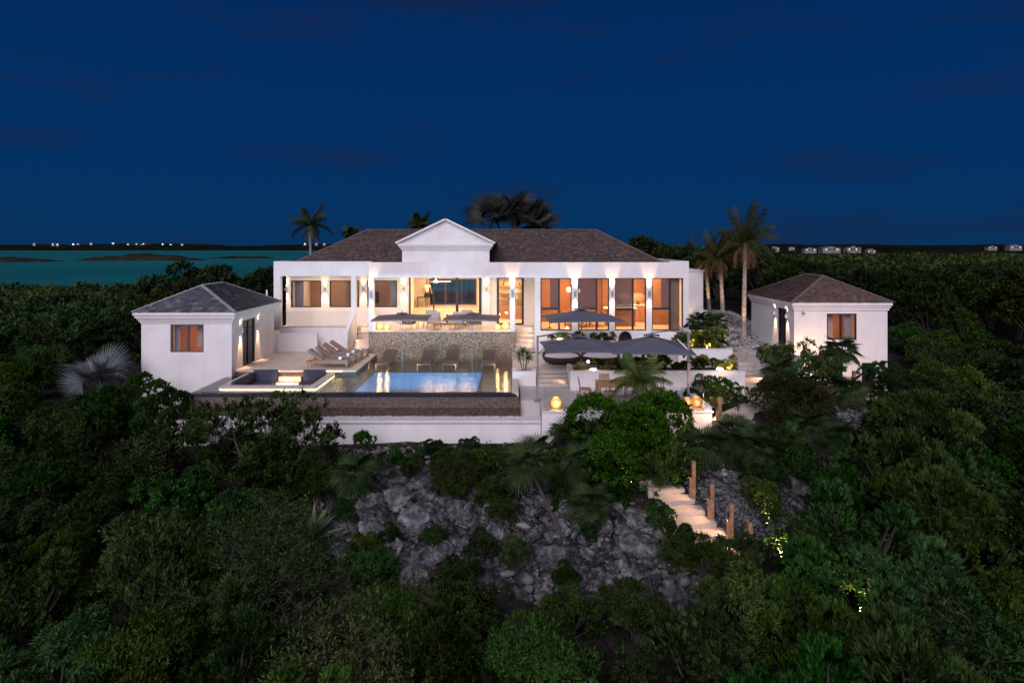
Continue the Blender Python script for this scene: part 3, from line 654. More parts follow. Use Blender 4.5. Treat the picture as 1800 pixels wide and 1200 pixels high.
planter('planter_wall', 'long white planter wall behind the dining table, full of low shrubs', 2.46, 9.84, 28.8, 30.6, -.80)
planter('planter_wall', 'white planter tier of yellow-lit shrubs, left of the garden stairs', 7.85, 10.4, 32.2, 34.5, -.38)
planter('planter_wall', 'upper white planter tier at the villa corner below the coconut palms', 8.9, 10.87, 34.52, 38.4, .19)
planter('planter_box', 'low narrow planter of small bushes under the kitchen windows', 1.9, 5.5, 35.2, 36.0, -.42, -1.3, .1, .08)
planter('planter_wall', 'white planter wall beside the garden stairs, under the tree', 11.15, 13.2, 30.9, 32.3, -.58)
# low wall + dark cabinet at the back of the upper terrace
obj_ = thing('storage_cabinet', 'dark green cabinet standing by a white post below the kitchen windows', 'cabinet', (5.7, 33.2, TZ))
obj('body', MB().box(5.38, 5.80, 33.2, 33.6, TZ, -.22), mat('dark_green_paint', (.012,.030,.028), .5), obj_)
obj('door', MB().box(5.41, 5.77, 33.18, 33.199, TZ+.05, -.26), mat('dark_green_door', (.014,.035,.032), .5), obj_)
o = obj('white_pier', MB().box(5.10, 5.37, 33.2, 33.62, TZ, -.2), S['stucco']); tag(o, 'short white masonry pier left of the dark green cabinet', 'pier')
# glass balustrades of the lower terrace
def glass_rail(label, pts, z0, h, n_panes, gap=.03, posts=True):
    r_ = thing('glass_balustrade', label, 'balustrade', (*pts[0], z0))
    (xa, ya), (xb, yb) = pts
    d = Vector((xb-xa, yb-ya, 0)); L = d.length; d.normalize(); nn = Vector((-d.y, d.x, 0))*.006
    for i in range(n_panes):
        a_ = Vector((xa, ya, 0)) + d*(L*i/n_panes + gap/2); b_ = Vector((xa, ya, 0)) + d*(L*(i+1)/n_panes - gap/2)
        v = [a_-nn, b_-nn, b_+nn, a_+nn]; mb = MB()
        mb.add([(p.x,p.y,z0) for p in v] + [(p.x,p.y,z0+h) for p in v], [(0,3,2,1),(4,5,6,7),(0,1,5,4),(1,2,6,5),(2,3,7,6),(3,0,4,7)])
        obj('pane', mb, S['railglass'], r_)
        if posts:
            for e_ in (.15, .85):
                c = a_.lerp(b_, e_); obj('clamp', MB().box(c.x-.025, c.x+.025, c.y-.025, c.y+.025, z0-.02, z0+.07), S['steel'], r_)
glass_rail('clear glass balustrade along the front of the dining terrace', ((1.15, 25.27), (7.1, 25.27)), LZ, .86, 5)
0 and glass_rail('clear glass balustrade along the right side of the dining terrace', ((7.2, 25.3), (7.2, 28.7)), LZ+.16, .74, 3)

# ================================================================== garden stairs, patio and paths right
gs = thing('garden_stairs', 'wide pale garden stairs winding down between planters near the cottage', 'stairs', (10.6, 30, -1.8))
def slab(pts, z1, z0=-3.2, name='step', m=None, parent=gs):
    nP = len(pts); mb = MB().add([(x,y,z0) for x,y in pts] + [(x,y,z1) for x,y in pts], [tuple(range(nP-1,-1,-1)), tuple(range(nP,2*nP))] + [(i,(i+1)%nP,nP+(i+1)%nP,nP+i) for i in range(nP)])
    return obj(name, mb, m or S['tread'], parent)
slab([(10.42,31.45),(11.55,31.45),(12.3,33.6),(12.9,36.6),(10.9,36.6),(10.42,34.4)], -.85, name='landing')
slab([(10.3,31.1),(11.5,31.1),(11.55,31.44),(10.4,31.44)], -1.02)
slab([(10.2,30.75),(11.4,30.75),(11.5,31.09),(10.28,31.09)], -1.17)
slab([(9.86,28.9),(10.95,28.9),(11.15,30.74),(9.86,30.74)], -1.3, name='landing')
for k in range(3):
    slab([(9.8-.06*k,28.9-.36*(k+1)),(10.95-.05*k,28.9-.36*(k+1)),(10.95-.05*k,28.895-.36*k),(9.86-.06*k,28.895-.36*k)], -1.44-.14*k)
kb = obj('kerb', MB().add([(11.5,31.0,-2),(11.66,31.0,-2),(12.5,33.7,-2),(12.34,33.7,-2),(11.5,31.0,-.86),(11.66,31.0,-.86),(12.5,33.7,-.66),(12.34,33.7,-.66)], [(0,3,2,1),(4,5,6,7),(0,1,5,4),(1,2,6,5),(2,3,7,6),(3,0,4,7)]), S['cap'], gs)
spot('step_light', (11.1, 29.9, -1.0), (-.6,-.2,-1), 13, 100, .8, WARM, gs)
spot('step_light', (10.9, 28.4, -1.2), (-.7,-.1,-1), 8, 100, .8, WARM, gs)
struct('patio', MB().box(12.9, 13.66, 33.4, 39, -2.5, -.84), S['travertine'])
def path_strip(name, mids, w, m, seed=1):
    mb = MB(); v = []
    for i, (x, y, w_) in enumerate(mids):
        v += [(x-w_/2, y, tz(x,y)+.05+w), (x+w_/2, y, tz(x,y)+.05+w)]
    f = [(2*i,2*i+1,2*i+3,2*i+2) for i in range(len(mids)-1)]
    mb.add(v, f); return struct(name, mb, m)
path_strip('path', [(10.3,27.9,1.2),(9.8,27.3,1.5),(9.0,26.6,1.8),(8.4,25.9,1.8),(7.9,25.2,1.4),(7.3,24.4,1.2),(6.3,23.8,1.2),(5.6,23.4,1.2)], 0, S['path'])
path_strip('path', [(14.0,28.4,1.4),(14.8,29.2,1.6),(15.8,30.0,2.4),(16.6,31.2,3.0),(16.8,32.4,3.2)], .0, S['path'])
# lower flight down through the rocks
ls = thing('hillside_stairs', 'lower flight of pale steps going down the rocky slope between wooden posts', 'stairs', (5.8, 21, -4))
NS = 7
for k in range(NS):
    t0 = k/NS; y1_ = 22.9 - 3.95*t0; y0_ = y1_ - .58; xl = 4.15 + 1.18*t0; w_ = 1.20; zz = -3.13 - .13*k
    ang = .16
    obj('step', MB().add([(xl,y0_-ang,zz-.4),(xl+w_,y0_+ang*.2,zz-.4),(xl+w_,y1_+ang*.2,zz-.4),(xl,y1_-ang,zz-.4),(xl,y0_-ang,zz),(xl+w_,y0_+ang*.2,zz),(xl+w_,y1_+ang*.2,zz),(xl,y1_-ang,zz)],
        [(0,3,2,1),(4,5,6,7),(0,1,5,4),(1,2,6,5),(2,3,7,6),(3,0,4,7)]), S['path'], ls)
# wooden bollard posts with a hooded step light
POSTS = [(1219,810,872,21.4,'weathered wooden light post at the top of the lower hillside steps'),
         (1251,850,907,20.4,'second wooden light post beside the lower hillside steps'),
         (1285,885,943,19.6,'third wooden light post down the lower hillside steps'),
         (1318,918,975,18.9,'lowest wooden light post, half hidden by leaves'),
         (1265,697,750,25.0,'tall wooden light post beside the path right of the dining terrace'),
         (1214,723,775,24.2,'wooden light post below the dining terrace corner behind the big bush'),
         (1356,622,666,29.5,'wooden light post at the garden stairs by the planter'),
         (1501,652,698,28.8,'wooden light post on the pale path in front of the right cottage')]
pp = None
for i, (px, pt, pb, y, lb) in enumerate(POSTS):
    x = X(px, y); zt_ = Z(pt, y); zb = Z(pb, y)
    p = thing('light_post', lb, 'post', (x, y, zb), 'wooden light posts along the garden path')
    obj('post', MB().box(x-.058, x+.058, y-.058, y+.058, zb-.4, zt_), S['post'], p)
    obj('post', MB().box(x-.13, x-.061, y-.05, y+.05, zb-.4, zb+(zt_-zb)*.52), S['post'], p)
    obj('lamp', MB().box(x-.10, x-.061, y-.03, y+.03, zt_-.36, zt_-.24), S['black'], p)
    pw = 15 if i < 4 else 26
    spot('post_light', (x-.13, y-.04, zt_-.38), (-.75,-.05,-1), pw, 105, .8, WARM, p)
# ================================================================== VILLA
def shingle_mesh(name, faces_, course, width, seed, lift=.028):
    """faces_: list of (A,B,C,D): eave from A to B, top from D to C; separate overlapping shingles"""
    rs = np.random.RandomState(seed); V = []; FC = []; T = []
    for A, B, C, D in faces_:
        A, B, C, D = map(Vector, (A, B, C, D)); u = (B-A).normalized(); nrm = (B-A).cross(D-A).normalized()
        if nrm.z < 0: nrm = -nrm
        up = nrm.cross(u); 
        if up.z < 0: up = -up
        Ls = (D-A).dot(up); rows = int(Ls/course)+1
        for r in range(rows):
            s0 = r*course; s1 = min(s0+course*1.12, Ls)
            tm = min((s0+course*.5)/Ls, 1); l_ = (D-A).dot(u)*tm; r_ = (B-A).dot(u) + ((C-B).dot(u))*tm
            x = l_ - rs.uniform(0, width)
            while x < r_:
                w = width*rs.uniform(.6, 1.35); xa, xb = max(x+.006, l_), min(x+w, r_); x += w
                if xb-xa < .03: continue
                j = rs.uniform(-.012, .012); li = lift*rs.uniform(.7, 1.5)
                p = [A+u*xa+up*(s0+j)+nrm*li, A+u*xb+up*(s0+j)+nrm*li, A+u*xb+up*s1+nrm*.003, A+u*xa+up*s1+nrm*.003, A+u*xa+up*(s0+j), A+u*xb+up*(s0+j)]
                b_ = len(V); V += p; FC += [(b_,b_+1,b_+2,b_+3),(b_+4,b_+5,b_+1,b_)]; T += [rs.uniform(0,1)]*6
    me = bpy.data.meshes.new(name); np_mesh(me, [tuple(v) for v in V], FC, 4); add_tint(me, T); return me
def hip_roof(parent, x0, x1, y0, y1, z0, z1, ra, rb, course, width, m, seed, hipcol, capw=.09):
    """ra, rb: ridge ends"""
    P = [(x0,y0,z0),(x1,y0,z0),(x1,y1,z0),(x0,y1,z0)]; ra, rb = tuple(ra), tuple(rb)
    alongx = abs(rb[0]-ra[0]) > abs(rb[1]-ra[1])
    if alongx: fs = [(P[0],P[1],rb,ra),(P[1],P[2],rb,rb),(P[2],P[3],ra,rb),(P[3],P[0],ra,ra)]
    else: fs = [(P[0],P[1],ra,ra),(P[1],P[2],rb,ra),(P[2],P[3],rb,rb),(P[3],P[0],ra,rb)]
    d = MB().add(P+[ra,rb], [(0,1,5,4),(1,2,5),(2,3,4,5),(3,0,4)] if alongx else [(0,1,4),(1,2,5,4),(2,3,5),(3,0,4,5)])
    rf = obj('roof', d, S['roofdeck'], parent)
    o = obj('shingle', shingle_mesh('shingle', fs, course, width, seed), m, rf, stuff=True)
    caps = MB(); rs = random.Random(seed)
    ends = [(P[0],ra),(P[1],rb if alongx else ra),(P[2],rb),(P[3],ra if alongx else rb),(ra,rb)]
    for a_, b_ in ends:
        a_, b_ = Vector(a_), Vector(b_); L = (b_-a_).length; nn = max(1, int(L/.26)); dr = (b_-a_).normalized()
        if L < .05: continue
        side = dr.cross(Vector((0,0,1))).normalized(); upv = side.cross(dr)
        if upv.z < 0: upv = -upv
        for k in range(nn):
            p0 = a_+dr*(L*k/nn); p1 = a_+dr*(L*(k+1.12)/nn); h = .045+rs.uniform(0,.012)
            caps.add([p0-side*capw+upv*(h-.035), p0+upv*(h+.02), p0+side*capw+upv*(h-.035), p1-side*capw+upv*(.0), p1+upv*.045, p1+side*capw+upv*.0], [(0,1,4,3),(1,2,5,4),(0,2,1)])
    obj('hip_cap', caps, hipcol, rf, stuff=True, fix=False)
    return rf

def window(parent, x0, x1, z0, z1, y, fw=.06, mull=(), trans=(), m=None, depth=.09, blinds=(), glass=True, name='window', label=None, xaxis=True, flip=1):
    """window in a plane of constant y (or, xaxis=False, of constant x = y argument); parts: frame > pane, blind"""
    m = m or S['frame']; mb = MB()
    def bx(a0,a1,b0,b1,c0=0,c1=depth):
        if xaxis: mb.box(a0,a1,y+c0,y+c1,b0,b1)
        else: mb.box(min(y+c0*flip,y+c1*flip),max(y+c0*flip,y+c1*flip),a0,a1,b0,b1)
    bx(x0,x0+fw,z0,z1); bx(x1-fw,x1,z0,z1); bx(x0+fw,x1-fw,z1-fw,z1); bx(x0+fw,x1-fw,z0,z0+fw)
    for q, w in mull: bx(q-w/2,q+w/2,z0+fw,z1-fw,.003,depth-.003)
    for a0, a1, q, w in trans: bx(a0,a1,q-w/2,q+w/2,.006,depth-.006)
    fr = obj(name, mb, m, parent, label=label)
    xs = [x0+fw] + [q for q, w in mull] + [x1-fw]
    g = MB()
    c = depth*.5
    for i in range(len(xs)-1):
        g = MB()
        if xaxis: g.box(xs[i], xs[i+1], y+c-.004, y+c+.004, z0+fw*.5, z1-fw*.5)
        else: g.box(min(y+c*flip-.004,y+c*flip+.004), max(y+c*flip-.004,y+c*flip+.004), xs[i], xs[i+1], z0+fw*.5, z1-fw*.5)
        if glass: obj('pane', g, S['glass'], fr)
    for a0, a1, b0, b1 in blinds:
        if xaxis: obj('blind', MB().box(a0,a1,y+depth+.02,y+depth+.025,b0,b1), S['blind'], fr)
    return fr

def wall_lamp(parent, x, y, z, nx=0, ny=-1, pu=7, pd=7, size=62, tall=.22, label=None, mt=None, w=.10):
    """up-and-down wall lamp: a small box on the wall and the two beams it throws"""
    cx, cy = x+nx*.075, y+ny*.075
    l_ = obj('wall_lamp', MB().box(cx-w/2, cx+w/2, cy-.05, cy+.05, z-tall/2, z+tall/2), mt or S['steel'], parent, label=label)
    o = (cx+nx*.015, cy+ny*.015)
    if pu: spot('wall_lamp_light', (*o, z+tall/2+.012), (-nx*.13,-ny*.13,1), pu*3, size, .75, WARM, parent, .02)
    if pd: spot('wall_lamp_light', (*o, z-tall/2-.012), (-nx*.13,-ny*.13,-1), pd*3.4, size, .75, WARM, parent, .02)

def wall_x(mb, x0, x1, y0, y1, z0, z1, holes):
    """wall slab spanning x0..x1 with rectangular holes (xa,xb,za,zb)"""
    holes = sorted(holes); x = x0
    for xa, xb, za, zb in holes:
        if xa > x: mb.box(x, xa, y0, y1, z0, z1)
        if za > z0: mb.box(xa, xb, y0, y1, z0, za)
        if zb < z1: mb.box(xa, xb, y0, y1, zb, z1)
        x = xb
    if x < x1: mb.box(x, x1, y0, y1, z0, z1)
    return mb

V = thing('villa', 'long single-storey white villa with a brown shingled roof and central gable', 'house', (-2, 38, -1.1))
ZS, ZP = 2.82, 3.63
obj('fascia', MB().box(-7.56, 9.33, 36.0, 36.3, ZS, ZP), S['stucco'], V)
obj('fascia', MB().box(-12.85, -7.565, 36.8, 37.1, 2.87, 3.66).box(-12.85, -12.6, 37.1, 39.1, 2.87, 3.66), S['stucco'], V)
obj('parapet', MB().box(8.33, 9.33, 36.0, 36.3, ZP, 3.69).box(9.03, 9.33, 36.3, 44.9, ZS, 3.69), S['stucco'], V)
obj('flat_roof', MB().box(-12.6, 9.0, 37.12, 44.9, 3.12, 3.4).box(-7.3, 9.0, 36.32, 37.12, 3.121, 3.401), S['roofdeck'], V)
for x0, x1, y in ((-7.56,-7.29,36.0), (-.12,.165,36.0)):
    obj('column', MB().box(x0, x1, y, y+.3, 0, ZS), S['stucco'], V)
obj('column', MB().box(-8.68, -8.42, 36.8, 37.1, -1.0, 2.87), S['stucco'], V)
obj('column', MB().box(-12.85, -12.48, 36.8, 37.1, -1.2, 2.87), S['stucco'], V)
obj('base_wall', MB().box(-12.48, -8.68, 36.8, 37.0, -1.2, .09), S['stucco'], V)
obj('base_wall', MB().box(-12.85, -12.6, 37.1, 45, -3, 0).box(9.08,9.33,36.3,45,-3,0), S['stucco'], V)
# kitchen block front wall
KW = [(1.5,3.15),(3.48,5.13),(5.43,7.08),(7.38,9.03)]
obj('front_wall', wall_x(MB(), 1.215, 9.33, 36.0, 36.3, -1.3, ZS-.002, [(a_,b_,.03,ZS-.02) for a_,b_ in KW]), S['stucco'], V)
obj('side_wall', MB().box(1.215, 1.5, 36.3, 38.85, -1.3, 3.1), S['stucco_warm'], V)
obj('side_wall', MB().box(9.05, 9.329, 36.3, 44.9, 0, ZS-.002), S['stucco'], V)
obj('ceiling', MB().box(-12.6, 1.215, 37.1, 38.85, 2.9, 3.1).box(-7.55, 1.215, 36.3, 37.1, 2.84, 3.1), S['soffit'], V)
# rear porch wall
DH = [(-12.59,-10.86,1.0,2.525),(-10.39,-8.69,1.0,2.525),(-8.24,-6.54,1.0,2.525),(-5.86,-1.73,0,2.86),(-.87,.68,0,2.74)]
obj('back_wall', wall_x(MB(), -12.85, 1.215, 38.85, 39.1, -.2, 2.9, DH), S['soffit'], V)
obj('end_wall', wall_x(MB().box(-12.84, -12.6, 39.1, 44.9, 0, 3.1), -12.6, 9.05, 44.9, 45.15, 0, 3.1, [(-5.4,-2.36,.68,2.33)]), S['stucco'], V)
for x0, x1 in ((-6.36,-5.92),(-1.68,-1.24)):
    obj('pilaster', MB().box(x0, x1, 38.73, 38.849, 0, 2.899), S['soffit'], V)
obj('floor', MB().box(-12.6, 1.214, 37.7, 38.85, -.3, 0).box(-7.56, .165, 36.4, 37.7, -.3, -.001).box(-12.6, -8.69, 37.0, 37.7, -.3, -.002), S['travertine'], V)
obj('interior_floor', MB().box(-12.6, 9.05, 38.86, 44.9, -.3, 0.002).box(1.5, 9.05, 36.3, 38.86, -.3, 0.001), S['int_floor'], V)
obj('interior_ceiling', MB().box(-12.6, 9.04, 39.11, 44.88, 2.90, 3.1).box(1.5, 9.04, 36.31, 39.11, 2.901, 3.1), S['int_wall'], V)
# bedrooms, living room, kitchen partitions
obj('interior_wall', MB().box(-6.5, -6.3, 39.1, 44.9, 0, 2.9), S['int_wall'], V)
obj('interior_wall', MB().box(-9.5, -9.35, 39.1, 44.9, 0, 2.9), S['brownwall'], V)
obj('interior_wall', MB().box(-12.6, -6.5, 42.6, 42.75, 0, 2.9), S['brownwall'], V)
obj('interior_wall', MB().box(.98, 1.2, 39.1, 44.9, 0, 2.9), S['int_wall'], V)
obj('interior_wall', wall_x(MB(), -6.3, .98, 44.75, 44.9, 0, 2.9, [(-5.4,-2.36,.68,2.33)]), S['int_wall'], V)
obj('raised_floor', MB().box(-6.3, -1.2, 43.4, 44.75, 0, .55), S['int_floor'], V)
for k in range(3): obj('step', MB().box(-6.3, -1.2, 43.4-.32*(k+1), 43.4-.32*k-.004, 0.003, .55-.1375*(k+1)), S['int_floor'], V)
window(V, -5.42, -2.34, .66, 2.35, 44.66, .09, mull=[(-4.35,.14),(-3.3,.06)], name='rear_window', label='dark rear window seen through the living room')
# kitchen
obj('panel_wall', MB().box(1.5, 5.35, 40.6, 40.75, 0, 2.9), S['panel'], V)
for k in range(24):
    obj('panel', MB().box(1.52+k*.16, 1.66+k*.16, 40.57, 40.599, 0, 2.9), S['panel'], V)
obj('interior_wall', MB().box(5.35, 9.05, 41.0, 41.15, 0, 2.9), S['panel'], V)
# windows to the kitchen: mullion, transom, roller blind in the upper left light
for i, (a_, b_) in enumerate(KW):
    q = (2.485, 4.47, 6.38, 8.34)[i]; zt_ = 1.18 if i != 2 else 1.14
    window(V, a_, b_, .03, ZS-.02, 36.07, .055, mull=[(q,.10)], trans=[(a_+.05, q, zt_, .12)], blinds=[(a_+.06+(.45 if i in (0,3) else 0), q-.05, zt_+.05, ZS-.1)],
           label=('kitchen window behind the parasol, side table inside','dining-room window behind the parasol top','kitchen window showing the counter and island','last kitchen window before the villa corner')[i])
# bedroom windows and sliding doors
window(V, -12.59, -10.86, 1.0, 2.525, 38.9, .06, mull=[])
window(V, -10.39, -8.69, 1.0, 2.525, 38.9, .06)
window(V, -8.24, -6.54, 1.0, 2.525, 38.9, .06)
for nm, x0, x1, q, xs in (('curtain',-12.5,-12.0,9,0),('curtain',-7.0,-6.65,9,0)):
    mb = MB(); npt = 24; v = []
    for k in range(npt+1):
        xx = x0+(x1-x0)*k/npt; yy = 39.3+.05*math.sin(k*1.6); v += [(xx,yy,.1),(xx,yy,2.6)]
    mb.add(v, [(2*k,2*k+1,2*k+3,2*k+2) for k in range(npt)]); obj('curtain', mb, S['curtain'], V, smooth=True)
# sliding doors: outer frame, fixed and sliding leaves pushed right
mbc = MB(); vv = []
for k in range(21): vv += [(8.44+.025*k, 36.42+.03*math.sin(k*1.6), .05), (8.44+.025*k, 36.42+.03*math.sin(k*1.6), 2.75)]
mbc.add(vv, [(2*k,2*k+1,2*k+3,2*k+2) for k in range(20)]); obj('curtain', mbc, mat('brown_sheer', (.30,.19,.12), .9), V, smooth=True)
sd = obj('sliding_door', MB().box(-5.86,-5.78,38.86,39.04,0,2.84).box(-1.81,-1.73,38.86,39.04,0,2.84).box(-5.78,-1.81,38.86,39.04,2.76,2.84), S['frame'], V, label='wide black sliding door of the living room, left leaf open')
for a_, b_ in ((-4.5,-3.13),(-3.13,-1.81)):
    lf = obj('leaf', MB().box(a_,a_+.075,38.9,38.96,.02,2.76).box(b_-.075,b_,38.9,38.96,.02,2.76).box(a_+.075,b_-.075,38.9,38.96,.02,.09).box(a_+.075,b_-.075,38.9,38.96,2.68,2.76), S['frame'], sd)
    obj('pane', MB().box(a_+.075,b_-.075,38.925,38.935,.09,2.68), S['glass'], sd)
sd2 = obj('sliding_door', MB().box(-.87,-.74,38.86,39.04,0,2.74).box(.55,.68,38.86,39.04,0,2.74).box(-.74,.55,38.86,39.04,2.62,2.74).box(-.74,.55,38.86,39.04,.003,.09).box(-.12,.0,38.88,39.0,.09,2.62), S['frame'], V, label='black framed double door showing lit bookshelves')
obj('pane', MB().box(-.74,-.12,38.93,38.94,.09,2.62), S['glass'], sd2); obj('pane', MB().box(0,.55,38.93,38.94,.09,2.62), S['glass'], sd2)
# left terrace glass rail panes on the base wall
gr = obj('rail', MB().box(-12.48,-8.68,36.87,36.93,.09,.13), S['steel'], V)
for k in range(4):
    a_ = -12.46+k*.95; obj('pane', MB().box(a_, a_+.92, 36.894, 36.906, .13, .98), S['railglass'], gr)
# porch stairs, left and right
for x0, x1 in ((-8.42,-7.56),(.165,1.215)):
    for k in range(6):
        obj('step', MB().box(x0, x1, 37.7-.36*(k+1), 37.7-.36*k-.003, -1.3, -.18*(k+1)), S['tread'], V)
st_ = MB().prism([(37.1,1.02),(35.1,.0),(35.1,-1.079),(37.1,-1.079)], 'x', -8.66, -8.46); obj('stair_wall', st_, S['stucco'], V)
for k in range(4):
    z_ = -.05-.24*k; y_ = 37.5-.48*k
    spot('stair_light', (-8.44, y_, z_+.12), (1,-.1,-.5), 11, 120, .9, WARM, V)
    spot('stair_light', (1.2, y_, z_+.14), (-1,-.1,-.45), 11, 120, .9, WARM, V)
# roof and gable
hip_roof(V, -12.2, 8.5, 37.75, 44.8, 3.5, 5.45, (-8.75,41.25,5.45), (5.05,41.25,5.45), .165, .17, S['cedar'], 4, S['hip'])
obj('gable_wall', MB().box(-5.85, -1.2, 36.35, 36.6, 3.4, 4.42).prism([(-6.1,4.621),(-.98,4.621),(-3.53,5.85)], 'y', 36.33, 36.6), S['stucco'], V)
mb = MB()
for i, (o_, z0_, z1_) in enumerate(((.04,4.26,4.33),(.09,4.33,4.43),(.16,4.43,4.50),(.20,4.50,4.62))):
    mb.box(-5.85-o_, -1.2+o_, 36.35-o_, 36.62, z0_, z1_)
obj('gable_cornice', mb, S['stucco'], V)
def rake(x0, z0, x1, z1, w, y0, y1):
    d = Vector((x1-x0, 0, z1-z0)).normalized(); nrm = Vector((-d.z, 0, d.x)); nrm = nrm if nrm.z > 0 else -nrm
    p = [Vector((x0,0,z0)), Vector((x1,0,z1)), Vector((x1,0,z1))+nrm*w, Vector((x0,0,z0))+nrm*w]
    return MB().add([(q.x,y0,q.z) for q in p]+[(q.x,y1,q.z) for q in p], [(0,1,2,3),(7,6,5,4),(0,4,5,1),(1,5,6,2),(2,6,7,3),(3,7,4,0)])
obj('gable_trim', rake(-6.16,4.60,-3.53,5.86,.10,36.14,36.6), S['stucco'], V); obj('gable_trim', rake(-.92,4.60,-3.53,5.86,.10,36.141,36.6), S['stucco'], V)
gf = [((-.86,36.3,4.62),(-.86,41,4.62),(-3.53,41,5.985),(-3.53,36.3,5.985)), ((-6.2,41,4.62),(-6.2,36.3,4.62),(-3.53,36.3,5.985),(-3.53,41,5.985))]
gr_ = obj('gable_roof', MB().add([(-.86,36.3,4.60),(-.86,41,4.60),(-3.53,41,5.965),(-3.53,36.3,5.965),(-6.2,36.3,4.60),(-6.2,41,4.60)], [(0,1,2,3),(3,2,5,4)]), S['roofdeck'], V)
obj('shingle', shingle_mesh('shingle', gf, .165, .17, 8), S['cedar'], gr_, stuff=True)
# right-hand annex
obj('annex_wall', MB().box(9.36, 11.2, 40.0, 44.5, -1, 3.0), S['stucco'], V); obj('annex_coping', MB().box(9.345, 11.26, 39.94, 44.5, 3.0, 3.1), S['cap'], V)
obj('annex_ledge', MB().box(11.2, 11.5, 40.2, 41, -1, .7), S['stucco'], V)
spot('garden_light', (10.3, 39.5, .05), (0,.35,1), 12, 70, .8, WARM, V)
# wall lamps
for px in (503, 571, 639): wall_lamp(V, X(px,38.85), 38.85, 2.03, pu=9, pd=10, size=58, tall=.14)
for x_ in (-6.14,-1.46): wall_lamp(V, x_, 38.73, 2.05, pu=10, pd=12, size=60, tall=.14)
wall_lamp(V, -7.425, 36.0, 1.93, pu=40, pd=9, size=52, tall=.3)
wall_lamp(V, .02, 36.0, 2.0, pu=40, pd=9, size=52, tall=.3)
for x_ in (3.315, 5.28, 7.23): wall_lamp(V, x_, 36.0, 1.99, pu=40, pd=10, size=52, tall=.26)
# ceiling fan of the porch
fan = thing('ceiling_fan', 'white ceiling fan hanging under the porch ceiling', 'fan', (-4.2, 37.6, 2.55))
obj('motor', MB().lathe([(0,2.42),(.13,2.45),(.15,2.52),(.10,2.6),(.02,2.62),(.02,2.9)], (-4.2,37.6,0)), S['white'], fan)
for k in range(3):
    m_ = Matrix.Rotation(k*2.094+.3, 3, 'Z'); c = Vector((-4.2,37.6,2.52)) + m_ @ Vector((.48,0,0)); obj('blade', MB().obox(c, (.72,.13,.012), m_ @ Matrix.Rotation(.18,3,'X')), S['white'], fan)

# room light
area('room_light', (-3.9, 41.6, 2.85), (0,0,-1), 150, 3.2, 3.0, (1,.66,.40), V)
area('room_light', (-.1, 41.5, 2.85), (0,0,-1), 57, 1.2, 2.4, (1,.66,.38), V)
area('room_light', (-11.0, 41.0, 2.85), (0,0,-1), 24, 1.5, 1.5, (1,.62,.38), V)
area('room_light', (-8.0, 41.0, 2.85), (0,0,-1), 13, 1.5, 1.5, (1,.62,.38), V)
area('room_light', (3.2, 38.6, 2.86), (0,0,-1), 95, 2.6, 2.6, (1,.50,.20), V)
area('room_light', (7.2, 38.6, 2.86), (0,0,-1), 95, 2.6, 2.6, (1,.50,.20), V)
area('porch_light', (-3.7, 37.6, 2.83), (0,0,-1), 41, 6.5, .6, (1,.64,.40), V)
area('porch_light', (-10.7, 37.9, 2.86), (0,0,-1), 17, 3.4, .5, (1,.64,.40), V)

# ------------------------------------------------------------------ furniture seen through the windows
bk = thing('bookshelf', 'lit shelf wall with books and small plants inside the double door', 'shelf', (0, 42, 0))
obj('back_panel', MB().box(-.9,.95,42.3,42.34,0,2.6), mat('lit_niche', (.75,.62,.42), .8), bk)
for z_ in (1.15,1.55,2.0,2.45): obj('shelf', MB().box(-.9,.95,41.95,42.3,z_,z_+.05), S['cabinet'], bk)
obj('cabinet', MB().box(-.9,.95,41.9,42.3,0,.85), S['cabinet'], bk)
for z_ in (1.5,1.95,2.4): spot('shelf_light', (0.1,42.1,z_), (0,.3,-1), 3.5, 150, .9, (1,.74,.42), bk)
rb = random.Random(3); bi = 0
for z_ in (1.2,1.6,2.05):
    x_ = -.8
    while x_ < .8:
        x_ += rb.uniform(.1,.3)
        if rb.random() < .5:
            h_ = rb.uniform(.14,.26); w_ = rb.uniform(.05,.10)
            o = obj('book', MB().box(x_, x_+w_, 42.02, 42.2, z_, z_+h_), mat('book_cover', (rb.uniform(.05,.4),rb.uniform(.04,.25),.05), .7) if bi < 5 else bpy.data.materials['book_cover'])
            tag(o, 'small dark book or ornament on the lit shelves inside the double door', 'book', 'books and ornaments on the lit shelf'); bi += 1
island = thing('kitchen_island', 'panelled kitchen island with a pale worktop behind the third window', 'kitchen island', (6.1, 38.4, 0))
obj('body', MB().box(5.3, 6.9, 38.2, 39.0, 0, .95), S['panel'], island); obj('worktop', MB().box(5.2, 7.0, 38.1, 39.1, .95, 1.02), S['linen'], island)
cab = thing('kitchen_cabinets', 'tall oak kitchen cabinets around a lit worktop niche', 'cabinet', (7.3, 40.8, 0))
obj('base_cabinet', MB().box(6.2, 8.0, 40.4, 40.99, 0, .95), S['cabinet'], cab); obj('worktop', MB().box(6.2, 8.0, 40.36, 40.99, .95, 1.0), S['linen'], cab)
for k in range(4): obj('door', MB().box(6.22+k*.45, 6.64+k*.45, 40.375, 40.399, .08, .93), S['cabinet'], cab)
obj('wall_cabinet', MB().box(6.2, 8.0, 40.6, 40.99, 1.7, 2.88), S['panel'], cab)
obj('tall_cabinet', MB().box(8.0, 9.04, 38.9, 40.99, 0, 2.88), S['panel'], cab); obj('tall_cabinet', MB().box(5.36, 6.2, 40.4, 40.99, 0, 2.88), S['panel'], cab)
for k in range(4): obj('door', MB().box(7.975, 7.998, 38.92+k*.36, 39.24+k*.36, .08, 2.8), S['cabinet'], cab)
area('niche_light', (7.1, 40.75, 1.66), (0,.2,-1), 9, 1.5, .1, (1,.74,.42), cab)
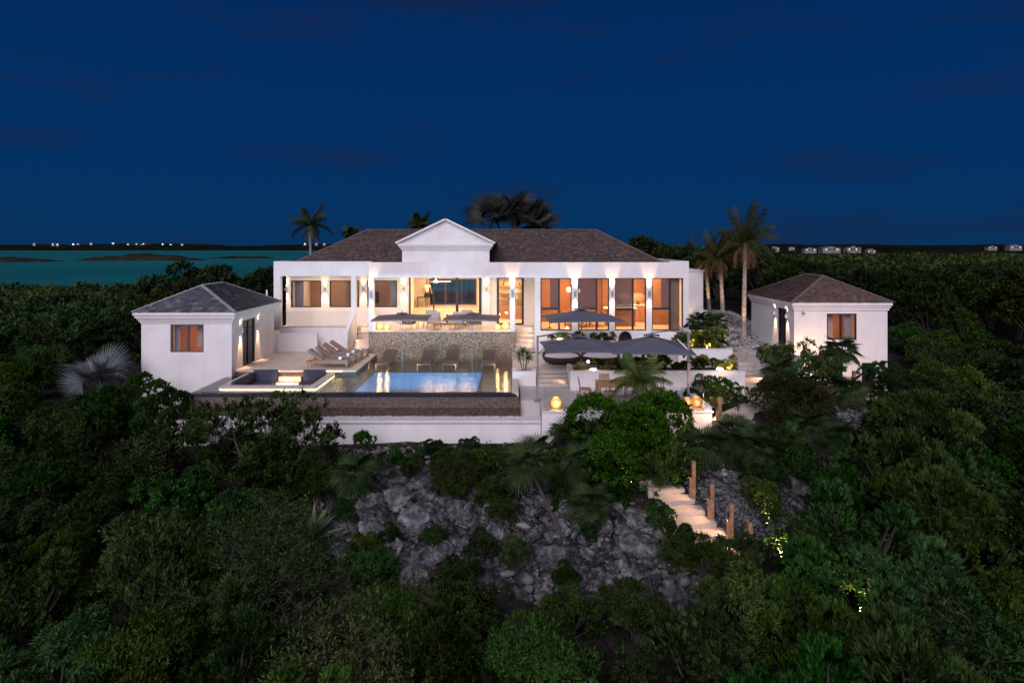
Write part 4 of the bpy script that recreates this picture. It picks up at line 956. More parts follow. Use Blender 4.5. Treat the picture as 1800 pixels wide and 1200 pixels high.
for k, (x_, s_) in enumerate(((6.5,.10),(6.9,.07),(7.5,.09))):
    tag(obj('jar', MB().lathe([(0,1.0),(s_,1.0),(s_,1.0+s_*2),(s_*.5,1.0+s_*2.6),(0,1.0+s_*2.7)], (x_,40.7,0), 10), S['int_dark'], smooth=True), ('round dark jar at the left of the lit kitchen worktop','small dark jar in the middle of the lit kitchen worktop','dark jar at the right of the lit kitchen worktop')[k], 'jar')
# pendant lamps over the dining table
pm = mat('pendant_glow', (1,.75,.4), .5, emit=((1,.62,.24), 3.2))
for k, (x_, z_) in enumerate(((3.22,2.02),(3.72,1.95))):
    p_ = thing('pendant_lamp', ('glowing round pendant lamp behind the first kitchen window pier, left one','glowing round pendant lamp in the second kitchen window, right one')[k], 'lamp', (x_, 38.6, z_))
    obj('shade', MB().lathe([(.0,-.13),(.09,-.11),(.14,-.04),(.15,.04),(.11,.12),(0,.15)], (x_,38.6,z_), 14), pm, p_, smooth=True); obj('cord', MB().tube([(x_,38.6,z_+.14),(x_,38.6,2.9)], .006, 4), S['black'], p_)
    point('pendant_light', (x_,38.35,z_-.1), 5, (1,.55,.22), .1, p_)
dt = thing('dining_table', 'long indoor dining table behind the second kitchen window', 'table', (3.9, 38.5, 0))
obj('tabletop', MB().box(2.9, 4.9, 38.1, 39.0, .72, .77), S['panel'], dt)
for x_ in (3.0,4.8):
    for y_ in (38.2,38.9): obj('leg', MB().box(x_-.03,x_+.03,y_-.03,y_+.03,0,.72), S['panel'], dt)
def simple_chair(name, label, cat, m, cushion=None, loc=(0,0,0), h=.46, bh=.92, w=.48, group=None):
    c = thing(name, label, cat, (0,0,0), group)
    for sx in (-1,1):
        obj('leg', MB().tube([(sx*(w/2-.02), -.22, 0), (sx*(w/2-.04), -.19, h)], [.016,.02], 6), m, c)
        obj('leg', MB().tube([(sx*(w/2-.02), .24, 0), (sx*(w/2-.04), .19, h), (sx*(w/2-.05), .27, bh)], [.016,.02,.016], 6), m, c)
    obj('seat', MB().bbox(-w/2, w/2, -.23, .21, h-.02, h+.03, .012), cushion or m, c)
    obj('backrest', MB().obox((0,.25,bh-.13), (w-.1,.025,.22), Matrix.Rotation(-.16,3,'X')), m, c)
    return c
ic = simple_chair('dining_chair', 'dark indoor dining chair at the table behind the second kitchen window', 'chair', S['panel'], group='indoor dining chairs'); u_ = set()
for x_, y_, r_ in ((3.3,37.85,3.14),(3.9,37.8,3.14),(4.5,37.85,3.1),(3.5,39.3,0),(4.3,39.3,0)): inst(ic, u_, (x_,y_,0), r_)
stb = thing('side_table', 'small round black side table inside the first kitchen window', 'table', (2.05, 37.4, 0))
obj('tabletop', MB().lathe([(0,.70),(.28,.70),(.28,.73),(0,.73)], (2.05,37.4,0), 18), S['black'], stb); obj('stem', MB().tube([(2.05,37.4,.02),(2.05,37.4,.7)], .025), S['black'], stb); obj('base', MB().lathe([(0,0),(.16,0),(.16,.02),(0,.03)], (2.05,37.4,0), 14), S['black'], stb)
tv = thing('television', 'black flat television on the bedroom wall inside the second left window', 'television', (-9.1, 42.5, 1.3))
obj('screen', MB().box(-9.3,-8.3,42.5,42.56,.95,1.65), S['black'], tv)
cns = thing('console_table', 'slim dark console table inside the living room beside the standing person', 'table', (-5.75, 44.0, .55))
obj('tabletop', MB().box(-6.1,-5.45,43.85,44.2,1.16,1.21), S['black'], cns)
for x_ in (-6.08,-5.47): obj('leg', MB().box(x_-.015,x_+.015,43.87,44.18,.55,1.16), S['black'], cns)

# ================================================================== COTTAGES
def cornice(parent, x0, x1, y0, y1, z0, steps, m):
    mb = MB()
    for o_, a_, b_ in steps: mb.box(x0-o_, x1+o_, y0-o_, y1+o_, z0+a_, z0+b_)
    return obj('cornice', mb, m, parent)
LC = thing('cottage', 'white cottage with a grey slate hip roof left of the pool', 'house', (-14.4, 32.8, -3.2))
lx0, lx1, ly0, ly1 = -16.4, -12.4, 30.2, 35.6
wt = .2
lw_ = wall_x(MB(), lx0, lx1, ly0, ly0+wt, -4, 1.2, [(X(299.5,30.2),X(358,30.2),Z(619,30.2),Z(570,30.2))])
lw_.box(lx0, lx0+wt, ly0+wt, ly1, -4, 1.2).box(lx0+wt, lx1-wt, ly1-wt, ly1, -4, 1.2)
dy0, dy1_, dzt = 31.45, 32.95, 1.05
lw_.box(lx1-wt, lx1, ly0+wt, dy0, -4, 1.2).box(lx1-wt, lx1, dy1_, ly1, -4, 1.2).box(lx1-wt, lx1, dy0, dy1_, dzt, 1.2).box(lx1-wt, lx1, dy0, dy1_, -4, TZ)
obj('wall', lw_, S['stucco'], LC)
cornice(LC, lx0, lx1, ly0, ly1, 1.13, ((.03,-.06,.02),(.08,.02,.12),(.14,.12,.20),(.20,.20,.32),(.26,.32,.45)), S['stucco'])
hip_roof(LC, lx0-.28, lx1+.28, ly0-.28, ly1+.28, 1.585, 2.66, (-14.4,31.75,2.66), (-14.4,34.05,2.66), .19, .24, S['slate'], 11, mat('slate_hip', (.30,.29,.30), .8, (5,.3)), .11)
obj('vent_pipe', MB().tube([(-12.75,35.5,1.5),(-12.75,35.5,2.2)], .045, 8), S['white'], LC)
window(LC, X(299.5,30.2), X(358,30.2), Z(619,30.2), Z(570,30.2), 30.23, .06, mull=[(X(329.5,30.2),.09)], m=S['frame_grey'], label='grey framed sliding window glowing orange')
window(LC, dy0, dy1_, TZ, dzt, lx1-.03, .06, mull=[(32.2,.08)], m=S['frame'], xaxis=False, flip=-1, name='sliding_door')
obj('interior_floor', MB().box(lx0+wt, lx1-wt, ly0+wt, ly1-wt, -1.3, TZ), S['int_floor'], LC)
obj('interior_ceiling', MB().box(lx0+wt, lx1-wt, ly0+wt, ly1-wt, 1.15, 1.2), S['int_wall'], LC)
obj('interior_wall', MB().box(lx0+wt+.01, lx1-wt-.6, 33.2, 33.3, TZ, 1.15), mat('amber_wall', (.55,.30,.14), .8), LC)
area('room_light', (-14.4, 31.9, .98), (0,0,-1), 11, 1.5, 1.0, (1,.46,.18), LC)
def curtain(parent, x0, x1, y, z0, z1, m, n_=20, amp=.04, axis='x'):
    v = []
    for k in range(n_+1):
        a_ = x0+(x1-x0)*k/n_; b_ = y+amp*math.sin(k*1.7)
        v += [(a_,b_,z0),(a_,b_,z1)] if axis == 'x' else [(b_,a_,z0),(b_,a_,z1)]
    return obj('curtain', MB().add(v, [(2*k,2*k+1,2*k+3,2*k+2) for k in range(n_)]), m, parent, smooth=True)
curtain(LC, -15.1, -14.86, 30.55, -.8, 1.0, S['curtain']); curtain(LC, -14.26, -13.84, 30.9, -.05, 1.0, S['curtain_o']); curtain(LC, -13.80, -13.60, 30.6, -.8, 1.0, S['curtain'])
curtain(LC, 31.5, 32.0, -12.75, TZ, 1.0, S['curtain'], axis='y')
for y_ in (31.15, 33.3): wall_lamp(LC, lx1, y_, .62, nx=1, ny=0, pu=14, pd=20, size=50, tall=.2, mt=S['white'])
# low wall between cottage and villa
o = obj('garden_wall', MB().box(-12.4, -10.28, 36.0, 36.2, -3, -.15).box(-12.6, -12.4, 35.6, 36.8, -3, -.0), S['stucco']); tag(o, 'low white wall behind the wooden loungers, right of the slate-roofed cottage', 'wall')
obj('coping', MB().box(-12.42, -10.26, 35.98, 36.22, -.15, -.12), S['cap'], o)

RC = thing('cottage', 'white cottage with a brown shingled hip roof on the right', 'house', (15.9, 35.9, -2.7))
rx0, rx1, ry0, ry1 = 13.64, 18.15, 33.0, 38.9
wx0, wx1, wz0, wz1 = X(1453.5,33), X(1506,33), Z(597,33), Z(551,33)
rw_ = wall_x(MB(), rx0, rx1, ry0, ry0+wt, -4, 1.45, [(wx0,wx1,wz0,wz1),(X(1515,33),X(1540,33),Z(695,33),Z(637.5,33))])
ry_d0, ry_d1 = 34.0, 35.05
rw_.box(rx1-wt, rx1, ry0+wt, ry1, -4, 1.45).box(rx0+wt, rx1-wt, ry1-wt, ry1, -4, 1.45)
rw_.box(rx0, rx0+wt, ry0+wt, ry_d0, -4, 1.45).box(rx0, rx0+wt, ry_d1, ry1, -4, 1.45).box(rx0, rx0+wt, ry_d0, ry_d1, 1.40, 1.45).box(rx0, rx0+wt, ry_d0, ry_d1, -4, -.84)
obj('wall', rw_, S['stucco'], RC)
cornice(RC, rx0, rx1, ry0, ry1, 1.35, ((.02,.0,.04),(.06,.04,.16),(.11,.16,.27),(.17,.27,.42)), S['stucco'])
hip_roof(RC, rx0-.2, rx1+.2, ry0-.2, ry1+.2, 1.775, 2.95, (15.9,34.9,2.95), (15.9,37.0,2.95), .19, .2, S['cedar_r'], 12, S['hip'], .11)
window(RC, wx0, wx1, wz0, wz1, 33.03, .06, mull=[(X(1479,33),.09)], m=S['frame'], label='dark framed window with grey curtains')
fr = window(RC, ry_d0, ry_d1, -.84, 1.40, rx0+.03, .07, mull=[(34.52,.10)], m=S['frame'], xaxis=False, flip=1, name='door')
obj('lower_door', MB().box(X(1515,33)+.01, X(1540,33)-.01, 33.12, 33.18, Z(695,33), Z(637.5,33)), S['frame'], RC, label='dark lower door half hidden by a bush')
obj('security_camera', MB().box(X(1411,33)-.05, X(1411,33)+.05, 32.86, 32.999, Z(550,33)-.04, Z(550,33)+.04), S['steel'], RC)
obj('wall_vent', MB().box(X(1486,33), X(1500,33), 32.985, 32.999, Z(650,33), Z(645,33)), S['cap'], RC)
obj('interior_floor', MB().box(rx0+wt, rx1-wt, ry0+wt, ry1-wt, -1.1, -.85), S['int_floor'], RC)
obj('interior_ceiling', MB().box(rx0+wt, rx1-wt, ry0+wt, ry1-wt, 1.40, 1.45), S['int_wall'], RC)
obj('interior_wall', MB().box(rx0+wt+.8, rx1-wt, 36.2, 36.3, -.85, 1.40), bpy.data.materials['amber_wall'], RC)
area('room_light', (15.9, 34.9, 1.2), (0,0,-1), 13, 1.5, 1.0, (1,.46,.20), RC)
curtain(RC, 15.22, 15.36, 33.5, -.1, 1.3, S['curtain']); curtain(RC, 15.55, 15.85, 33.7, -.1, 1.3, S['curtain_o']); curtain(RC, 16.28, 16.62, 33.45, -.1, 1.3, S['curtain'])
for y_ in (33.78, 35.35): wall_lamp(RC, rx0, y_, 1.02, nx=-1, ny=0, pu=14, pd=20, size=50, tall=.18, mt=S['white'])
# ================================================================== FURNITURE
def rotm(ax, a): return Matrix.Rotation(a, 3, ax)
# ---- wooden sun loungers on the deck (head towards -x, foot towards +x), origin under the middle
def wood_lounger():
    t = thing('sun_lounger', '', 'sun lounger', (0,0,0), 'wooden sun loungers on the deck')
    fr = MB()
    for y_ in (-.31,.27): fr.box(-.95, 1.0, y_, y_+.04, .24, .31)
    fr.box(.96, 1.0, -.27, .27, .24, .31).box(-.95, -.91, -.27, .27, .24, .31)
    obj('frame', fr, S['wood'], t)
    for x_ in (-.9,.90):
        for y_ in (-.31,.25): obj('leg', MB().box(x_, x_+.06, y_, y_+.06, 0, .24), S['wood'], t)
    for k in range(11): obj('slat', MB().box(-.12+k*.1, -.04+k*.1, -.27, .27, .285, .30), S['wood'], t)
    obj('seat_cushion', MB().bbox(-.22, .97, -.285, .285, .315, .385, .02), S['cushion'], t)
    m_ = rotm('Y', .62); c = Vector((-.22,0,.34)) + m_ @ Vector((-.40,0,.03))
    mb = MB(); mb.bbox(-.40,.40,-.285,.285,-.035,.035,.02); mb.v = [tuple(c + m_ @ Vector(v)) for v in mb.v]; obj('back_cushion', mb, S['cushion'], t)
    c = Vector((-.22,0,.30)) + m_ @ Vector((-.40,0,0)); obj('backrest', MB().obox(c, (.80,.54,.03), m_), S['wood'], t)
    obj('prop', MB().tube([(-.66,-.22,.56),(-.82,-.22,.28)], .014, 5).tube([(-.66,.22,.56),(-.82,.22,.28)], .014, 5), S['wood'], t)
    return t
LL = ['nearest wooden lounger on the deck with taupe cushion, closest to the sunken pit', 'second wooden lounger from the sunken pit, taupe cushion',
      'third wooden lounger from the sunken pit, taupe cushion', 'farthest wooden lounger, closest to the villa wall and stairs']
wl_ = wood_lounger(); u1 = set()
tw = thing('rolled_towel', '', 'towel', (0,0,0), 'rolled towels on the loungers')
obj('roll', MB().tube([(0,-.20,.07),(0,.20,.07)], .07, 12), S['towel'], tw, smooth=False)
obj('band', MB().tube([(0,-.05,.07),(0,.05,.07)], .0735, 12).tube([(0,.10,.07),(0,.13,.07)], .0735, 12), S['towelband'], tw)
u2 = set()
for i, (x_, y_) in enumerate(((-8.45,31.35),(-8.38,32.32),(-8.30,33.28),(-8.22,34.25))):
    inst(wl_, u1, (x_, y_, TZ), 0.03*(i-1), LL[i])
    inst(tw, u2, (x_+.62, y_, TZ+.385), .3*((i%2)-.5), ['rolled white towel with navy band on the nearest wooden lounger','rolled white towel with navy band on the second wooden lounger','rolled white towel with navy band on the third wooden lounger','rolled white towel with navy band on the farthest wooden lounger'][i])
# ---- sling loungers standing in the shallow pool shelf, facing the camera (foot towards -y)
def sling():
    t = thing('pool_lounger', '', 'sun lounger', (0,0,0), 'brown loungers in the shallow water')
    m_ = rotm('X', .50)
    fr = MB()
    for sx in (-.34,.31): fr.box(sx, sx+.03, -1.0, .15, .30, .345)
    fr.box(-.31,.31,-1.0,-.96,.30,.345)
    for sx in (-.325,.325): fr.obox(Vector((sx,.15,.32)) + m_ @ Vector((0,.44,0)), (.03,.90,.04), m_)
    obj('frame', fr, S['slingframe'], t)
    obj('seat', MB().bbox(-.31,.31,-.99,.16,.33,.36,.01), S['sling'], t)
    mb = MB(); mb.bbox(-.31,.31,0,.86,-.012,.018,.008); mb.v = [tuple(Vector((0,.15,.345)) + m_ @ Vector(v)) for v in mb.v]; obj('backrest', mb, S['sling'], t)
    for sx in (-.34,.31):
        for y_ in (-.96,.02): obj('leg', MB().box(sx, sx+.03, y_, y_+.04, 0, .30), S['slingframe'], t)
    return t
sl = sling(); u3 = set()
for i, (px, lb) in enumerate(((679,'brown lounger in the pool shallows, leftmost, by the wooden deck'),(749.5,'brown lounger in the pool shallows, second from the deck, left of the middle pair'),(792.5,'brown lounger in the pool shallows, right one of the middle pair'),(859,'brown lounger in the pool shallows, standing alone at the right end'))):
    inst(sl, u3, (X(px,34.1), 34.35, -1.62), -.06+.02*i, lb)
# ---- glowing woven globe lanterns
glow_m = mat('lantern_glow', (1,.7,.3), .5, emit=((1.0,.52,.13), 1.35)); glow_a = mat('lantern_glow_amber', (1,.5,.2), .5, emit=((1.0,.34,.09), .6))
core_m = mat('lantern_core', (1,.8,.5), .5, emit=((1.0,.80,.42), 9)); cane = mat('woven_cane', (.45,.26,.10), .7)
def lantern(name, label, x, y, zb, r, glow=glow_m, power=9, squash=1.0, handle=False, n=20):
    t = thing('globe_lantern', label, 'lantern', (x,y,zb), 'glowing woven lanterns')
    h = 2*r*squash*.94; prof = [(r*math.sin(math.pi*(.13+.74*k/8)), h*.5*(1-math.cos(math.pi*(.13+.74*k/8))/math.cos(math.pi*.13))) for k in range(9)]
    obj('shade', MB().lathe([(p*.93, z) for p, z in prof], (x,y,zb), 20), glow, t, smooth=True)
    w_ = MB()
    for k in range(n):
        a_ = 2*math.pi*k/n
        for s_ in (-1,1): w_.tube([(x+p*math.cos(a_+s_*j*.12), y+p*math.sin(a_+s_*j*.12), zb+z) for j,(p,z) in enumerate(prof)], .005, 3, False)
    for j in (0,2,4,6,8): p, z = prof[j]; w_.tube([(x+p*math.cos(a_*2*math.pi/20), y+p*math.sin(a_*2*math.pi/20), zb+z) for a_ in range(21)], .006, 3, False)
    obj('weave', w_, cane, t)
    obj('candle', MB().lathe([(0,.02),(.05,.02),(.05,h*.5),(0,h*.5)], (x,y-r*.90*.0,zb), 10), core_m, t)
    point('lantern_light', (x, y-r*1.15, zb+h*.55), power*.45, (1,.60,.26), r*.4, t); point('lantern_light', (x, y, zb+h*1.15), power*.55, (1,.60,.26), r*.4, t)
    if False: obj('handle', MB().tube([(x-.05,y,zb+h),(x-.04,y,zb+h*1.25),(x+.04,y,zb+h*1.25),(x+.05,y,zb+h)], .006, 4), S['black'], t)
    return t
def yz(py, z): return F*(4.5-z)/(py-432)
lantern('l', 'round glowing lantern at the left end of the porch edge, beside the column', X(667.5,36.55), 36.6, .004, .20)
lantern('l', 'flatter glowing lantern at the left end of the porch, right one of its pair', X(680.5,36.45), 36.5, .004, .19, squash=.82)
lantern('l', 'flatter glowing lantern at the right end of the porch, left one of its pair', X(875,36.45), 36.5, .004, .19, squash=.82)
lantern('l', 'round glowing lantern at the right end of the porch beside the column', X(889,36.55), 36.6, .004, .205)
lantern('l', 'yellow glowing globe lantern alone at the front edge of the lower terrace', X(977.5,25.6), 25.62, LZ+.002, .22, power=8, handle=True)
lantern('l', 'smaller amber lantern at the right corner of the lower terrace', X(1208.5,26.0), 26.05, LZ+.002, .16, glow_a, 3, handle=True, n=14)
lantern('l', 'larger dim amber lantern in the right corner of the lower terrace', X(1224,25.75), 25.8, LZ+.002, .21, glow_a, 3, handle=True, n=14)

# ---- parasols
def canopy_mesh(w, d, zc, ze, sag=.04, n=6, ov=.10):
    """square canopy: ridges to the corners, panels sagging a little, a short valance"""
    mb = MB(); v = []; R_ = 8
    cor = [(-w/2,-d/2),(w/2,-d/2),(w/2,d/2),(-w/2,d/2)]
    rings = []
    for i in range(R_+1):
        t_ = i/R_; ring = []
        for k in range(4):
            (xa,ya),(xb,yb) = cor[k], cor[(k+1)%4]
            for j in range(n):
                s = j/n; x_ = (xa+(xb-xa)*s)*t_; y_ = (ya+(yb-ya)*s)*t_
                bow = 1-(2*s-1)**2
                x_ *= 1-.03*bow*t_; y_ *= 1-.03*bow*t_
                ring.append((x_, y_, zc+(ze-zc)*t_**.92 - sag*bow*math.sin(math.pi*t_*.8) + .05*bow*t_))
        rings.append(ring)
    m = 4*n
    for r in rings: v += r
    v += [(x*1.003,y*1.003,z-ov*.6) for x,y,z in rings[-1]]
    f = [(i*m+k, i*m+(k+1)%m, (i+1)*m+(k+1)%m, (i+1)*m+k) for i in range(R_+1) for k in range(m)]
    return mb.add(v, f)
def thick(o, t_=.012):
    md = o.modifiers.new('cloth_thickness', 'SOLIDIFY'); md.thickness = t_; return o
def parasol(name, label, cx, cy, zb, zc, ze, w, d, rotz=0, kind='centre', mast=None, canvas=None, cat='parasol'):
    t = thing(name, label, cat, (cx if mast is None else mast[0], cy if mast is None else mast[1], zb))
    c, s_ = math.cos(rotz), math.sin(rotz); T = lambda p: (cx+p[0]*c-p[1]*s_, cy+p[0]*s_+p[1]*c, p[2])
    cm_ = canopy_mesh(w, d, zc, ze); cm_.v = [T(v) for v in cm_.v]
    can = thick(obj('canopy', cm_, canvas or S['canvas'], t, smooth=False))
    vt = canopy_mesh(w*.2, d*.2, zc+.05, zc-.02, .0, 3, .0); vt.v = [T(v) for v in vt.v]; thick(obj('vent', vt, canvas or S['canvas'], can))
    hub = zc-.28
    obj('finial', MB().lathe([(0,zc+.03),(.035,zc+.04),(.03,zc+.12),(0,zc+.13)], (cx,cy,0), 8), S['pole'], t)
    for k in range(4):
        e_ = T(((-1,1,1,-1)[k]*w*.49, (-1,-1,1,1)[k]*d*.49, ze-.02)); mid = T(((-1,1,1,-1)[k]*w*.24, (-1,-1,1,1)[k]*d*.24, (ze+zc)/2-.08))
        obj('rib', MB().tube([(cx,cy,zc-.05), e_], .012, 4).tube([(cx,cy,hub-.22), mid], .010, 4), S['pole'], t)
    if kind == 'centre':
        obj('pole', MB().tube([(cx,cy,zb+.05),(cx,cy,zc)], .035, 8), S['pole'], t); obj('base', MB().lathe([(0,0),(.32,0),(.32,.06),(.05,.08),(.05,.3),(0,.3)], (cx,cy,zb), 18), S['pole'], t)
    elif kind == 'pool':
        obj('pole', MB().tube([(cx,cy,zb),(cx,cy,zc)], .011, 8), S['pole'], t)
    else:
        mx_, my_, mt_ = mast
        obj('mast', MB().box(mx_-.042,mx_+.042,my_-.042,my_+.042,zb+.02,mt_), S['pole'], t)
        obj('base', MB().box(mx_-.16,mx_+.16,my_-.16,my_+.16,zb,zb+.02), S['pole'], t)
        obj('arm', MB().tube([(mx_,my_,mt_-.04),(mx_+(cx-mx_)*.5,my_+(cy-my_)*.5,mt_-.02),(cx,cy,zc+.10)], .03, 6), S['steel'], t)
        obj('strut', MB().tube([(mx_,my_,mt_-.75),(mx_+(cx-mx_)*.28,my_+(cy-my_)*.28,mt_-.35),(cx,cy,hub-.05)], .022, 6), S['steel'], t)
        obj('crank', MB().box(mx_-.06,mx_+.06,my_-.11,my_-.042,mt_-1.5,mt_-1.25), S['pole'], t)
    return t
parasol('parasol', 'tall charcoal parasol on a central pole in front of the kitchen windows', X(1022,33.2), 33.2, TZ, 1.42, .98, 3.6, 2.9, .10)
parasol('cantilever_parasol', 'charcoal cantilever parasol over the two daybeds, mast on the left', X(1018,29.2), 29.1, LZ, .62, .22, 3.15, 3.1, .04, 'cant', (X(945,27.0), 27.0, Z(590,27.0)))
parasol('cantilever_parasol', 'charcoal cantilever parasol over the dining table, mast on the right', X(1146,28.6), 28.7, LZ, .74, .20, 3.3, 3.0, -.13, 'cant', (X(1210,27.6), 27.6, Z(583,27.6)))
parasol('pool_parasol', 'thin taupe parasol standing in the pool on a slim white pole, left one', X(707,31.6), 31.6, -1.6, 1.36, 1.18, 2.5, 2.3, .03, 'pool', canvas=S['canvas_t'])
parasol('pool_parasol', 'thin taupe parasol standing in the pool on a slim white pole, right one', X(830,31.6), 31.6, -1.6, 1.36, 1.18, 2.5, 2.3, -.04, 'pool', canvas=S['canvas_t'])

# ---- round wicker daybeds
def daybed(label, x, y, rz):
    t = thing('daybed', label, 'daybed', (x,y,TZ))
    c, s_ = math.cos(rz), math.sin(rz)
    def tr(mb): mb.v = [(x+a*c-b*s_, y+a*s_+b*c, TZ+z) for a,b,z in mb.v]; return mb
    n = 36; v = []; prof = [(.62,.02,0),(.80,.10,.0),(.92,.26,.55),(.93,.36,1.0),(.86,.37,1.0),(.84,.24,.6),(.0,.24,.2)]
    for r, z, k in prof:
        for i in range(n):
            a_ = 2*math.pi*i/n; back = max(0, math.sin(a_))**.8
            v.append((r*math.cos(a_)*1.0, r*math.sin(a_)*.92, z + (k*.30*back if r > .5 else 0)))
    obj('basket', tr(MB().add(v, [(i*n+k, i*n+(k+1)%n, (i+1)*n+(k+1)%n, (i+1)*n+k) for i in range(len(prof)-1) for k in range(n)])), S['wicker'], t, smooth=True)
    obj('mattress', tr(MB().lathe([(0,.25),(.78,.25),(.815,.30),(.80,.38),(.72,.41),(0,.42)], n=30)), S['linen'], t, smooth=True)
    for i, (a, b, w) in enumerate(((-.52,.38,.42),(-.12,.55,.46),(.33,.50,.42))):
        mb = MB().bbox(-w/2,w/2,-.09,.09,0,.33,.05); m_ = rotm('Z', (.5,.05,-.4)[i]) @ rotm('X', -.32); mb.v = [tuple(Vector((a,b,.41)) + m_ @ Vector(q)) for q in mb.v]; tr(mb)
        mb.v = [tuple(q) for q in mb.v]
        o = obj('throw_pillow', mb, S['linen'] if i != 1 else S['greyfab'])
        tag(o, ('pale pillow at the left of the ','grey pillow in the middle of the ','pale pillow at the right of the ')[i] + label[:28].strip(), 'pillow', 'pillows on the wicker daybeds')
daybed('left dark wicker daybed with pale mattress under the parasol', X(987.5,32.4), 32.5, .12)
daybed('right dark wicker daybed with pale mattress under the parasol', X(1056,32.4), 32.5, -.14)
# ---- hooded wicker egg chair
eg = thing('egg_chair', 'hooded dark wicker chair behind the parasols, by the kitchen wall', 'chair', (X(1099,34.4), 34.4, TZ))
ex, ey = X(1099,34.4), 34.4; n = 20; v = []
for i in range(12):
    ph = math.pi*(.04+.92*i/11)
    for k in range(n+1):
        a_ = math.pi*(-.22)+math.pi*1.44*k/n
        v.append((ex+.36*math.sin(ph)**.7*math.cos(a_), ey+.30*math.sin(ph)**.7*math.sin(a_), TZ+.72-.56*math.cos(ph)))
thick(obj('shell', MB().add(v, [(i*(n+1)+k, i*(n+1)+k+1, (i+1)*(n+1)+k+1, (i+1)*(n+1)+k) for i in range(11) for k in range(n)]), S['wicker'], eg, smooth=True), .03)
obj('cushion', MB().lathe([(0,.0),(.26,.02),(.29,.08),(.24,.13),(0,.14)], (ex,ey,TZ+.38), 16), S['greyfab'], eg, smooth=True); obj('base', MB().lathe([(0,0),(.27,0),(.24,.05),(.05,.1),(.05,.2),(0,.2)], (ex,ey,TZ), 14), S['wicker'], eg)
# ---- porch lounge set
def armchair(label, wood, cush, w=.72, two=False):
    t = thing('lounge_chair', label, 'chair', (0,0,0), 'porch lounge chairs')
    for sx in (-1,1):
        x_ = sx*w/2
        obj('leg', MB().tube([(x_*1.04,-.34,0),(x_,-.28,.58)], [.014,.02], 6), wood, t); obj('leg', MB().tube([(x_*1.04,.36,0),(x_,.26,.62)], [.014,.02], 6), wood, t)
        obj('armrest', MB().obox((x_,-.01,.60),(.045,.66,.03), rotm('X',.05)), wood, t)
    obj('seat_cushion', MB().bbox(-w/2+.04,w/2-.04,-.32,.28,.30,.44,.035), cush, t)
    obj('seat_frame', MB().box(-w/2+.03,w/2-.03,-.30,.28,.26,.299), wood, t)
    mb = MB().bbox(-w/2+.05,w/2-.05,-.06,.07,0,.46,.035); m_ = rotm('X',-.24); mb.v = [tuple(Vector((0,.24,.42)) + m_ @ Vector(q)) for q in mb.v]; obj('back_cushion', mb, cush, t)
    obj('back_frame', MB().obox(Vector((0,.36,.58)),(w-.08,.02,.34), rotm('X',-.24)), wood, t)
    return t
ac = armchair('', S['wood'], S['greyfab']); u4 = set()
for px, y_, r_, lb in ((763,37.25,.06,'grey cushioned lounge chair facing the pool, left of the low table'),(804,37.25,-.08,'grey cushioned lounge chair facing the pool, right of the low table'),
                       (757,38.35,.05,'lounge chair at the back of the porch behind the left facing chair'),(819,38.35,-.05,'lounge chair at the back of the porch behind the right facing chair')):
    inst(ac, u4, (X(px,y_), y_, .002), r_, lb)
rc = armchair('', S['wood'], S['int_dark'], .62); u5 = set()
for px, y_, r_, lb in ((718,36.95,1.25,'dark woven side chair at the left end of the porch seating'),(832,36.95,-1.3,'dark woven side chair at the right end of the porch seating')):
    inst(rc, u5, (X(px,y_), y_, .002), r_, lb)
ct = thing('coffee_table', 'long low teak table in the middle of the porch seating', 'table', (X(782,36.8), 36.8, .002)); cx_, cy_ = X(782,36.75), 36.75
obj('tabletop', MB().bbox(cx_-.66,cx_+.66,cy_-.25,cy_+.25,.34,.38,.01), S['wood'], ct)
for sx in (-1,1):
    for sy in (-1,1): obj('leg', MB().tube([(cx_+sx*.58,cy_+sy*.2,.0),(cx_+sx*.52,cy_+sy*.17,.34)], [.012,.02], 6), S['wood'], ct)
sdt = thing('side_table', '', 'table', (0,0,0), 'porch side tables'); obj('tabletop', MB().lathe([(0,.44),(.22,.44),(.22,.47),(0,.47)], n=16), S['wood'], sdt)
for k in range(3): a_ = k*2.09; obj('leg', MB().tube([(.2*math.cos(a_),.2*math.sin(a_),0),(.13*math.cos(a_),.13*math.sin(a_),.44)], .012, 5), S['wood'], sdt)
u6 = set(); inst(sdt, u6, (X(738,37.3),37.3,.002), 0, 'small round teak table between the left side chair and lounge chair'); inst(sdt, u6, (X(785,38.1),38.1,.002), 0, 'small round teak table between the two rear lounge chairs')
o = obj('vase', MB().lathe([(0,0),(.07,0),(.08,.12),(.06,.30),(.045,.38),(.05,.42),(.03,.42)], (X(786,36.75),36.75,.382), 12), S['trunk'], smooth=True); tag(o, 'slim grey-brown vase standing on the low teak table', 'vase')
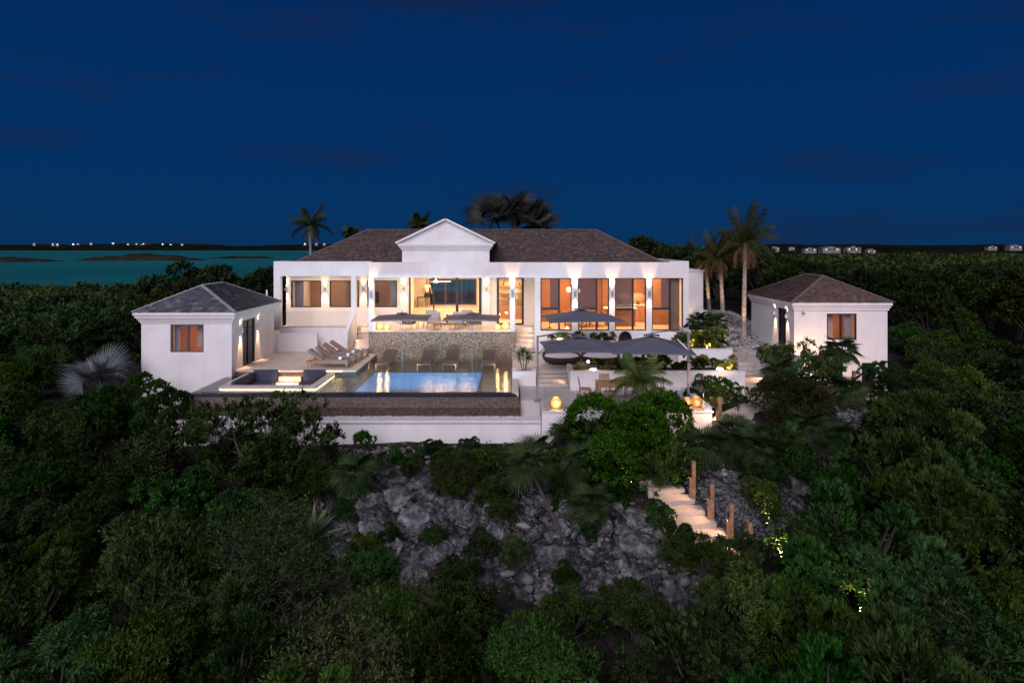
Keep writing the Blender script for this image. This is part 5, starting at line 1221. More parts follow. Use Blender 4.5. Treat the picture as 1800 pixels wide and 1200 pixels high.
# ---- teak dining set on the lower terrace
tx, ty = X(1092,26.9), 26.95
td = thing('dining_table', 'rectangular teak dining table on the lower terrace behind the young palm', 'table', (tx,ty,LZ))
for k in range(7): obj('slat', MB().box(tx-1.0,tx+1.0,ty-.42+k*.122,ty-.31+k*.122,LZ+.72,LZ+.75), S['wood'], td)
obj('apron', MB().box(tx-.95,tx+.95,ty-.38,ty+.38,LZ+.64,LZ+.719), S['wood'], td)
for sx in (-1,1):
    for sy in (-1,1): obj('leg', MB().box(tx+sx*.92-.045,tx+sx*.92+.045,ty+sy*.36-.045,ty+sy*.36+.045,LZ,LZ+.64), S['wood'], td)
tcx = simple_chair('garden_chair', '', 'chair', S['wood'], group='teak garden chairs'); u7 = set()
for x_, y_, r_, lb in ((tx-1.42,ty,1.57,'teak chair at the left head of the terrace dining table'),(tx+1.42,ty,-1.57,'teak chair at the right head of the terrace dining table'),
        (tx-.55,ty+.62,0,'teak chair behind the terrace table, left'),(tx+.5,ty+.62,0,'teak chair behind the terrace table, right'),(tx-.5,ty-.62,3.14,'teak chair in front of the terrace table, left of the young palm'),(tx+.55,ty-.62,3.14,'teak chair in front of the terrace table, behind the young palm')):
    inst(tcx, u7, (x_,y_,LZ+.001), r_, lb)
# ---- garden lamps
gl = mat('garden_lamp_glow', (1,.8,.6), .5, emit=((1,.72,.42), 5.0))
def box_lamp(label, x, y, z, w=.30, h=.18):
    t = thing('garden_lamp', label, 'lamp', (x,y,z)); obj('shade', MB().bbox(x-w/2,x+w/2,y-.1,y+.1,z+.02,z+h,.03), gl, t); obj('base', MB().box(x-w*.3,x+w*.3,y-.06,y+.06,z-.02,z+.02), S['black'], t)
    point('lamp_light', (x, y-.22, z+h*.9), 4, WARM, .08, t); point('lamp_light', (x, y+.1, z+h+.12), 3, WARM, .08, t)
    return t
box_lamp('glowing white block lamp in the long planter below the daybeds', X(1043,29.2), 29.2, -.93)
box_lamp('glowing white block lamp at the right end of the long planter beside the yellow plant', X(1266,29.2), 29.25, -.92, .26, .2)
box_lamp('small glowing lamp among the bushes under the first kitchen window', X(984,35.5), 35.4, -.50, .3, .2)
gp = thing('globe_lamp', 'small bright globe lamp on a thin stem in front of the daybeds', 'lamp', (X(1034,30.2),30.2,-.93))
obj('globe', MB().lathe([(.001,.0),(.05,.02),(.065,.065),(.05,.11),(.001,.13)], (X(1034,30.2),30.2,Z(638,30.2)), 12), core_m, gp, smooth=True); obj('stem', MB().tube([(X(1034,30.2),30.2,-.93),(X(1034,30.2),30.2,Z(638,30.2))], .01, 5), S['black'], gp)
point('lamp_light', (X(1034,30.2),30.05,Z(634,30.2)), 7, WARM, .06, gp)
def uplight(label, x, y, z, power=14, d=(0,.25,1), size=75, glowing=True, col=WARM):
    t = thing('garden_spotlight', label, 'lamp', (x,y,z))
    obj('body', MB().lathe([(0,0),(.03,0),(.04,.10),(.035,.10),(0,.08)], (x,y,z), 8), S['black'], t)
    obj('lens', MB().lathe([(0,.0),(.018,.001)], (x,y,z+.101), 8), core_m, t)
    spot('spotlight', (x,y,z+.13), d, power*2, size, .8, col, t, .03)
    return t
uplight('spotlight at the foot of the nearest coconut palm trunk', 12.15, 35.65, -.45, 100, (0,.10,1), 34)
uplight('spotlight at the foot of the middle coconut palm trunk', X(1270,38.2), 38.05, -.05, 100, (0,.10,1), 34)
uplight('spotlight at the foot of the rear coconut palm trunk', X(1246,41.6), 41.5, .2, 80, (-.05,.12,1), 42)
uplight('spotlight among the yellow-lit shrubs in the planter tier', 9.3, 32.42, -.45, 44, (.0,.9,.7), 130)
uplight('spotlight at the left of the yellow-lit planter tier', 8.4, 32.42, -.45, 30, (.0,.9,.7), 130)
uplight('spotlight hidden behind the bushes under the kitchen windows', X(1058,35.28), 35.32, -.45, 16, (0,.3,1), 110)
uplight('spotlight under the yellow bromeliad at the end of the long planter', X(1283,28.95), 29.0, -.9, 14, (0,.4,1), 110)
uplight('spotlight lighting the young palm beside the dining table', X(1128,24.8), 24.85, -2.5, 60, (0,-.15,1), 70, col=(1,.78,.42))
uplight('spotlight low beside the path right of the dining terrace', X(1240,24.4), 24.3, tz(X(1240,24.4),24.3)+.05, 7, (-.5,.35,1), 130)
uplight('spotlight on the pale path behind the tall wooden post', X(1262,25.9), 25.9, tz(X(1262,25.9),25.9)+.06, 34, (-.2,.8,.5), 140)
uplight('spotlight at the cottage foot below its left corner', X(1405,32.4), 32.4, -1.2, 16, (.3,.8,.6), 120)
uplight('spotlight in the shrubs left of the garden stairs', X(1292,27.9), 27.7, -1.6, 12, (-.3,.5,1), 100, col=(1,.74,.36))
uplight('spotlight under the tree beside the garden stairs planter', X(1358,30.9), 31.1, -.65, 24, (.1,.5,1), 110)
uplight('tiny bright spotlight shining up into the big dense bush', X(1110,22.0), 22.0, Z(852,22.0), 16, (-.1,.3,1), 90)
uplight('tiny yellow spotlight under the shrub right of the lowest post', X(1348,19.5), 19.5, Z(925,19.5), 10, (.1,.3,1), 90, col=(1,.8,.35))
uplight('spotlight at the corner of the cottage by the pale path', X(1450,31.2), 31.0, tz(X(1450,31.2),31)+.02, 44, (.3,.8,.5), 110)
uplight('spotlight under the loose shrubs below the lowest wooden post', X(1368,17.6), 17.4, tz(X(1368,17.6),17.4)+.9, 30, (0,.5,1), 120, col=(1,.55,.3))
uplight('spotlight low among the leaves at the bottom right of the hillside', X(1512,15.6), 15.6, tz(X(1512,15.6),15.6)+1.0, 34, (0,.3,1), 110, col=(1,.5,.25))

# ---- the person inside the living room, facing the window, seen full length
def person(label, x, y, z, rz=0):
    t = thing('person', label, 'person', (x,y,z))
    def skin(name, joints, edges, rad, m, parent, sub=2):
        me = bpy.data.meshes.new(name); me.from_pydata(joints, edges, []); me.materials.append(m)
        o = bpy.data.objects.new(name, me); COL.objects.link(o); o.parent = parent
        md = o.modifiers.new('skin', 'SKIN'); sk = me.skin_vertices[0].data
        for i, r in enumerate(rad): sk[i].radius = r if hasattr(r, '__len__') else (r, r)
        sk[0].use_root = True
        o.modifiers.new('sub', 'SUBSURF').levels = sub; o.modifiers['sub'].render_levels = sub
        return o
    skn = mat('skin', (.34,.17,.10), .6); shirt = mat('pale_shirt', (.62,.55,.47), .9); shorts = mat('black_shorts', (.012,.012,.016), .9); hair = mat('dark_hair', (.02,.013,.01), .8)
    J = [(0,0,.93),(0,0,1.12),(0,.01,1.32),(0,.01,1.46),(0,0,1.53),(0,-.01,1.62),(0,-.005,1.70),
         (-.17,.01,1.41),(-.24,.0,1.13),(-.12,-.18,.99),(-.07,-.25,.99),(.17,.01,1.41),(.25,.0,1.13),(.30,-.08,.90),(.31,-.10,.82),
         (-.09,0,.86),(-.10,.0,.48),(-.10,.03,.08),(-.11,-.12,.03),(.10,0,.86),(.13,-.03,.48),(.17,.04,.08),(.19,-.11,.03)]
    E_ = [(0,1),(1,2),(2,3),(3,4),(4,5),(5,6),(3,7),(7,8),(8,9),(9,10),(3,11),(11,12),(12,13),(13,14),(0,15),(15,16),(16,17),(17,18),(0,19),(19,20),(20,21),(21,22)]
    Rd = [(.15,.10),(.13,.09),(.15,.10),(.10,.08),.05,(.075,.09),(.065,.075),.055,.042,.032,.035,.055,.042,.032,.035,.085,.055,.038,.032,.085,.055,.038,.032]
    body = skin('body', J, E_, Rd, skn, t)
    skin('shirt', [(0,0,.96),(0,0,1.12),(0,.01,1.32),(0,.01,1.44),(-.17,.01,1.40),(-.215,.0,1.24),(.17,.01,1.40),(.22,0,1.24)], [(0,1),(1,2),(2,3),(3,4),(4,5),(3,6),(6,7)], [(.165,.115),(.145,.105),(.165,.115),(.09,.085),.068,.06,.068,.06], shirt, t)
    skin('shorts', [(0,0,.97),(0,0,.88),(-.09,0,.80),(-.10,0,.58),(.09,0,.80),(.12,-.02,.58)], [(0,1),(1,2),(2,3),(1,4),(4,5)], [(.16,.115),(.16,.12),.11,.095,.11,.095], shorts, t)
    obj('hair', MB().lathe([(0,.135),(.05,.13),(.085,.09),(.095,.03),(.088,-.03),(.07,-.06)], (0,.02,1.63), 12), hair, t, smooth=True)
    obj('nose', MB().add([(-.012,-.098,1.635),(.012,-.098,1.635),(0,-.125,1.615),(0,-.095,1.665)], [(0,1,2),(0,2,3),(1,3,2)]), skn, t)
    obj('eye', MB().lathe([(0,-.008),(.011,0),(0,.008)], (-.03,-.092,1.65), 8), S['black'], t); obj('eye', MB().lathe([(0,-.008),(.011,0),(0,.008)], (.03,-.092,1.65), 8), S['black'], t)
    t.rotation_euler = (0,0,rz)
    for ch in t.children:
        if ch.name.startswith(('hair','nose','eye')): ch.location = (0,0,0)
    return t
person('person standing barefoot indoors in a pale top and dark shorts', X(750.5,44.05), 44.05, .555, .25)
# obj() subtracts the base of a moved Empty; these head pieces are authored around the person's own origin
# ================================================================== VEGETATION
S['leaf_dense'] = leaf_mat('dense_leaf', (.003,.010,.001), (.046,.110,.009))
S['leaf_lush'] = leaf_mat('lush_leaf', (.004,.015,.001), (.062,.138,.014))
S['leaf_airy'] = leaf_mat('airy_leaf', (.004,.012,.0015), (.056,.115,.013))
S['leaf_brown'] = leaf_mat('olive_brown_leaf', (.008,.010,.003), (.070,.074,.020))
S['leaf_sea'] = leaf_mat('sea_grape_leaf', (.018,.040,.010), (.10,.18,.05))
S['leaf_gold'] = leaf_mat('golden_leaf', (.06,.080,.010), (.28,.27,.035))
S['leaf_far'] = leaf_mat('scrub_leaf', (.002,.005,.001), (0.042,0.072,0.010))
S['fan_grey'] = leaf_mat('grey_fan_leaf', (.025,.030,.022), (.085,.100,.072))
S['fan_green'] = leaf_mat('fan_palm_leaf', (.012,.026,.007), (.068,.115,.034))
S['fan_silver'] = leaf_mat('silver_palm_leaf', (.085,.105,.112), (.24,.27,.28))
S['frond'] = leaf_mat('coconut_frond', (.016,.024,.004), (.080,.085,.015))
S['frond_y'] = leaf_mat('young_palm_frond', (.035,.065,.010), (.17,.23,.04))
S['agave'] = leaf_mat('agave_leaf', (.06,.10,.03), (.17,.23,.07), .5, .1)

def leaf_arrays(base, d, n, L, W, fold=.18):
    """base, direction, normal (N,3), length, width (N,) -> verts, tris"""
    s = np.cross(d, n); s /= np.linalg.norm(s, axis=1, keepdims=True)+1e-9
    L = L[:,None]; W = W[:,None]
    mid = base + d*L*.48
    v = np.stack([base, mid + s*W*.5 + n*W*fold, base + d*L - n*L*.08, mid - s*W*.5 + n*W*fold], 1)
    N_ = len(base); i0 = np.arange(N_)[:,None]*4
    f = np.concatenate([i0+np.array([[0,1,2]]), i0+np.array([[0,2,3]])], 0)
    return v.reshape(-1,3), f
def unit(a): return a/(np.linalg.norm(a, axis=-1, keepdims=True)+1e-9)
def leafy(name, C, D, per, L, W, seed, spread=.10, upw=.25, fan=.9, tint=None):
    """C cluster centres, D outward directions; PER leaves each"""
    rs = np.random.RandomState(seed); M = len(C)
    c = np.repeat(C, per, 0); d0 = np.repeat(D, per, 0)
    r = unit(rs.normal(size=(M*per,3)))
    d = unit(d0 + r*fan + np.array([0,0,upw]))
    base = c + unit(rs.normal(size=(M*per,3)))*rs.uniform(0, spread, (M*per,1))
    nrm = unit(d0*.6 + np.array([0,0,.7]) + rs.normal(size=(M*per,3))*.35); nrm = unit(nrm - d*(nrm*d).sum(1, keepdims=True))
    Ls = L*rs.uniform(.6,1.25,M*per); Ws = W*rs.uniform(.7,1.2,M*per)
    v, f = leaf_arrays(base, d, nrm, Ls, Ws)
    me = bpy.data.meshes.new(name); np_mesh(me, v, f, 3)
    t_ = np.repeat(rs.uniform(0,1,M) if tint is None else tint, per) + rs.normal(size=M*per)*.14
    add_tint(me, np.repeat(np.clip(t_,0,1), 4)); return me
def lobes(rs, n, size, zc, lump=.42, zlo=-.45):
    out = []
    for k in range(n):
        a = rs.uniform(0, 2*math.pi); r = math.sqrt(rs.uniform(0,1))*.72; z = rs.uniform(zlo,.75)
        out.append((size[0]*r*math.cos(a), size[1]*r*math.sin(a), zc+size[2]*z*(1-.45*r), lump*rs.uniform(.65,1.2)*min(size)))
    return np.array(out)
def lobe_clusters(rs, L_, n, bottom=-.35):
    P = []; D = []
    w = L_[:,3]**2; w = w/w.sum()
    k = rs.choice(len(L_), n*2, p=w); u = unit(rs.normal(size=(n*2,3))); u[:,2] = np.where(u[:,2] < bottom, -u[:,2], u[:,2])
    rr = L_[k,3]*rs.uniform(.86,1.08,n*2)
    p = L_[k,:3] + u*rr[:,None]
    dist = np.sqrt(((p[:,None]-L_[None,:,:3])**2).sum(-1)) / L_[None,:,3]
    ok = (dist.min(1) > .72)
    return p[ok][:n], u[ok][:n]
def limbs(rs, L_, h0, r0=.05, base_spread=.12, nz_=.06):
    """trunk and limbs from the ground to each lobe"""
    mb = MB()
    for i, (x,y,z,r) in enumerate(L_):
        b = Vector((rs.uniform(-base_spread,base_spread), rs.uniform(-base_spread,base_spread), 0)); e_ = Vector((x,y,z+r*.3))
        m1 = b.lerp(e_, .35) + Vector((rs.uniform(-nz_,nz_),rs.uniform(-nz_,nz_),.05)); m2 = b.lerp(e_, .7) + Vector((rs.uniform(-nz_,nz_),rs.uniform(-nz_,nz_),.03)); m1.x*=.6; m1.y*=.6
        mb.tube([b,m1,m2,e_], [r0,r0*.7,r0*.45,r0*.15], 5)
    return mb
PROTO = {}
def bush_proto(key, name, cat, size, zc, nl, ncl, per, L, W, m, seed, lump=.42, spread=.10, upw=.25, fan=.9, r0=.05, bark='trunk', bottom=-.35, twigs=0, zlo=-.8):
    rs = np.random.RandomState(seed); L_ = lobes(rs, nl, size, zc, lump, zlo)
    P, D = lobe_clusters(rs, L_, ncl, bottom)
    t = thing(name, '', cat, (0,0,0))
    tint = np.clip(.5 + .55*np.array([mnoise.noise(Vector(p)*1.6) for p in P]) + rs.uniform(-.25,.25,len(P)), 0, 1)
    obj('crown', leafy('crown', P, D, per, L, W, seed, spread, upw, fan, tint), S[m], t)
    lb = limbs(rs, L_, 0, r0)
    for k in rs.choice(len(P), min(twigs, len(P)), replace=False):
        j = np.argmin(((L_[:,:3]-P[k])**2).sum(1)); a_ = Vector(L_[j,:3]); e_ = Vector(P[k]) + Vector(D[k])*rs.uniform(.02,.16); md_ = a_.lerp(e_,.55)+Vector(rs.uniform(-.07,.07,3))
        lb.tube([a_, md_, e_], [.014,.009,.004], 3, False)
    obj('trunk', lb, S[bark], t)
    PROTO.setdefault(key, []).append(t); return t
for s_ in range(4):
    bush_proto('dense', 'green_bush', 'bush', (1.25,1.2,.95), .95, 17, 760, 17, .105, .052, 'leaf_dense', 100+s_, .46, .11)
for s_ in range(3):
    bush_proto('lush', 'lush_shrub', 'shrub', (1.1,1.1,1.15), 1.1, 20, 800, 16, .125, .040, 'leaf_lush', 200+s_, .36, .06, .75, .62)
for s_ in range(4):
    bush_proto('airy', 'airy_shrub', 'shrub', (1.35,1.3,.95), 1.1, 21, 640, 17, .12, .038, 'leaf_airy', 300+s_, .33, .13, -.1, .95, .030, 'twig', -.2, 8)
for s_ in range(2):
    bush_proto('brown', 'rounded_bush', 'bush', (1.5,1.45,1.25), 1.15, 22, 2300, 17, .085, .036, 'leaf_brown', 400+s_, .62, .09, .1, .9, twigs=30)
for s_ in range(2):
    bush_proto('big', 'dense_broadleaf_bush', 'bush', (2.0,1.7,1.5), 1.4, 26, 2300, 17, .11, .055, 'leaf_dense', 450+s_, .50, .12, .35, .8)
for s_ in range(3):
    bush_proto('small', 'low_shrub', 'shrub', (.34,.32,.24), .32, 7, 90, 13, .085, .036, 'leaf_lush', 500+s_, .5, .04, .5, .8, .012)
for s_ in range(2):
    bush_proto('gold', 'golden_shrub', 'shrub', (.34,.30,.26), .32, 7, 90, 12, .10, .030, 'leaf_gold', 520+s_, .5, .04, .7, .7, .012)
for s_ in range(2):
    bush_proto('seagrape', 'sea_grape_shrub', 'shrub', (.8,.7,.45), .6, 9, 90, 9, .17, .15, 'leaf_sea', 540+s_, .42, .10, .2, 1.0, .02, 'twig', -.2, 20)
for s_ in range(4):
    bush_proto('mid', 'scrub_tree', 'tree', (2.0,1.9,1.4), 2.4, 18, 680, 14, .18, .09, 'leaf_far', 600+s_, .46, .16, .2, .9, .09)
for s_ in range(2):
    bush_proto('column', 'upright_shrub', 'shrub', (.48,.48,1.5), 1.6, 22, 700, 16, .095, .035, 'leaf_airy', 640+s_, .62, .06, .9, .6, .03)

def open_tree(key, name, seed, h, spread, layers, m, per, L, W, r0=.06, up0=.5, depth=5, flat=.5, bark='twig', jit=.5):
    """recursive open tree with clusters of leaves at the twig ends"""
    rs = np.random.RandomState(seed); mb = MB(); tips = []
    def grow(p, d, ln, r, lv):
        n_ = 3; pts = [p]; q = p.copy(); dd = d.copy()
        for i in range(n_):
            dd = (dd + Vector(rs.uniform(-.22,.22,3))).normalized(); q = q + dd*(ln/n_); pts.append(q.copy())
        mb.tube(pts, [r, r*.86, r*.74, r*.62], 6 if lv < 2 else (4 if lv < 4 else 3), False)
        if lv >= depth: tips.append((q, dd)); return
        if lv >= depth-2: tips.append((pts[2], dd))
        k = 2 + (rs.uniform() < .55)
        for j in range(k):
            a_ = 2*math.pi*(j/k)+rs.uniform(-.6,.6)
            side = Vector((math.cos(a_), math.sin(a_), 0))
            nd = (dd*.75 + side*jit*1.15 + Vector((0,0,(-flat if nd_z(dd) > .55 else .12)))).normalized()
            if nd.z < -.1: nd.z = .05
            grow(q, nd.normalized(), ln*rs.uniform(.68,.86), r*.62, lv+1)
    def nd_z(v): return v.z
    for s0 in range(layers):
        a_ = 2*math.pi*s0/layers+rs.uniform(-.4,.4)
        grow(Vector((.05*math.cos(a_),.05*math.sin(a_),0)), Vector((math.cos(a_)*spread, math.sin(a_)*spread, up0)).normalized(), h*.30, r0, 0)
    t = thing(name, '', 'tree', (0,0,0))
    C = np.array([tuple(q) for q, _ in tips]); D = unit(np.array([tuple(d) for _, d in tips]) + np.array([0,0,.4]))
    obj('crown', leafy('crown', C, D, per, L, W, seed, .14, .1, 1.0), S[m], t); obj('trunk', mb, S[bark], t)
    PROTO.setdefault(key, []).append(t); return t
open_tree('open', 'spreading_tree', 71, 3.6, .45, 3, 'leaf_dense', 22, .13, .07, .07, 1.0, 5, .35)
open_tree('open2', 'slender_tree', 72, 2.9, .28, 3, 'leaf_sea', 26, .12, .06, .05, 1.1, 5, .25)
open_tree('bare', 'bare_branched_shrub', 73, 2.9, .55, 3, 'leaf_airy', 5, .13, .045, .045, 1.0, 5, .3, jit=.6)
open_tree('bare', 'bare_branched_shrub', 74, 2.6, .6, 4, 'leaf_airy', 6, .13, .045, .04, .9, 5, .3, jit=.6)

# ---- palms
def frond_mesh(L, droop, n_, lw, ll, seed, name='frond', vshape=.5, nar=.5):
    rs = np.random.RandomState(seed); V_ = []; Fc = []; T = []
    pts = []
    for i in range(n_+1):
        t_ = i/n_; pts.append(Vector((L*(t_-.18*droop*t_*t_), 0, L*(.55*t_ - droop*t_*t_))))
    r = .022*L/2
    for i in range(n_):       # rachis as a thin triangular strip
        a_, b_ = pts[i], pts[i+1]; w0, w1 = r*(1-i/n_)+.004, r*(1-(i+1)/n_)+.004; k = len(V_)
        V_ += [a_+Vector((0,w0,0)), a_+Vector((0,-w0,0)), a_+Vector((0,0,-w0)), b_+Vector((0,w1,0)), b_+Vector((0,-w1,0)), b_+Vector((0,0,-w1))]
        Fc += [(k,k+1,k+4),(k,k+4,k+3),(k+1,k+2,k+5),(k+1,k+5,k+4),(k+2,k,k+3),(k+2,k+3,k+5)]; T += [.9]*6
    for i in range(2, n_+1):
        t_ = i/n_; p = pts[i]; dr = (pts[i]-pts[i-1]).normalized()
        for s_ in (-1,1):
            for sub in (0,.5):
                q = pts[i-1].lerp(p, sub+.5*rs.uniform(0,1)); l_ = ll*(math.sin(math.pi*min(1,.12+.88*t_))**.55*.9+.12)*rs.uniform(.85,1.1)
                d = (dr*(.55+.5*t_) + Vector((0,s_,0)) + Vector((0,0,-nar+rs.uniform(-.15,.1)+vshape*.3))).normalized()
                e_ = q + d*l_ + Vector((0,0,-l_*.30)); md_ = q + d*l_*.5; w = lw*rs.uniform(.8,1.2); wv = dr*w; k = len(V_)
                V_ += [q-wv*.4, q+wv*.4, md_+wv*.5, md_-wv*.5, e_]; Fc += [(k,k+1,k+2),(k,k+2,k+3),(k+3,k+2,k+4)]; T += [rs.uniform(.2,.8)]*5
    me = bpy.data.meshes.new(name); np_mesh(me, [tuple(v) for v in V_], Fc, 3); add_tint(me, T); return me
def palm(label, x, y, z, h, nfr, L, lw=.05, ll=.62, m='frond', lean=(0,0), r0=.13, seed=1, dead=3, group=None, trunk=True, droop=(.35,.85), name='coconut_palm', rise=1.0):
    rs = np.random.RandomState(seed); t = thing(name, label, 'palm', (x,y,z), group)
    top = Vector((x+lean[0], y+lean[1], z+h))
    if trunk:
        pts = []; rad = []; n_ = max(4, int(h/.14))
        for i in range(n_+1):
            t_ = i/n_; w = 1+.10*(i%2) ; pts.append((x+lean[0]*t_**1.6, y+lean[1]*t_**1.6, z-.15+(h+.15)*t_)); rad.append(r0*(1.5-.5*min(1,t_*7)) * (1-.35*t_)*w)
        obj('trunk', MB().tube(pts, rad, 10), S['palmtrunk'], t)
    ms = [frond_mesh(L, d_, 22, lw, ll, seed*10+k, 'frond') for k, d_ in enumerate(np.linspace(droop[0], droop[1], 3))]
    for mm_ in ms: mm_.materials.append(S[m])
    for k in range(nfr):
        a_ = k*2.399+rs.uniform(-.2,.2); u = k/nfr; el = (1.25-1.55*u)*rise
        o = bpy.data.objects.new('frond', ms[min(2, int(u*3))]); COL.objects.link(o); o.parent = t
        o.location = top - Vector((x,y,z)); o.rotation_euler = (Matrix.Rotation(a_,3,'Z') @ Matrix.Rotation(-el*.75+.1,3,'Y')).to_euler(); s_ = rs.uniform(.85,1.1); o.scale = (s_,s_,s_)
    if dead:
        md_ = frond_mesh(L*.75, .9, 16, lw*.9, ll*.7, seed+77, 'dry_frond'); md_.materials.append(S['frond_dead'])
        for k in range(dead):
            o = bpy.data.objects.new('dry_frond', md_); COL.objects.link(o); o.parent = t; o.location = top - Vector((x,y,z+.1)); o.rotation_euler = (Matrix.Rotation(k*2.1+.4+rs.uniform(-.3,.3),3,'Z') @ Matrix.Rotation(.75,3,'Y')).to_euler()
    return t
def fan_mesh(R_, n_, seed, name='fan_leaf', arc=5.2, droop=.22, pet=.5, bw=.62, tl=.85):
    rs = np.random.RandomState(seed); V_ = []; Fc = []; T = []
    k = 0; w = .010
    V_ += [Vector((0,-w,0)),Vector((0,w,0)),Vector((pet,w*.7,0)),Vector((pet,-w*.7,0)),Vector((0,0,-w*1.5)),Vector((pet,0,-w))]; Fc += [(0,1,2),(0,2,3),(1,4,5),(1,5,2),(4,0,3),(4,3,5)]; T += [.5]*6
    for i in range(n_):
        a_ = -arc/2+arc*(i+.5)/n_; ln = R_*(1-.22*abs(a_)/(arc/2))*rs.uniform(.92,1.06); d = Vector((math.cos(a_)*math.cos(tl),math.sin(a_),-math.cos(a_)*math.sin(tl))); s_ = Vector((-math.sin(a_)*math.cos(tl),math.cos(a_),math.sin(a_)*math.sin(tl))); c = Vector((pet,0,0))
        wd = R_*math.tan(arc/n_/2)*bw; k = len(V_); m1 = c+d*ln*.55+Vector((0,0,.03*R_)); e_ = c+d*ln+Vector((0,0,-droop*R_*rs.uniform(.7,1.3)))
        V_ += [c, m1+s_*wd+Vector((0,0,.02)), m1+Vector((0,0,-.02)), m1-s_*wd+Vector((0,0,.02)), e_]; Fc += [(k,k+2,k+1),(k,k+3,k+2),(k+1,k+2,k+4),(k+2,k+3,k+4)]; T += [rs.uniform(.2,.8)]*5
    me = bpy.data.meshes.new(name); np_mesh(me, [tuple(v) for v in V_], Fc, 3); add_tint(me, T); return me
_fan = {}
def fan_palm(label, x, y, h, nl=16, R_=.55, pet=.55, m='fan_green', path=None, seed=1, cat='palm', z=None, group=None, r0=.07, lowest=-.7, name='fan_palm'):
    rs = np.random.RandomState(seed); z = tz(x,y) if z is None else z; t = thing(name, label, cat, (x,y,z), group)
    path = path or [(0,0,-.1),(.02,.0,h*.5),(0,0,h)]
    n_ = 10; P = []
    for i in range(n_+1):
        u = i/n_*(len(path)-1); j = min(int(u), len(path)-2); f_ = u-j; P.append(Vector(path[j]).lerp(Vector(path[j+1]), f_))
    if h > .25: obj('trunk', MB().tube([p+Vector((x,y,z)) for p in P], [r0*(1.15 if i%2 else 1)*(1-.2*i/n_) for i in range(n_+1)], 7), S['trunk'], t)
    top = P[-1]; key = (R_, pet, m)
    if key not in _fan:
        _fan[key] = [fan_mesh(R_, 34 if 'silver' in m else 22, 5+k, 'leaf', 4.4, .06+.10*k, pet, (.42 if 'silver' in m else .5) if 'silver' in m or 'grey' in m else .36, .2 if 'silver' in m or 'grey' in m else .5) for k in range(2)]
        for q in _fan[key]: q.materials.append(S[m])
    for k in range(nl):
        a_ = k*2.399+rs.uniform(-.25,.25); u = k/nl; el = 1.25+(lowest-1.25)*u
        o = bpy.data.objects.new('leaf', _fan[key][k%2]); COL.objects.link(o); o.parent = t; o.location = top
        o.rotation_euler = (Matrix.Rotation(a_,3,'Z') @ Matrix.Rotation(-el,3,'Y') @ Matrix.Rotation(rs.uniform(-1.5,1.5) if 'silver' in m or 'grey' in m else rs.uniform(-.6,.6),3,'X')).to_euler(); s_ = rs.uniform(.8,1.1); o.scale = (s_,s_,s_)
    return t
def blade_mesh(L, W, name='leaf', seed=1, curve=.35):
    V_ = []; Fc = []; n_ = 6
    for i in range(n_+1):
        t_ = i/n_; w = W*.5*(math.sin(math.pi*min(1,.25+.75*t_))**.8)*(1 if i < n_ else .05); p = Vector((L*t_*(1-.25*curve*t_), 0, -L*curve*t_*t_*.5)); V_ += [p+Vector((0,w,w*.5)), p, p+Vector((0,-w,w*.5))]
    for i in range(n_): k = i*3; Fc += [(k,k+1,k+4),(k,k+4,k+3),(k+1,k+2,k+5),(k+1,k+5,k+4)]
    me = bpy.data.meshes.new(name); np_mesh(me, [tuple(v) for v in V_], Fc, 3); add_tint(me, np.linspace(.2,.9,len(V_))); return me
def rosette(name, label, x, y, z, n_, L, W, m='agave', seed=1, el0=1.45, el1=.15, group=None, cat='plant'):
    rs = np.random.RandomState(seed); t = thing(name, label, cat, (x,y,z), group); bm_ = blade_mesh(L, W, 'leaf', seed); bm_.materials.append(S[m])
    for k in range(n_):
        o = bpy.data.objects.new('leaf', bm_); COL.objects.link(o); o.parent = t; o.location = (0,0,.04)
        el = el0+(el1-el0)*k/n_; o.rotation_euler = (Matrix.Rotation(k*2.399+rs.uniform(-.2,.2),3,'Z') @ Matrix.Rotation(-el,3,'Y')).to_euler(); s_ = rs.uniform(.75,1.1); o.scale = (s_,s_,s_)
    return t

# coconut palms right of the villa
palm('tallest coconut palm, lit trunk, nearest to the brown-roofed cottage', 12.25, 36.1, -.52, Z(428,36.1)+.52, 20, 2.05, .032, .62, lean=(.1,0), seed=3, droop=(.12,.75), rise=1.15)
palm('middle coconut palm with lit trunk between the villa and the tallest palm', X(1271,38.6), 38.6, -.12, Z(455,38.6)+.12, 16, 1.7, .032, .56, lean=(-.15,.1), seed=5, droop=(.2,.85))
palm('rear coconut palm with orange-lit dry fronds, closest to the villa', X(1247,42), 42.0, .15, Z(458,42)-.15, 14, 1.65, .032, .54, lean=(-.25,.1), seed=7, dead=6, droop=(.2,.85))
palm('lone palm silhouetted behind the left end of the villa roof', X(548,50), 50, -.6, Z(398,50)+.6, 12, 2.0, .045, .62, lean=(-.15,0), seed=9, r0=.12, dead=2, droop=(.35,.9))
# big fan palms behind the roof
for i, (px, py, lb) in enumerate(((862,384,'large fan palm behind the villa ridge, left of its group'),(905,378,'largest fan palm in the middle of the group behind the ridge'),(938,386,'fan palm behind the ridge, right of the group'),(948,402,'low dark fan palm at the right end behind the ridge'))):
    x_ = X(px,52); fan_palm(lb, x_, 52+i*.4, Z(py+4,52)+.8, 26, 1.2 if i < 3 else .8, 1.15 if i < 3 else .7, 'fan_grey' if i < 3 else 'fan_green', path=None, seed=20+i, z=-.8, r0=.18, lowest=.0, group='fan palms behind the ridge')
palm('small dark palm behind the ridge just left of the gable', X(737,50), 50, -.5, Z(399,50)+.5, 11, 1.3, .06, .5, seed=12, dead=0)
palm('small dark palm at the left end of the villa ridge', X(617,50), 50, -.5, Z(413,50)+.5, 11, .8, .06, .4, seed=13, dead=0)
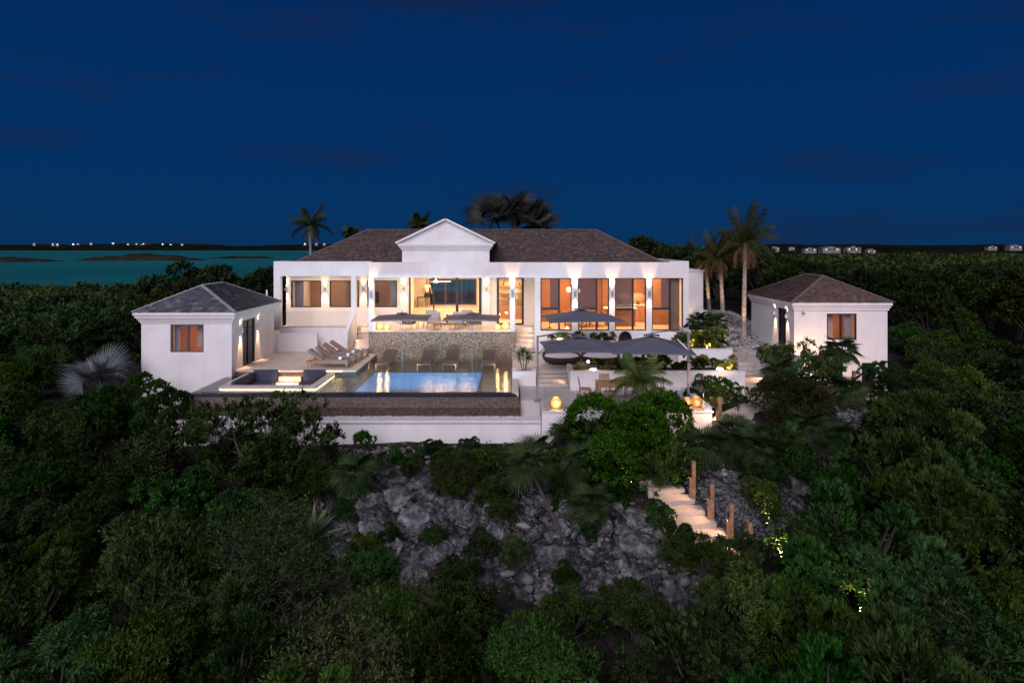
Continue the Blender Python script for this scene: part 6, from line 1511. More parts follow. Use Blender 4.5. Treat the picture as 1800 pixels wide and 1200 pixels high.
# young palm in front of the dining terrace
palm('young feather palm lit from below in front of the dining terrace', X(1126,24.6), 24.6, -2.9, Z(672,24.6)+2.9, 20, 1.3, .028, .46, m='frond_y', seed=15, dead=1, r0=.10, name='feather_palm', droop=(.3,.8))
# silver palm at the left of the cottage
fan_palm('large silvery fan palm standing left of the slate-roofed cottage', X(178,29), 29, 1.5, 15, 1.15, 1.0, 'fan_silver', seed=31, r0=.16, lowest=.35, name='silver_palm')
# planter palm
pt = thing('potted_palm', 'small multi-stemmed palm in the square white planter by the pool', 'palm', (X(921,30.2), 30.2, -1.12)); bx_, by_, bz_ = X(921,30.2), 30.2, -1.12
rs_ = np.random.RandomState(4); stems = MB(); bl = blade_mesh(.42, .055, 'leaf', 2, .6); bl.materials.append(S['frond_y'])
for k in range(7):
    a_ = k*.9; tp = Vector((.24*math.cos(a_), .16*math.sin(a_), .62+.16*(k%3))); stems.tube([(bx_+.05*math.cos(a_),by_+.05*math.sin(a_),bz_),(bx_+tp.x*.6,by_+tp.y*.6,bz_+tp.z*.6),(bx_+tp.x,by_+tp.y,bz_+tp.z)], .014, 5)
    for j in range(17):
        o = bpy.data.objects.new('leaf', bl); COL.objects.link(o); o.parent = pt; o.location = tp; o.rotation_euler = (Matrix.Rotation(j*2.399,3,'Z') @ Matrix.Rotation(-1.2+1.5*j/17,3,'Y')).to_euler()
obj('stem', stems, S['trunk'], pt)
pebbles('pebbles', lambda rs, n_: np.stack([rs.uniform(.2,.9,n_), rs.uniform(29.92,30.5,n_), np.full(n_,-1.12)],1), 160, .03, .055, S['gravel'], 8)
# key fan palms on the slope
FP = [(938,800,23.0,1.3,[(0,0,-.1),(0,0,1.3)],'fan palm against the end of the white retaining wall'),
      (1000,770,24.0,1.9,None,'fan palm at the left flank of the big dense bush'),
      (1022,812,22.4,1.1,None,'smaller fan palm under the left side of the big dense bush'),
      (930,818,20.6,1.0,'lean','fan palm with a long curved trunk leaning over the pale rocks'),
      (622,838,21.3,1.25,None,'pale fan palm alone at the left edge of the rocky clearing'),
      (1290,762,23.2,1.7,None,'fan palm right of the wooden post beside the path'),
      (1330,790,22.4,1.5,None,'fan palm behind the lower hillside steps'),
      (1236,785,22.8,.9,None,'low fan palm between the path and the big dense bush'),
      (1478,618,28.5,1.7,None,'fan palm in front of the cottage beside the slender tree'),
      (1492,688,27.3,.5,None,'little fan palm at the foot of the post in front of the cottage'),
      (1420,752,24.5,1.2,None,'fan palm at the right flank of the rounded olive bush'),
      (1475,770,24.0,.8,None,'low fan palm right of the rounded olive bush'),
      (1372,655,27.8,.9,None,'fan palm under the slender tree behind the round bush'),
      (1040,890,20.2,.7,None,'small fan palm with a brown skirt in the middle of the rocks')]
for i, (px, py, y, h, pth, lb) in enumerate(FP):
    x_ = X(px, y); z0 = Z(py, y) - h
    g0 = tz(x_, y); 
    if pth == 'lean':
        z0 = tz(x_+1.25, y-2.0); h = Z(py,y)-z0; pth = [(1.25,-2.0,-.08),(1.05,-1.55,.10*h),(.50,-.55,.52*h),(0,0,h)]
    elif pth is None: h = max(.3, Z(py,y)-g0); z0 = g0
    fan_palm(lb, x_, y, h, 22, .60, .40, path=pth, seed=40+i, z=z0, r0=.055, group='fan palms on the slope')
rosette('agave', 'tall spiky agave at the left edge of the rocky clearing', X(548,19.2), 19.2, tz(X(548,19.2),19.2), 26, 1.15, .13, seed=1, el1=.4)
rosette('agave', 'small agave on the rocks below the leaning fan palm', X(770,19.4), 19.4, tz(X(770,19.4),19.4), 16, .55, .07, seed=2)
rosette('agave', 'spiky agave at the foot of the lower hillside steps', X(1178,18.9), 18.9, tz(X(1178,18.9),18.9)+.1, 24, .8, .09, seed=3, el1=.2)
rosette('agave', 'small upright agave in the middle of the bare rock', X(655,20.2), 20.2, tz(X(655,20.2),20.2), 12, .5, .06, seed=4)
rosette('bromeliad', 'bright yellow-green bromeliad at the right end of the long planter', X(1283,29.4), 29.4, -.94, 26, .55, .07, 'leaf_gold', 6, 1.5, .5)
rosette('cycad', 'dark cycad in the left end of the long planter beside the steps', X(1019,29.6), 29.6, -.94, 30, .52, .045, 'frond_y', 7, 1.4, .0)
rosette('bromeliad', 'dark spiky rosette in the middle of the long planter', X(1192,29.4), 29.4, -.94, 22, .42, .06, 'frond_y', 8)

# ---- placement of bushes
used = set(); crng = random.Random(42); _pc = {}
def put(key, x, y, s=1.0, label='', z=None, k=None, group=None, sz=None):
    L_ = PROTO[key]; k = _pc.get(key, 0) if k is None else k; _pc[key] = k+1; p = L_[k % len(L_)]
    z = tz(x, y) - .06 if z is None else z
    o = inst(p, used, (x,y,z), crng.uniform(0, 6.28), label, (s,s,s*(sz or 1)))
    if group: o['group'] = group
    elif 'group' in o: del o['group']
    return o
# named individuals
put('big', X(1098,22.7), 22.9, 1.10, 'big dense dark green bush covering the front of the dining terrace', z=-3.55, k=0, sz=.96)
put('dense', X(1165,21.9), 22.2, 1.0, 'dense bush leaning over the top of the lower hillside steps', z=-3.6)
put('dense', X(1040,23.6), 23.7, .85, 'rounded bush at the left shoulder of the big dense bush', z=-3.1)
put('brown', X(1392,26.2), 26.0, .92, 'large rounded olive-brown bush in front of the garden stairs', z=-2.85, k=0)
put('open', X(438,22.6), 22.6, .93, 'spreading open tree whose crown overlaps the left of the pool wall', z=-3.75, k=0, sz=1.3)
put('open2', X(1405,29.2), 29.2, .92, 'slender open tree in front of the right cottage wall', z=-2.0, k=0)
put('open2', X(1447,28.6), 28.6, .50, 'small thin tree under the cottage window', z=-2.0, k=0)
put('dense', X(1400,28.4), 28.3, .60, 'round bush at the foot of the slender tree', z=-2.1)
put('lush', X(1552,30.8), 30.8, .90, 'bush hiding the lower door of the right cottage', z=-2.75)
put('lush', X(1232,27.6), 27.7, .62, 'lit shrub beside the right end of the dining terrace, left', z=-2.1)
put('lush', X(1262,27.4), 27.5, .58, 'yellow-lit shrub below the end of the long planter', z=-2.1)
put('lush', X(1288,27.2), 27.2, .5, 'yellow-lit shrub against the garden stairs', z=-2.1)
for i, (px, s_, py) in enumerate(((246,.95,28),(285,.9,27),(318,.85,26.2),(262,.8,25.4),(352,.72,24.8),(300,.75,24.4))):
    put('column', X(px,py)-.1, py, s_, ('upright yellow-green shrub at the foot of the slate-roofed cottage, tallest','upright shrub in front of the cottage corner','upright shrub beside the spreading open tree','short upright shrub before the cottage, front row left','upright shrub under the spreading open tree','short upright shrub before the cottage, front row right')[i], group='upright shrubs below the cottage')
wallrow = [(580,'seagrape',24.6,.6),(645,'small',25.0,1.7),(690,'seagrape',24.4,.55),(702,'dense',23.3,.42),(742,'seagrape',24.6,.6),(768,'dense',24.3,.45),(790,'seagrape',24.0,.65),(825,'dense',24.8,.42),(838,'seagrape',23.6,.7),(878,'seagrape',24.5,.6),(900,'dense',23.8,.48),(780,'dense',22.4,.62),(830,'dense',22.2,.66),(870,'seagrape',22.6,.7),(800,'airy',21.2,.42),(858,'airy',21.0,.40),(660,'dense',23.2,.30),(545,'lush',23.5,.52),(520,'dense',22.0,.75),(560,'dense',21.3,.62)]
for i, (px, kd, y, s_) in enumerate(wallrow):
    put(kd, X(px,y), y, s_*(.80 if y > 23 else .95), {'seagrape':'round-leaved sea grape shrub growing against the white retaining wall','small':'small clipped shrub at the foot of the retaining wall','dense':'small dark bush on the slope just below the retaining wall','airy':'thin grey-green shrub on the rocks below the retaining wall','lush':'olive shrub at the left end of the clearing below the wall'}[kd] + (' towards its left end' if px < 600 else ' left of its middle' if px < 720 else ' near its middle' if px < 800 else ' right of its middle' if px < 860 else ' near its right end'), group='shrubs below the retaining wall')
for i, (px, kd, y, s_) in enumerate(((690,'airy',19.0,.35),(985,'airy',21.6,.35),(1035,'dense',19.6,.28),(1160,'lush',19.9,.42),(1195,'airy',19.0,.42),(880,'airy',20.2,.38),(1330,'airy',20.8,.5),(1352,'dense',21.5,.5),(1310,'small',21.8,1.2),(905,'airy',22.0,.38))):
    put(kd, X(px,y), y, s_, {'airy':'wispy shrub growing between the pale rocks','dense':'small dark bush tucked among the boulders','lush':'leafy shrub beside the lower hillside steps','small':'low clump on the pale gravel right of the steps'}[kd], group='small shrubs among the rocks')
for i, (px, kd, y, s_, lb) in enumerate(((430,'dense',24.4,.62,'dark bush under the spreading open tree, against the wall'),(395,'dense',23.4,.8,'dark bush at the foot of the upright shrubs'),(500,'dense',23.6,.62,'dark bush right of the spreading tree trunk'),(470,'dense',21.6,.8,'large dark bush below the spreading tree'),(540,'brown',22.3,.52,'rounded olive bush at the left end of the clearing'),
        (610,'dense',20.2,.40,'dark bush at the left rim of the bare rock'),(720,'lush',22.6,.34,'small shrub at the top of the bare rock'),(805,'brown',21.8,.50,'rounded olive bush in the middle under the wall'),(875,'dense',21.4,.50,'dark bush left of the leaning fan palm'),(960,'dense',22.6,.55,'dark bush behind the leaning fan palm'),
        (990,'lush',21.0,.30,'small shrub behind the leaning trunk'),(1075,'dense',21.3,.50,'dark bush below the big dense bush'),(760,'airy',18.9,.36,'loose shrub at the right of the bare rock'),(845,'dense',18.6,.42,'green bush reaching into the clearing from below'),(905,'lush',18.2,.40,'leafy shrub at the lower edge of the clearing'),
        (640,'airy',18.4,.40,'loose shrub over the left part of the bare rock'),(1000,'airy',17.6,.36,'loose shrub below the leaning trunk'),(1235,'airy',18.1,.62,'loose bright shrub hiding the foot of the hillside steps'),(1295,'airy',17.9,.62,'loose bright shrub below the lowest wooden post'),(1190,'lush',18.4,.42,'leafy shrub left of the foot of the steps'),
        (1330,'brown',23.4,.45,'olive bush behind the lower hillside steps'),(1300,'dense',22.6,.42,'dark bush right of the first hillside posts'),(1375,'dense',23.0,.62,'dark bush below the rounded olive-brown bush'),(1400,'lush',22.0,.62,'green shrub below the rounded olive-brown bush'),(1345,'lush',20.0,.50,'green shrub right of the lowest wooden post'))):
    put(kd, X(px,y), y, s_, lb)
# planter shrubs
pr = random.Random(8)
def strip(keys, x0, x1, y0, y1, z, n_, s0, s1, label, group):
    for i in range(n_):
        x_ = x0+(x1-x0)*(i+.5+pr.uniform(-.3,.3))/n_; put(keys[i % len(keys)], x_, pr.uniform(y0,y1), pr.uniform(s0,s1), label, z=z, group=group)
strip(['small','gold','small'], 3.7, 9.4, 29.1, 30.2, -.96, 20, .8, 1.25, 'low leafy shrub in the long white planter behind the dining table', 'shrubs in the long planter')
strip(['gold','small'], 8.05, 10.2, 32.5, 33.6, -.54, 13, 1.2, 1.65, 'yellow-lit shrub in the planter tier beside the garden stairs', 'shrubs in the lit planter tier')
strip(['small','small','gold'], 2.0, 5.4, 35.35, 35.8, -.52, 9, .75, .95, 'small bush in the narrow planter under the kitchen windows', 'bushes under the kitchen windows')
strip(['gold','small'], 11.4, 13.0, 31.2, 32.0, -.74, 6, .75, 1.0, 'warm-lit small shrub in the planter under the cottage tree', 'shrubs in the cottage planter')
for i, px in enumerate((1222,1236,1250,1262)):
    fan_palm(('dark broad-leaved palm plant in the upper planter, against the villa corner','dark palm plant in the upper planter, second from the villa','dark palm plant in the upper planter below the rear coconut palm','dark palm plant at the right end of the upper planter')[i], X(px,36), 35.6+.5*(i%2), .35, 14, .42, .42, 'fan_green', seed=90+i, z=.05, r0=.04, group='palm plants in the upper planter')
# white rocks of the garden by the coconut palms
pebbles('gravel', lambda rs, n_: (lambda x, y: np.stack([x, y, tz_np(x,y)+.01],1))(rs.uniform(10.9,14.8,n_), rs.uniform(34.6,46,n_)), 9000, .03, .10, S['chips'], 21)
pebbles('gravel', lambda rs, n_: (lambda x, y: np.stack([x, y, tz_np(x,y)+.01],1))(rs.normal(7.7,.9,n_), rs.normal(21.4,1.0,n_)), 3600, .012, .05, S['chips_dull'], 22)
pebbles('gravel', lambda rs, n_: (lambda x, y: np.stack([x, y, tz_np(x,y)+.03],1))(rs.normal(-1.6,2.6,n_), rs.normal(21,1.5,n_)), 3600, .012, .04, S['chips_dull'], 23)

# boulders on the slope
def rock_mat():
    m = bpy.data.materials.new('limestone_boulder'); m.use_nodes = True; n, l = m.node_tree.nodes, m.node_tree.links; b = n['Principled BSDF']; b.inputs['Roughness'].default_value = .95; b.inputs['Specular IOR Level'].default_value = .2
    t = n.new('ShaderNodeTexCoord'); z = n.new('ShaderNodeTexNoise'); z.inputs['Scale'].default_value = 2.2; z.inputs['Detail'].default_value = 10; z.inputs['Roughness'].default_value = .74; l.new(t.outputs['Object'], z.inputs[0])
    r = n.new('ShaderNodeValToRGB'); l.new(z.outputs['Fac'], r.inputs[0]); e = r.color_ramp.elements; e[0].position = .34; e[0].color = (.02,.02,.021,1); e[1].position = .67; e[1].color = (.40,.39,.385,1); q = e.new(.45); q.color = (.075,.078,.084,1); q = e.new(.54); q.color = (.16,.162,.168,1)
    l.new(r.outputs[0], b.inputs['Base Color']); bp = n.new('ShaderNodeBump'); bp.inputs['Strength'].default_value = 1; bp.inputs['Distance'].default_value = .12; l.new(z.outputs['Fac'], bp.inputs['Height']); l.new(bp.outputs[0], b.inputs['Normal']); return m
rockm = rock_mat()
def boulder(seed):
    rs = random.Random(seed); import bmesh
    bm = bmesh.new(); bmesh.ops.create_icosphere(bm, subdivisions=5, radius=1)
    pl = [(Vector((rs.gauss(0,1), rs.gauss(0,1), rs.gauss(.2,.8))).normalized(), rs.uniform(.52,.86)) for k in range(13)]
    for v in bm.verts:
        p = v.co.copy()
        for nn, dd in pl:
            d = p.dot(nn)
            if d > dd: p -= nn*(d-dd)*.94
        q = p + Vector((seed*3.1,0,0)); c, _ = mnoise.voronoi(q*1.7)
        p *= 1 + .16*mnoise.noise(q*1.3) - .20*max(0, .16-(c[1]-c[0]))/.16*.6 + .09*mnoise.fractal(q*4, .7, 2.2, 4)
        v.co = Vector((p.x, p.y*.85, p.z*.8))
    me = bpy.data.meshes.new('rock'); bm.to_mesh(me); bm.free(); me.polygons.foreach_set('use_smooth', [True]*len(me.polygons)); me.materials.append(rockm); return me
BM = [boulder(k+1) for k in range(6)]
RK = [(1118,905,20.3,.62,'large flat-faced boulder left of the lower hillside steps'),(1098,930,19.6,.42,'boulder directly below the large flat-faced boulder'),(1122,955,19.0,.72,'wide pale boulder beside the foot of the steps'),
      (1060,915,20.0,.5,'grey boulder beside the small fan palm with a brown skirt'),(1090,958,18.9,.35,'rounded rock left of the wide pale boulder'),(1142,900,20.6,.45,'boulder between the large boulder and the steps'),
      (1066,980,18.3,.2,'small pale cube-like rock below the leaning trunk'),(1082,992,18.1,.16,'tiny white rock at the bottom of the clearing'),(1020,992,18.0,.34,'pale rock under the foot of the leaning palm'),
      (1045,1015,17.6,.38,'pale slab at the bottom of the clearing'),(1000,900,20.9,.55,'long pale boulder behind the leaning palm trunk'),(950,880,21.4,.40,'grey rock above the leaning trunk'),
      (985,935,19.9,.5,'pale boulder just left of the leaning trunk foot'),(700,880,20.9,.75,'big grey ledge rock at the top left of the clearing'),(740,910,20.0,.85,'large bluish rock in the centre of the clearing'),
      (660,930,19.5,.7,'grey rock at the left of the clearing'),(690,960,18.8,.6,'rock below the small upright agave'),(780,960,18.7,.55,'smooth pale rock right of the centre of the clearing'),
      (730,1005,17.8,.45,'dark rock at the lower end of the clearing'),(825,905,20.1,.5,'grey rock behind the wispy shrubs'),(870,935,19.4,.45,'pale rock left of the leaning palm'),(600,960,18.6,.55,'grey rock near the spiky agave'),
      (655,855,21.9,.35,'pale rock under the lone fan palm'),(1290,858,21.5,.16,'small white rock right of the steps'),(1325,868,21.4,.14,'tiny white rock by the low clump'),(935,905,20.6,.28,'small rock at the bend of the leaning trunk'),(1078,885,20.9,.4,'rounded rock under the big dense bush')]
rr_ = random.Random(4)
for i, (px, py, y, s_, lb) in enumerate(RK):
    x_ = X(px, y); o = bpy.data.objects.new('rock', BM[i % 6]); COL.objects.link(o); o.location = (x_, y, tz(x_,y)+s_*.14); o.rotation_euler = (rr_.uniform(-.3,.3), rr_.uniform(-.3,.3), rr_.uniform(0,6.28)); o.scale = (s_, s_, s_*rr_.uniform(.7,1))
    tag(o, lb, 'rock', 'boulders on the rocky slope')

def rubble(name, pts, rmin, rmax, m, seed):
    import bmesh
    bm = bmesh.new(); bmesh.ops.create_icosphere(bm, subdivisions=2, radius=1); bv = np.array([tuple(v.co) for v in bm.verts]); bf = np.array([[v.index for v in f.verts] for f in bm.faces]); bm.free()
    rs = np.random.RandomState(seed); n_ = len(pts); v = np.repeat(bv[None], n_, 0)
    for k in range(7):
        nn = unit(rs.normal(size=(n_,3))); d = (v*nn[:,None]).sum(-1); dd = rs.uniform(.38,.8,(n_,1)); v = v - nn[:,None]*np.clip(d-dd,0,None)[...,None]
    v = v*rs.uniform(.55,1.3,(n_,1,3))*(rmin+(rmax-rmin)*rs.uniform(0,1,n_)**3)[:,None,None]; v[...,2] *= .75
    a_ = rs.uniform(0,6.28,n_); c, s_ = np.cos(a_)[:,None], np.sin(a_)[:,None]; x_ = v[...,0]*c-v[...,1]*s_; y_ = v[...,0]*s_+v[...,1]*c
    v = np.stack([x_,y_,v[...,2]],-1)+pts[:,None]; f = (bf[None]+(np.arange(n_)*len(bv))[:,None,None]).reshape(-1,3)
    me = bpy.data.meshes.new(name); np_mesh(me, v.reshape(-1,3), f, 3); me.materials.append(m); add_tint(me, np.repeat(rs.uniform(0,1,n_), len(bv)))
    o = bpy.data.objects.new(name, me); COL.objects.link(o); o['kind'] = 'stuff'; return o
rbm = roof_mat('limestone_rubble', [(.05,.05,.054),(.16,.158,.16),(.09,.088,.092),(.30,.29,.285),(.12,.118,.12)])
rs = np.random.RandomState(12); q = np.stack([rs.uniform(-8,6,9000), rs.uniform(16.5,24.6,9000)],1); w = rocky(q[:,0],q[:,1])*(.35+.65*(np.sin(q[:,0]*1.3+1)*np.cos(q[:,1]*1.1)>.05)); q = q[rs.uniform(0,1,9000) < w*.2]
q2 = np.stack([rs.normal(2.6,1.3,230), rs.normal(18.1,.6,230)],1); q = np.concatenate([q, q2]); rubble('rubble', np.c_[q, tz_np(q[:,0],q[:,1])+.0], .03, .24, rbm, 31)
q = np.stack([rs.normal(7.7,.9,900), rs.normal(21.6,1.1,900)],1); rubble('rubble', np.c_[q, tz_np(q[:,0],q[:,1])+.0], .02, .16, rbm, 32)
q = np.stack([rs.uniform(11,14.8,700), rs.uniform(34.8,44,700)],1); rubble('rubble', np.c_[q, tz_np(q[:,0],q[:,1])+.0], .04, .24, rbm, 33)
q = np.stack([rs.normal(14.2,1.2,500), rs.normal(26.8,.7,500)],1); rubble('rubble', np.c_[q, tz_np(q[:,0],q[:,1])+.0], .02, .16, rbm, 34)
q = np.stack([rs.uniform(-7,2,500), rs.normal(25.0,.45,500)],1); rubble('rubble', np.c_[q, tz_np(q[:,0],q[:,1])+.0], .03, .14, rbm, 35)

# ---- the thicket: individuals out to about 75 m
def lim(px, tab):
    for (a, ya), (b, yb) in zip(tab, tab[1:]):
        if a <= px <= b: return ya+(yb-ya)*(px-a)/(b-a)
    return tab[0][1] if px < tab[0][0] else tab[-1][1]
NEAR = [(-400,560),(0,600),(60,590),(130,680),(200,650),(245,660),(262,735),(330,770),(350,800),(440,840),(500,860),(560,910),(600,945),(640,965),(700,950),(740,1030),(790,930),(850,925),(900,965),(960,990),(1010,1030),(1080,1010),(1130,960),(1180,975),(1250,975),(1330,985),(1352,900),(1380,850),(1440,800),(1500,745),(1545,700),(1575,640),(1620,560),(1700,580),(1800,600),(2200,600)]
FARL = [(-400,518),(0,518),(60,512),(90,500),(150,512),(235,512),(280,462),(330,440),(370,462),(430,478),(470,465),(482,470),(600,470)]
FARR = [(1080,420),(1110,412),(1160,414),(1215,428),(1262,420),(1300,425),(1340,428),(1400,448),(1470,455),(1560,470),(1650,462),(1800,452),(2300,450)]
TH = [0]; tr = random.Random(77)
def blocked(x, y, r):
    if y > 24.6-r*.3 and -13.7-r*.5 < x < 11.2+r*.4 and y < 46: return True            # pool, terraces, villa
    if 29.2-r*.6 < y < 36.5 and -17.0-r*.4 < x < -12: return True
    if 31.2-r*.6 < y < 39.8 and 13.0-r*.5 < x < 18.7+r*.45: return True
    if 10 < x < 15.2 and 33 < y < 47.5: return True
    if 12.5 < x < 17.2 and 27.8 < y < 33.2: return True
    if 3.6-r*.5 < x < 7.4+r*.4 and 18.4-r*.4 < y < 25: return True
    if 7 < x < 10.7 and 24.6 < y < 31: return True
    if 6.6 < x < 8.9 and 19.6 < y < 22.6: return True
    if rocky(x, y) > .35: return True
    if rocky(x, y-.8*r) > .7: return True
    return False
KP = {'dense':'dense dark green bush','lush':'leafy upright-twigged shrub','airy':'loose olive-green shrub','bare':'nearly bare pale-branched shrub','mid':'dark scrub tree'}
_seen = {}
def auto_label(key, x, y, s):
    px = 900+x*F/y
    if y < 27:
        hp = ((120,'at the left edge of the picture'),(260,'below the silvery fan palm'),(400,'below the upright shrubs by the cottage'),(560,'below the spreading open tree'),(760,'below the bare rocky clearing'),(900,'below the small agave'),(1040,'below the leaning fan palm'),(1180,'below the big boulders'),(1340,'below the hillside steps'),(1480,'below the rounded olive bush'),(1640,'below the right cottage'),(9999,'at the right edge of the picture'))
        dp = 'lowest row, ' if y < 13.5 else 'low on the slope, ' if y < 16.5 else 'midway up the slope, ' if y < 20 else 'high on the slope, '
    elif x < 0:
        hp = ((60,'at the left edge'),(130,'behind the silvery fan palm'),(200,'just left of the slate-roofed cottage'),(330,'behind the slate roof, left half'),(9999,'between the slate roof and the villa'))
        dp = 'near, ' if y < 36 else 'farther back, ' if y < 52 else 'towards the lagoon, '
    else:
        hp = ((1240,'behind the right end of the villa'),(1330,'behind the coconut palms'),(1450,'behind the brown cottage roof, left half'),(1560,'behind the brown cottage roof, right half'),(1660,'right of the brown-roofed cottage'),(1740,'well right of the brown-roofed cottage'),(9999,'at the right edge'))
        dp = 'near, ' if y < 36 else 'in the middle distance, ' if y < 52 else 'far back, '
    h = next(t for lim_, t in hp if px < lim_)
    lb = f"{'small ' if s < .62 else 'large ' if s > 1.0 else ''}{KP[key]} {dp}{h}"
    return lb
HT = {'dense':1.95,'lush':2.35,'airy':2.15,'mid':4.1,'bare':2.5}
def try_put(key, x, y, s, tab, smin=.38):
    px = 900+x*F/y
    if px < -330 or px > 2130: return False
    R_ = {'dense':1.4,'lush':1.3,'airy':1.5,'mid':2.3,'bare':1.3}[key]
    if blocked(x, y, R_*s): return False
    g0 = tz(x, y); ymin = min(lim(px-R_*s*.6*F/y, tab), lim(px+R_*s*.6*F/y, tab), lim(px, tab)) if False else max(lim(px-R_*s*.5*F/y, tab), lim(px+R_*s*.5*F/y, tab), lim(px, tab))
    ztop = Z(ymin, y); smax = (ztop-g0)/HT[key]
    s = min(s, smax)
    if s < smin: return False
    put(key, x, y, s, auto_label(key, x, y, s), group=auto_label(key, x, y, s)+' (thicket)')
    TH[0] += 1; return True
# foreground rows
y = 11.2
while y < 26.5:
    st = 1.45+.035*y; W_ = .98*y+1.5; x = -W_+tr.uniform(0, st)
    while x < W_:
        r_ = tr.random(); px = 900+x*F/y
        if px < 600: key = 'dense' if r_ < .42 else 'airy' if r_ < .76 else 'lush' if r_ < .97 else 'bare'
        elif px < 1180: key = 'dense' if r_ < .38 else 'airy' if r_ < .70 else 'lush' if r_ < .94 else 'bare'
        elif px < 1340: key = 'airy' if r_ < .6 else 'lush' if r_ < .8 else 'dense' if r_ < .9 else 'bare'
        else: key = 'lush' if r_ < .50 else 'dense' if r_ < .72 else 'airy' if r_ < .90 else 'bare'
        try_put(key, x+tr.uniform(-.4,.4), y+tr.uniform(-.4,.4), tr.uniform(.72,1.12) if px < 1360 else tr.uniform(.9,1.5), NEAR)
        x += st
    y += st*.82
# left and right flanks
y = 27.5
while y < 72:
    st = 1.9+.045*y
    for side in (-1, 1):
        x0 = -13.5 if side < 0 else 15.0 if y < 40 else 9.5
        x = x0*1.0; xe = side*(1.0*y+2)
        while (x > xe if side < 0 else x < xe):
            r_ = tr.random(); key = ('mid' if y > 40 and r_ < .8 else 'dense' if r_ < .45 else 'lush' if r_ < .7 else 'airy' if r_ < .9 else 'mid')
            try_put(key, x+tr.uniform(-.8,.8), y+tr.uniform(-.8,.8), tr.uniform(.85,1.3), (FARL if side < 0 else FARR) if y > 33 else NEAR, .35)
            x += side*st
    y += st*.85
# hand-set silhouettes against water and sky
for px, py, y, lb in ((330,446,46,'round dark tree rising against the lagoon behind the slate roof'),(395,470,48,'dark tree against the lagoon, right of the round one'),(462,466,44,'tree touching the left end of the villa'),
                      (1118,412,54,'dark rounded tree on the skyline right of the villa roof'),(1165,418,56,'second dark tree on the skyline right of the villa roof'),(1215,425,52,'dark tree behind the coconut palms, on the left'),(1262,424,58,'dark tree behind the coconut palms, on the right'),(1330,428,60,'dark tree on the skyline right of the tallest palm')):
    x_ = X(px,y); g0 = tz(x_,y); put('mid', x_, y, (Z(py,y)-g0)/4.05, lb)
put('open2', X(125,40), 40, (Z(462,40)-tz(X(125,40),40))/3.3, 'thin tree sticking up against the lagoon at the left', k=0)
put('open2', X(165,41), 41, (Z(488,41)-tz(X(165,41),41))/3.3, 'shorter thin tree against the lagoon, right of the taller', k=0)
for px, y_, s_ in ((1545,15.4,1.0),(1640,14.6,.95),(1480,17.6,.9),(380,16.5,.95),(465,17.6,.8),(430,18.4,.8),(1690,33,1.1),(720,15.5,.7)):
    x_ = X(px,y_); put('bare', x_, y_, s_, {1545:'large bare pale-branched shrub low in the right thicket',1640:'bare branching shrub at the bottom right',1480:'leafless forked shrub left of the large bare one',380:'pale-branched shrub in the middle of the left thicket',465:'thin pale-branched shrub left of the agave',430:'small pale-branched shrub behind the thin one',1690:'grey leafless shrub right of the brown-roofed cottage',720:'bare twiggy shrub at the bottom of the clearing'}[px], z=tz(x_,y_)+.1)
print('thicket individuals', TH[0])

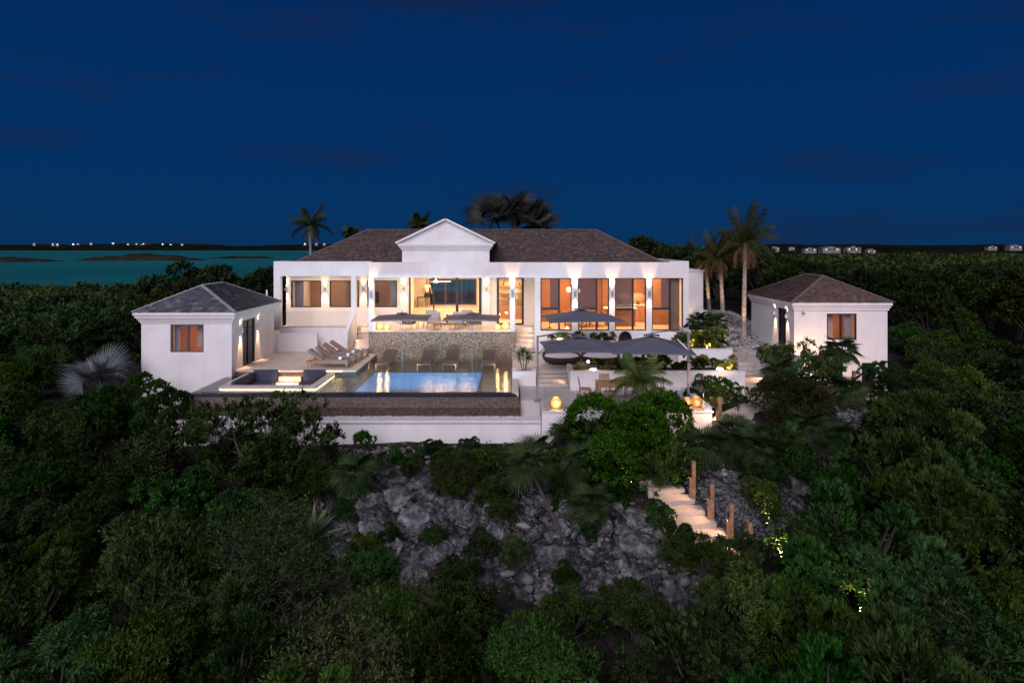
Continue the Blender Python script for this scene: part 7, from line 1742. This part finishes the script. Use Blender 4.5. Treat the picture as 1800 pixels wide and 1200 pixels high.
# ---- far-off wood, one mass: coarse leaf sprays on thousands of crowns, out to the shore
rs = np.random.RandomState(5); Vv = []; Ff = []; Tt = []; nb = 0
def far_band(d0, d1, step, nl, ls, hh, xmin=-1.0, xmax=1.0):
    global nb
    d = d0
    while d < d1:
        st = step*(.6+.6*d/d0)
        xs = np.arange(-1.06*d, 1.08*d, st); xs = xs + rs.uniform(-st*.4, st*.4, len(xs)); ys = d + rs.uniform(-st*.4, st*.4, len(xs))
        g = tz_np(xs, ys); px = 900+xs*F/ys
        hidden = (px > 500) & (px < 1070) | (px < -380) | (px > 2180)
        ok = (~hidden) & (g > SEA+.25)
        xs, ys, g = xs[ok], ys[ok], g[ok]
        if len(xs):
            R_ = st*.72; n_ = len(xs)
            H = hh*rs.uniform(.7,1.2,n_); 
            H = H*np.array([.62+.95*abs(mnoise.noise(Vector((a_*.045,b_*.03,2.0)))) + .5*max(0,mnoise.noise(Vector((a_*.012,b_*.009,7.0)))) for a_, b_ in zip(xs, ys)])*np.where(px[ok] < 500, .45 if d > 110 else .8, 1)
            u = unit(rs.normal(size=(n_,nl,3))); u[...,2] = np.abs(u[...,2])**.8
            lump = 1+.22*np.sin(u[...,0]*5+xs[:,None])*np.cos(u[...,1]*5+ys[:,None])
            c = np.stack([xs,ys,g+H*.35],-1)[:,None] + u*lump[...,None]*np.stack([np.full(n_,R_),np.full(n_,R_),H*.65],-1)[:,None]
            c = c.reshape(-1,3); uu = u.reshape(-1,3); dr = unit(uu*.4+rs.normal(size=uu.shape)*.8); nn = unit(uu+rs.normal(size=uu.shape)*.4); nn = unit(nn-dr*(nn*dr).sum(1,keepdims=True))
            s = ls*(d/d0)**.8; v, f = leaf_arrays(c, dr, nn, s*rs.uniform(.6,1.3,len(c)), s*.7*rs.uniform(.7,1.2,len(c)))
            Vv.append(v); Ff.append(f+nb); nb += len(v); Tt.append(np.repeat(np.clip(np.repeat(rs.uniform(0,1,n_)**2.2*1.1,nl)+rs.normal(size=len(c))*.2,0,1),4))
        d += st*.8
far_band(70, 150, 3.0, 150, .5, 3.9)
far_band(150, 700, 5.5, 46, 1.1, 4.2)
me = bpy.data.meshes.new('forest'); np_mesh(me, np.concatenate(Vv), np.concatenate(Ff), 3); add_tint(me, np.concatenate(Tt)); me.materials.append(S['leaf_far'])
fo = bpy.data.objects.new('forest', me); COL.objects.link(fo); fo['kind'] = 'stuff'; fo['label'] = 'far-off dark wood stretching back to the shore'; print('forest tris', len(me.polygons))
# low undergrowth between the near bushes
xs = []; ys = []
n_ = 5200; xx = rs.uniform(-22,24,n_); yy = rs.uniform(11,33,n_); keep = np.array([not blocked(a_, b_, .3) for a_, b_ in zip(xx, yy)]); xx, yy = xx[keep], yy[keep]
C = np.stack([xx, yy, tz_np(xx,yy)+rs.uniform(.02,.35,len(xx))],1); mu = leafy('undergrowth', C, np.tile([0,0,1.0],(len(C),1)), 14, .15, .05, 99, .28, .2, 1.1)
mu.materials.append(S['leaf_dense']); ug = bpy.data.objects.new('undergrowth', mu); COL.objects.link(ug); ug['kind'] = 'stuff'
# drop prototypes nobody placed
for L_ in PROTO.values():
    for p in L_:
        if p.name not in used:
            for ch in list(p.children): bpy.data.objects.remove(ch)
            bpy.data.objects.remove(p)
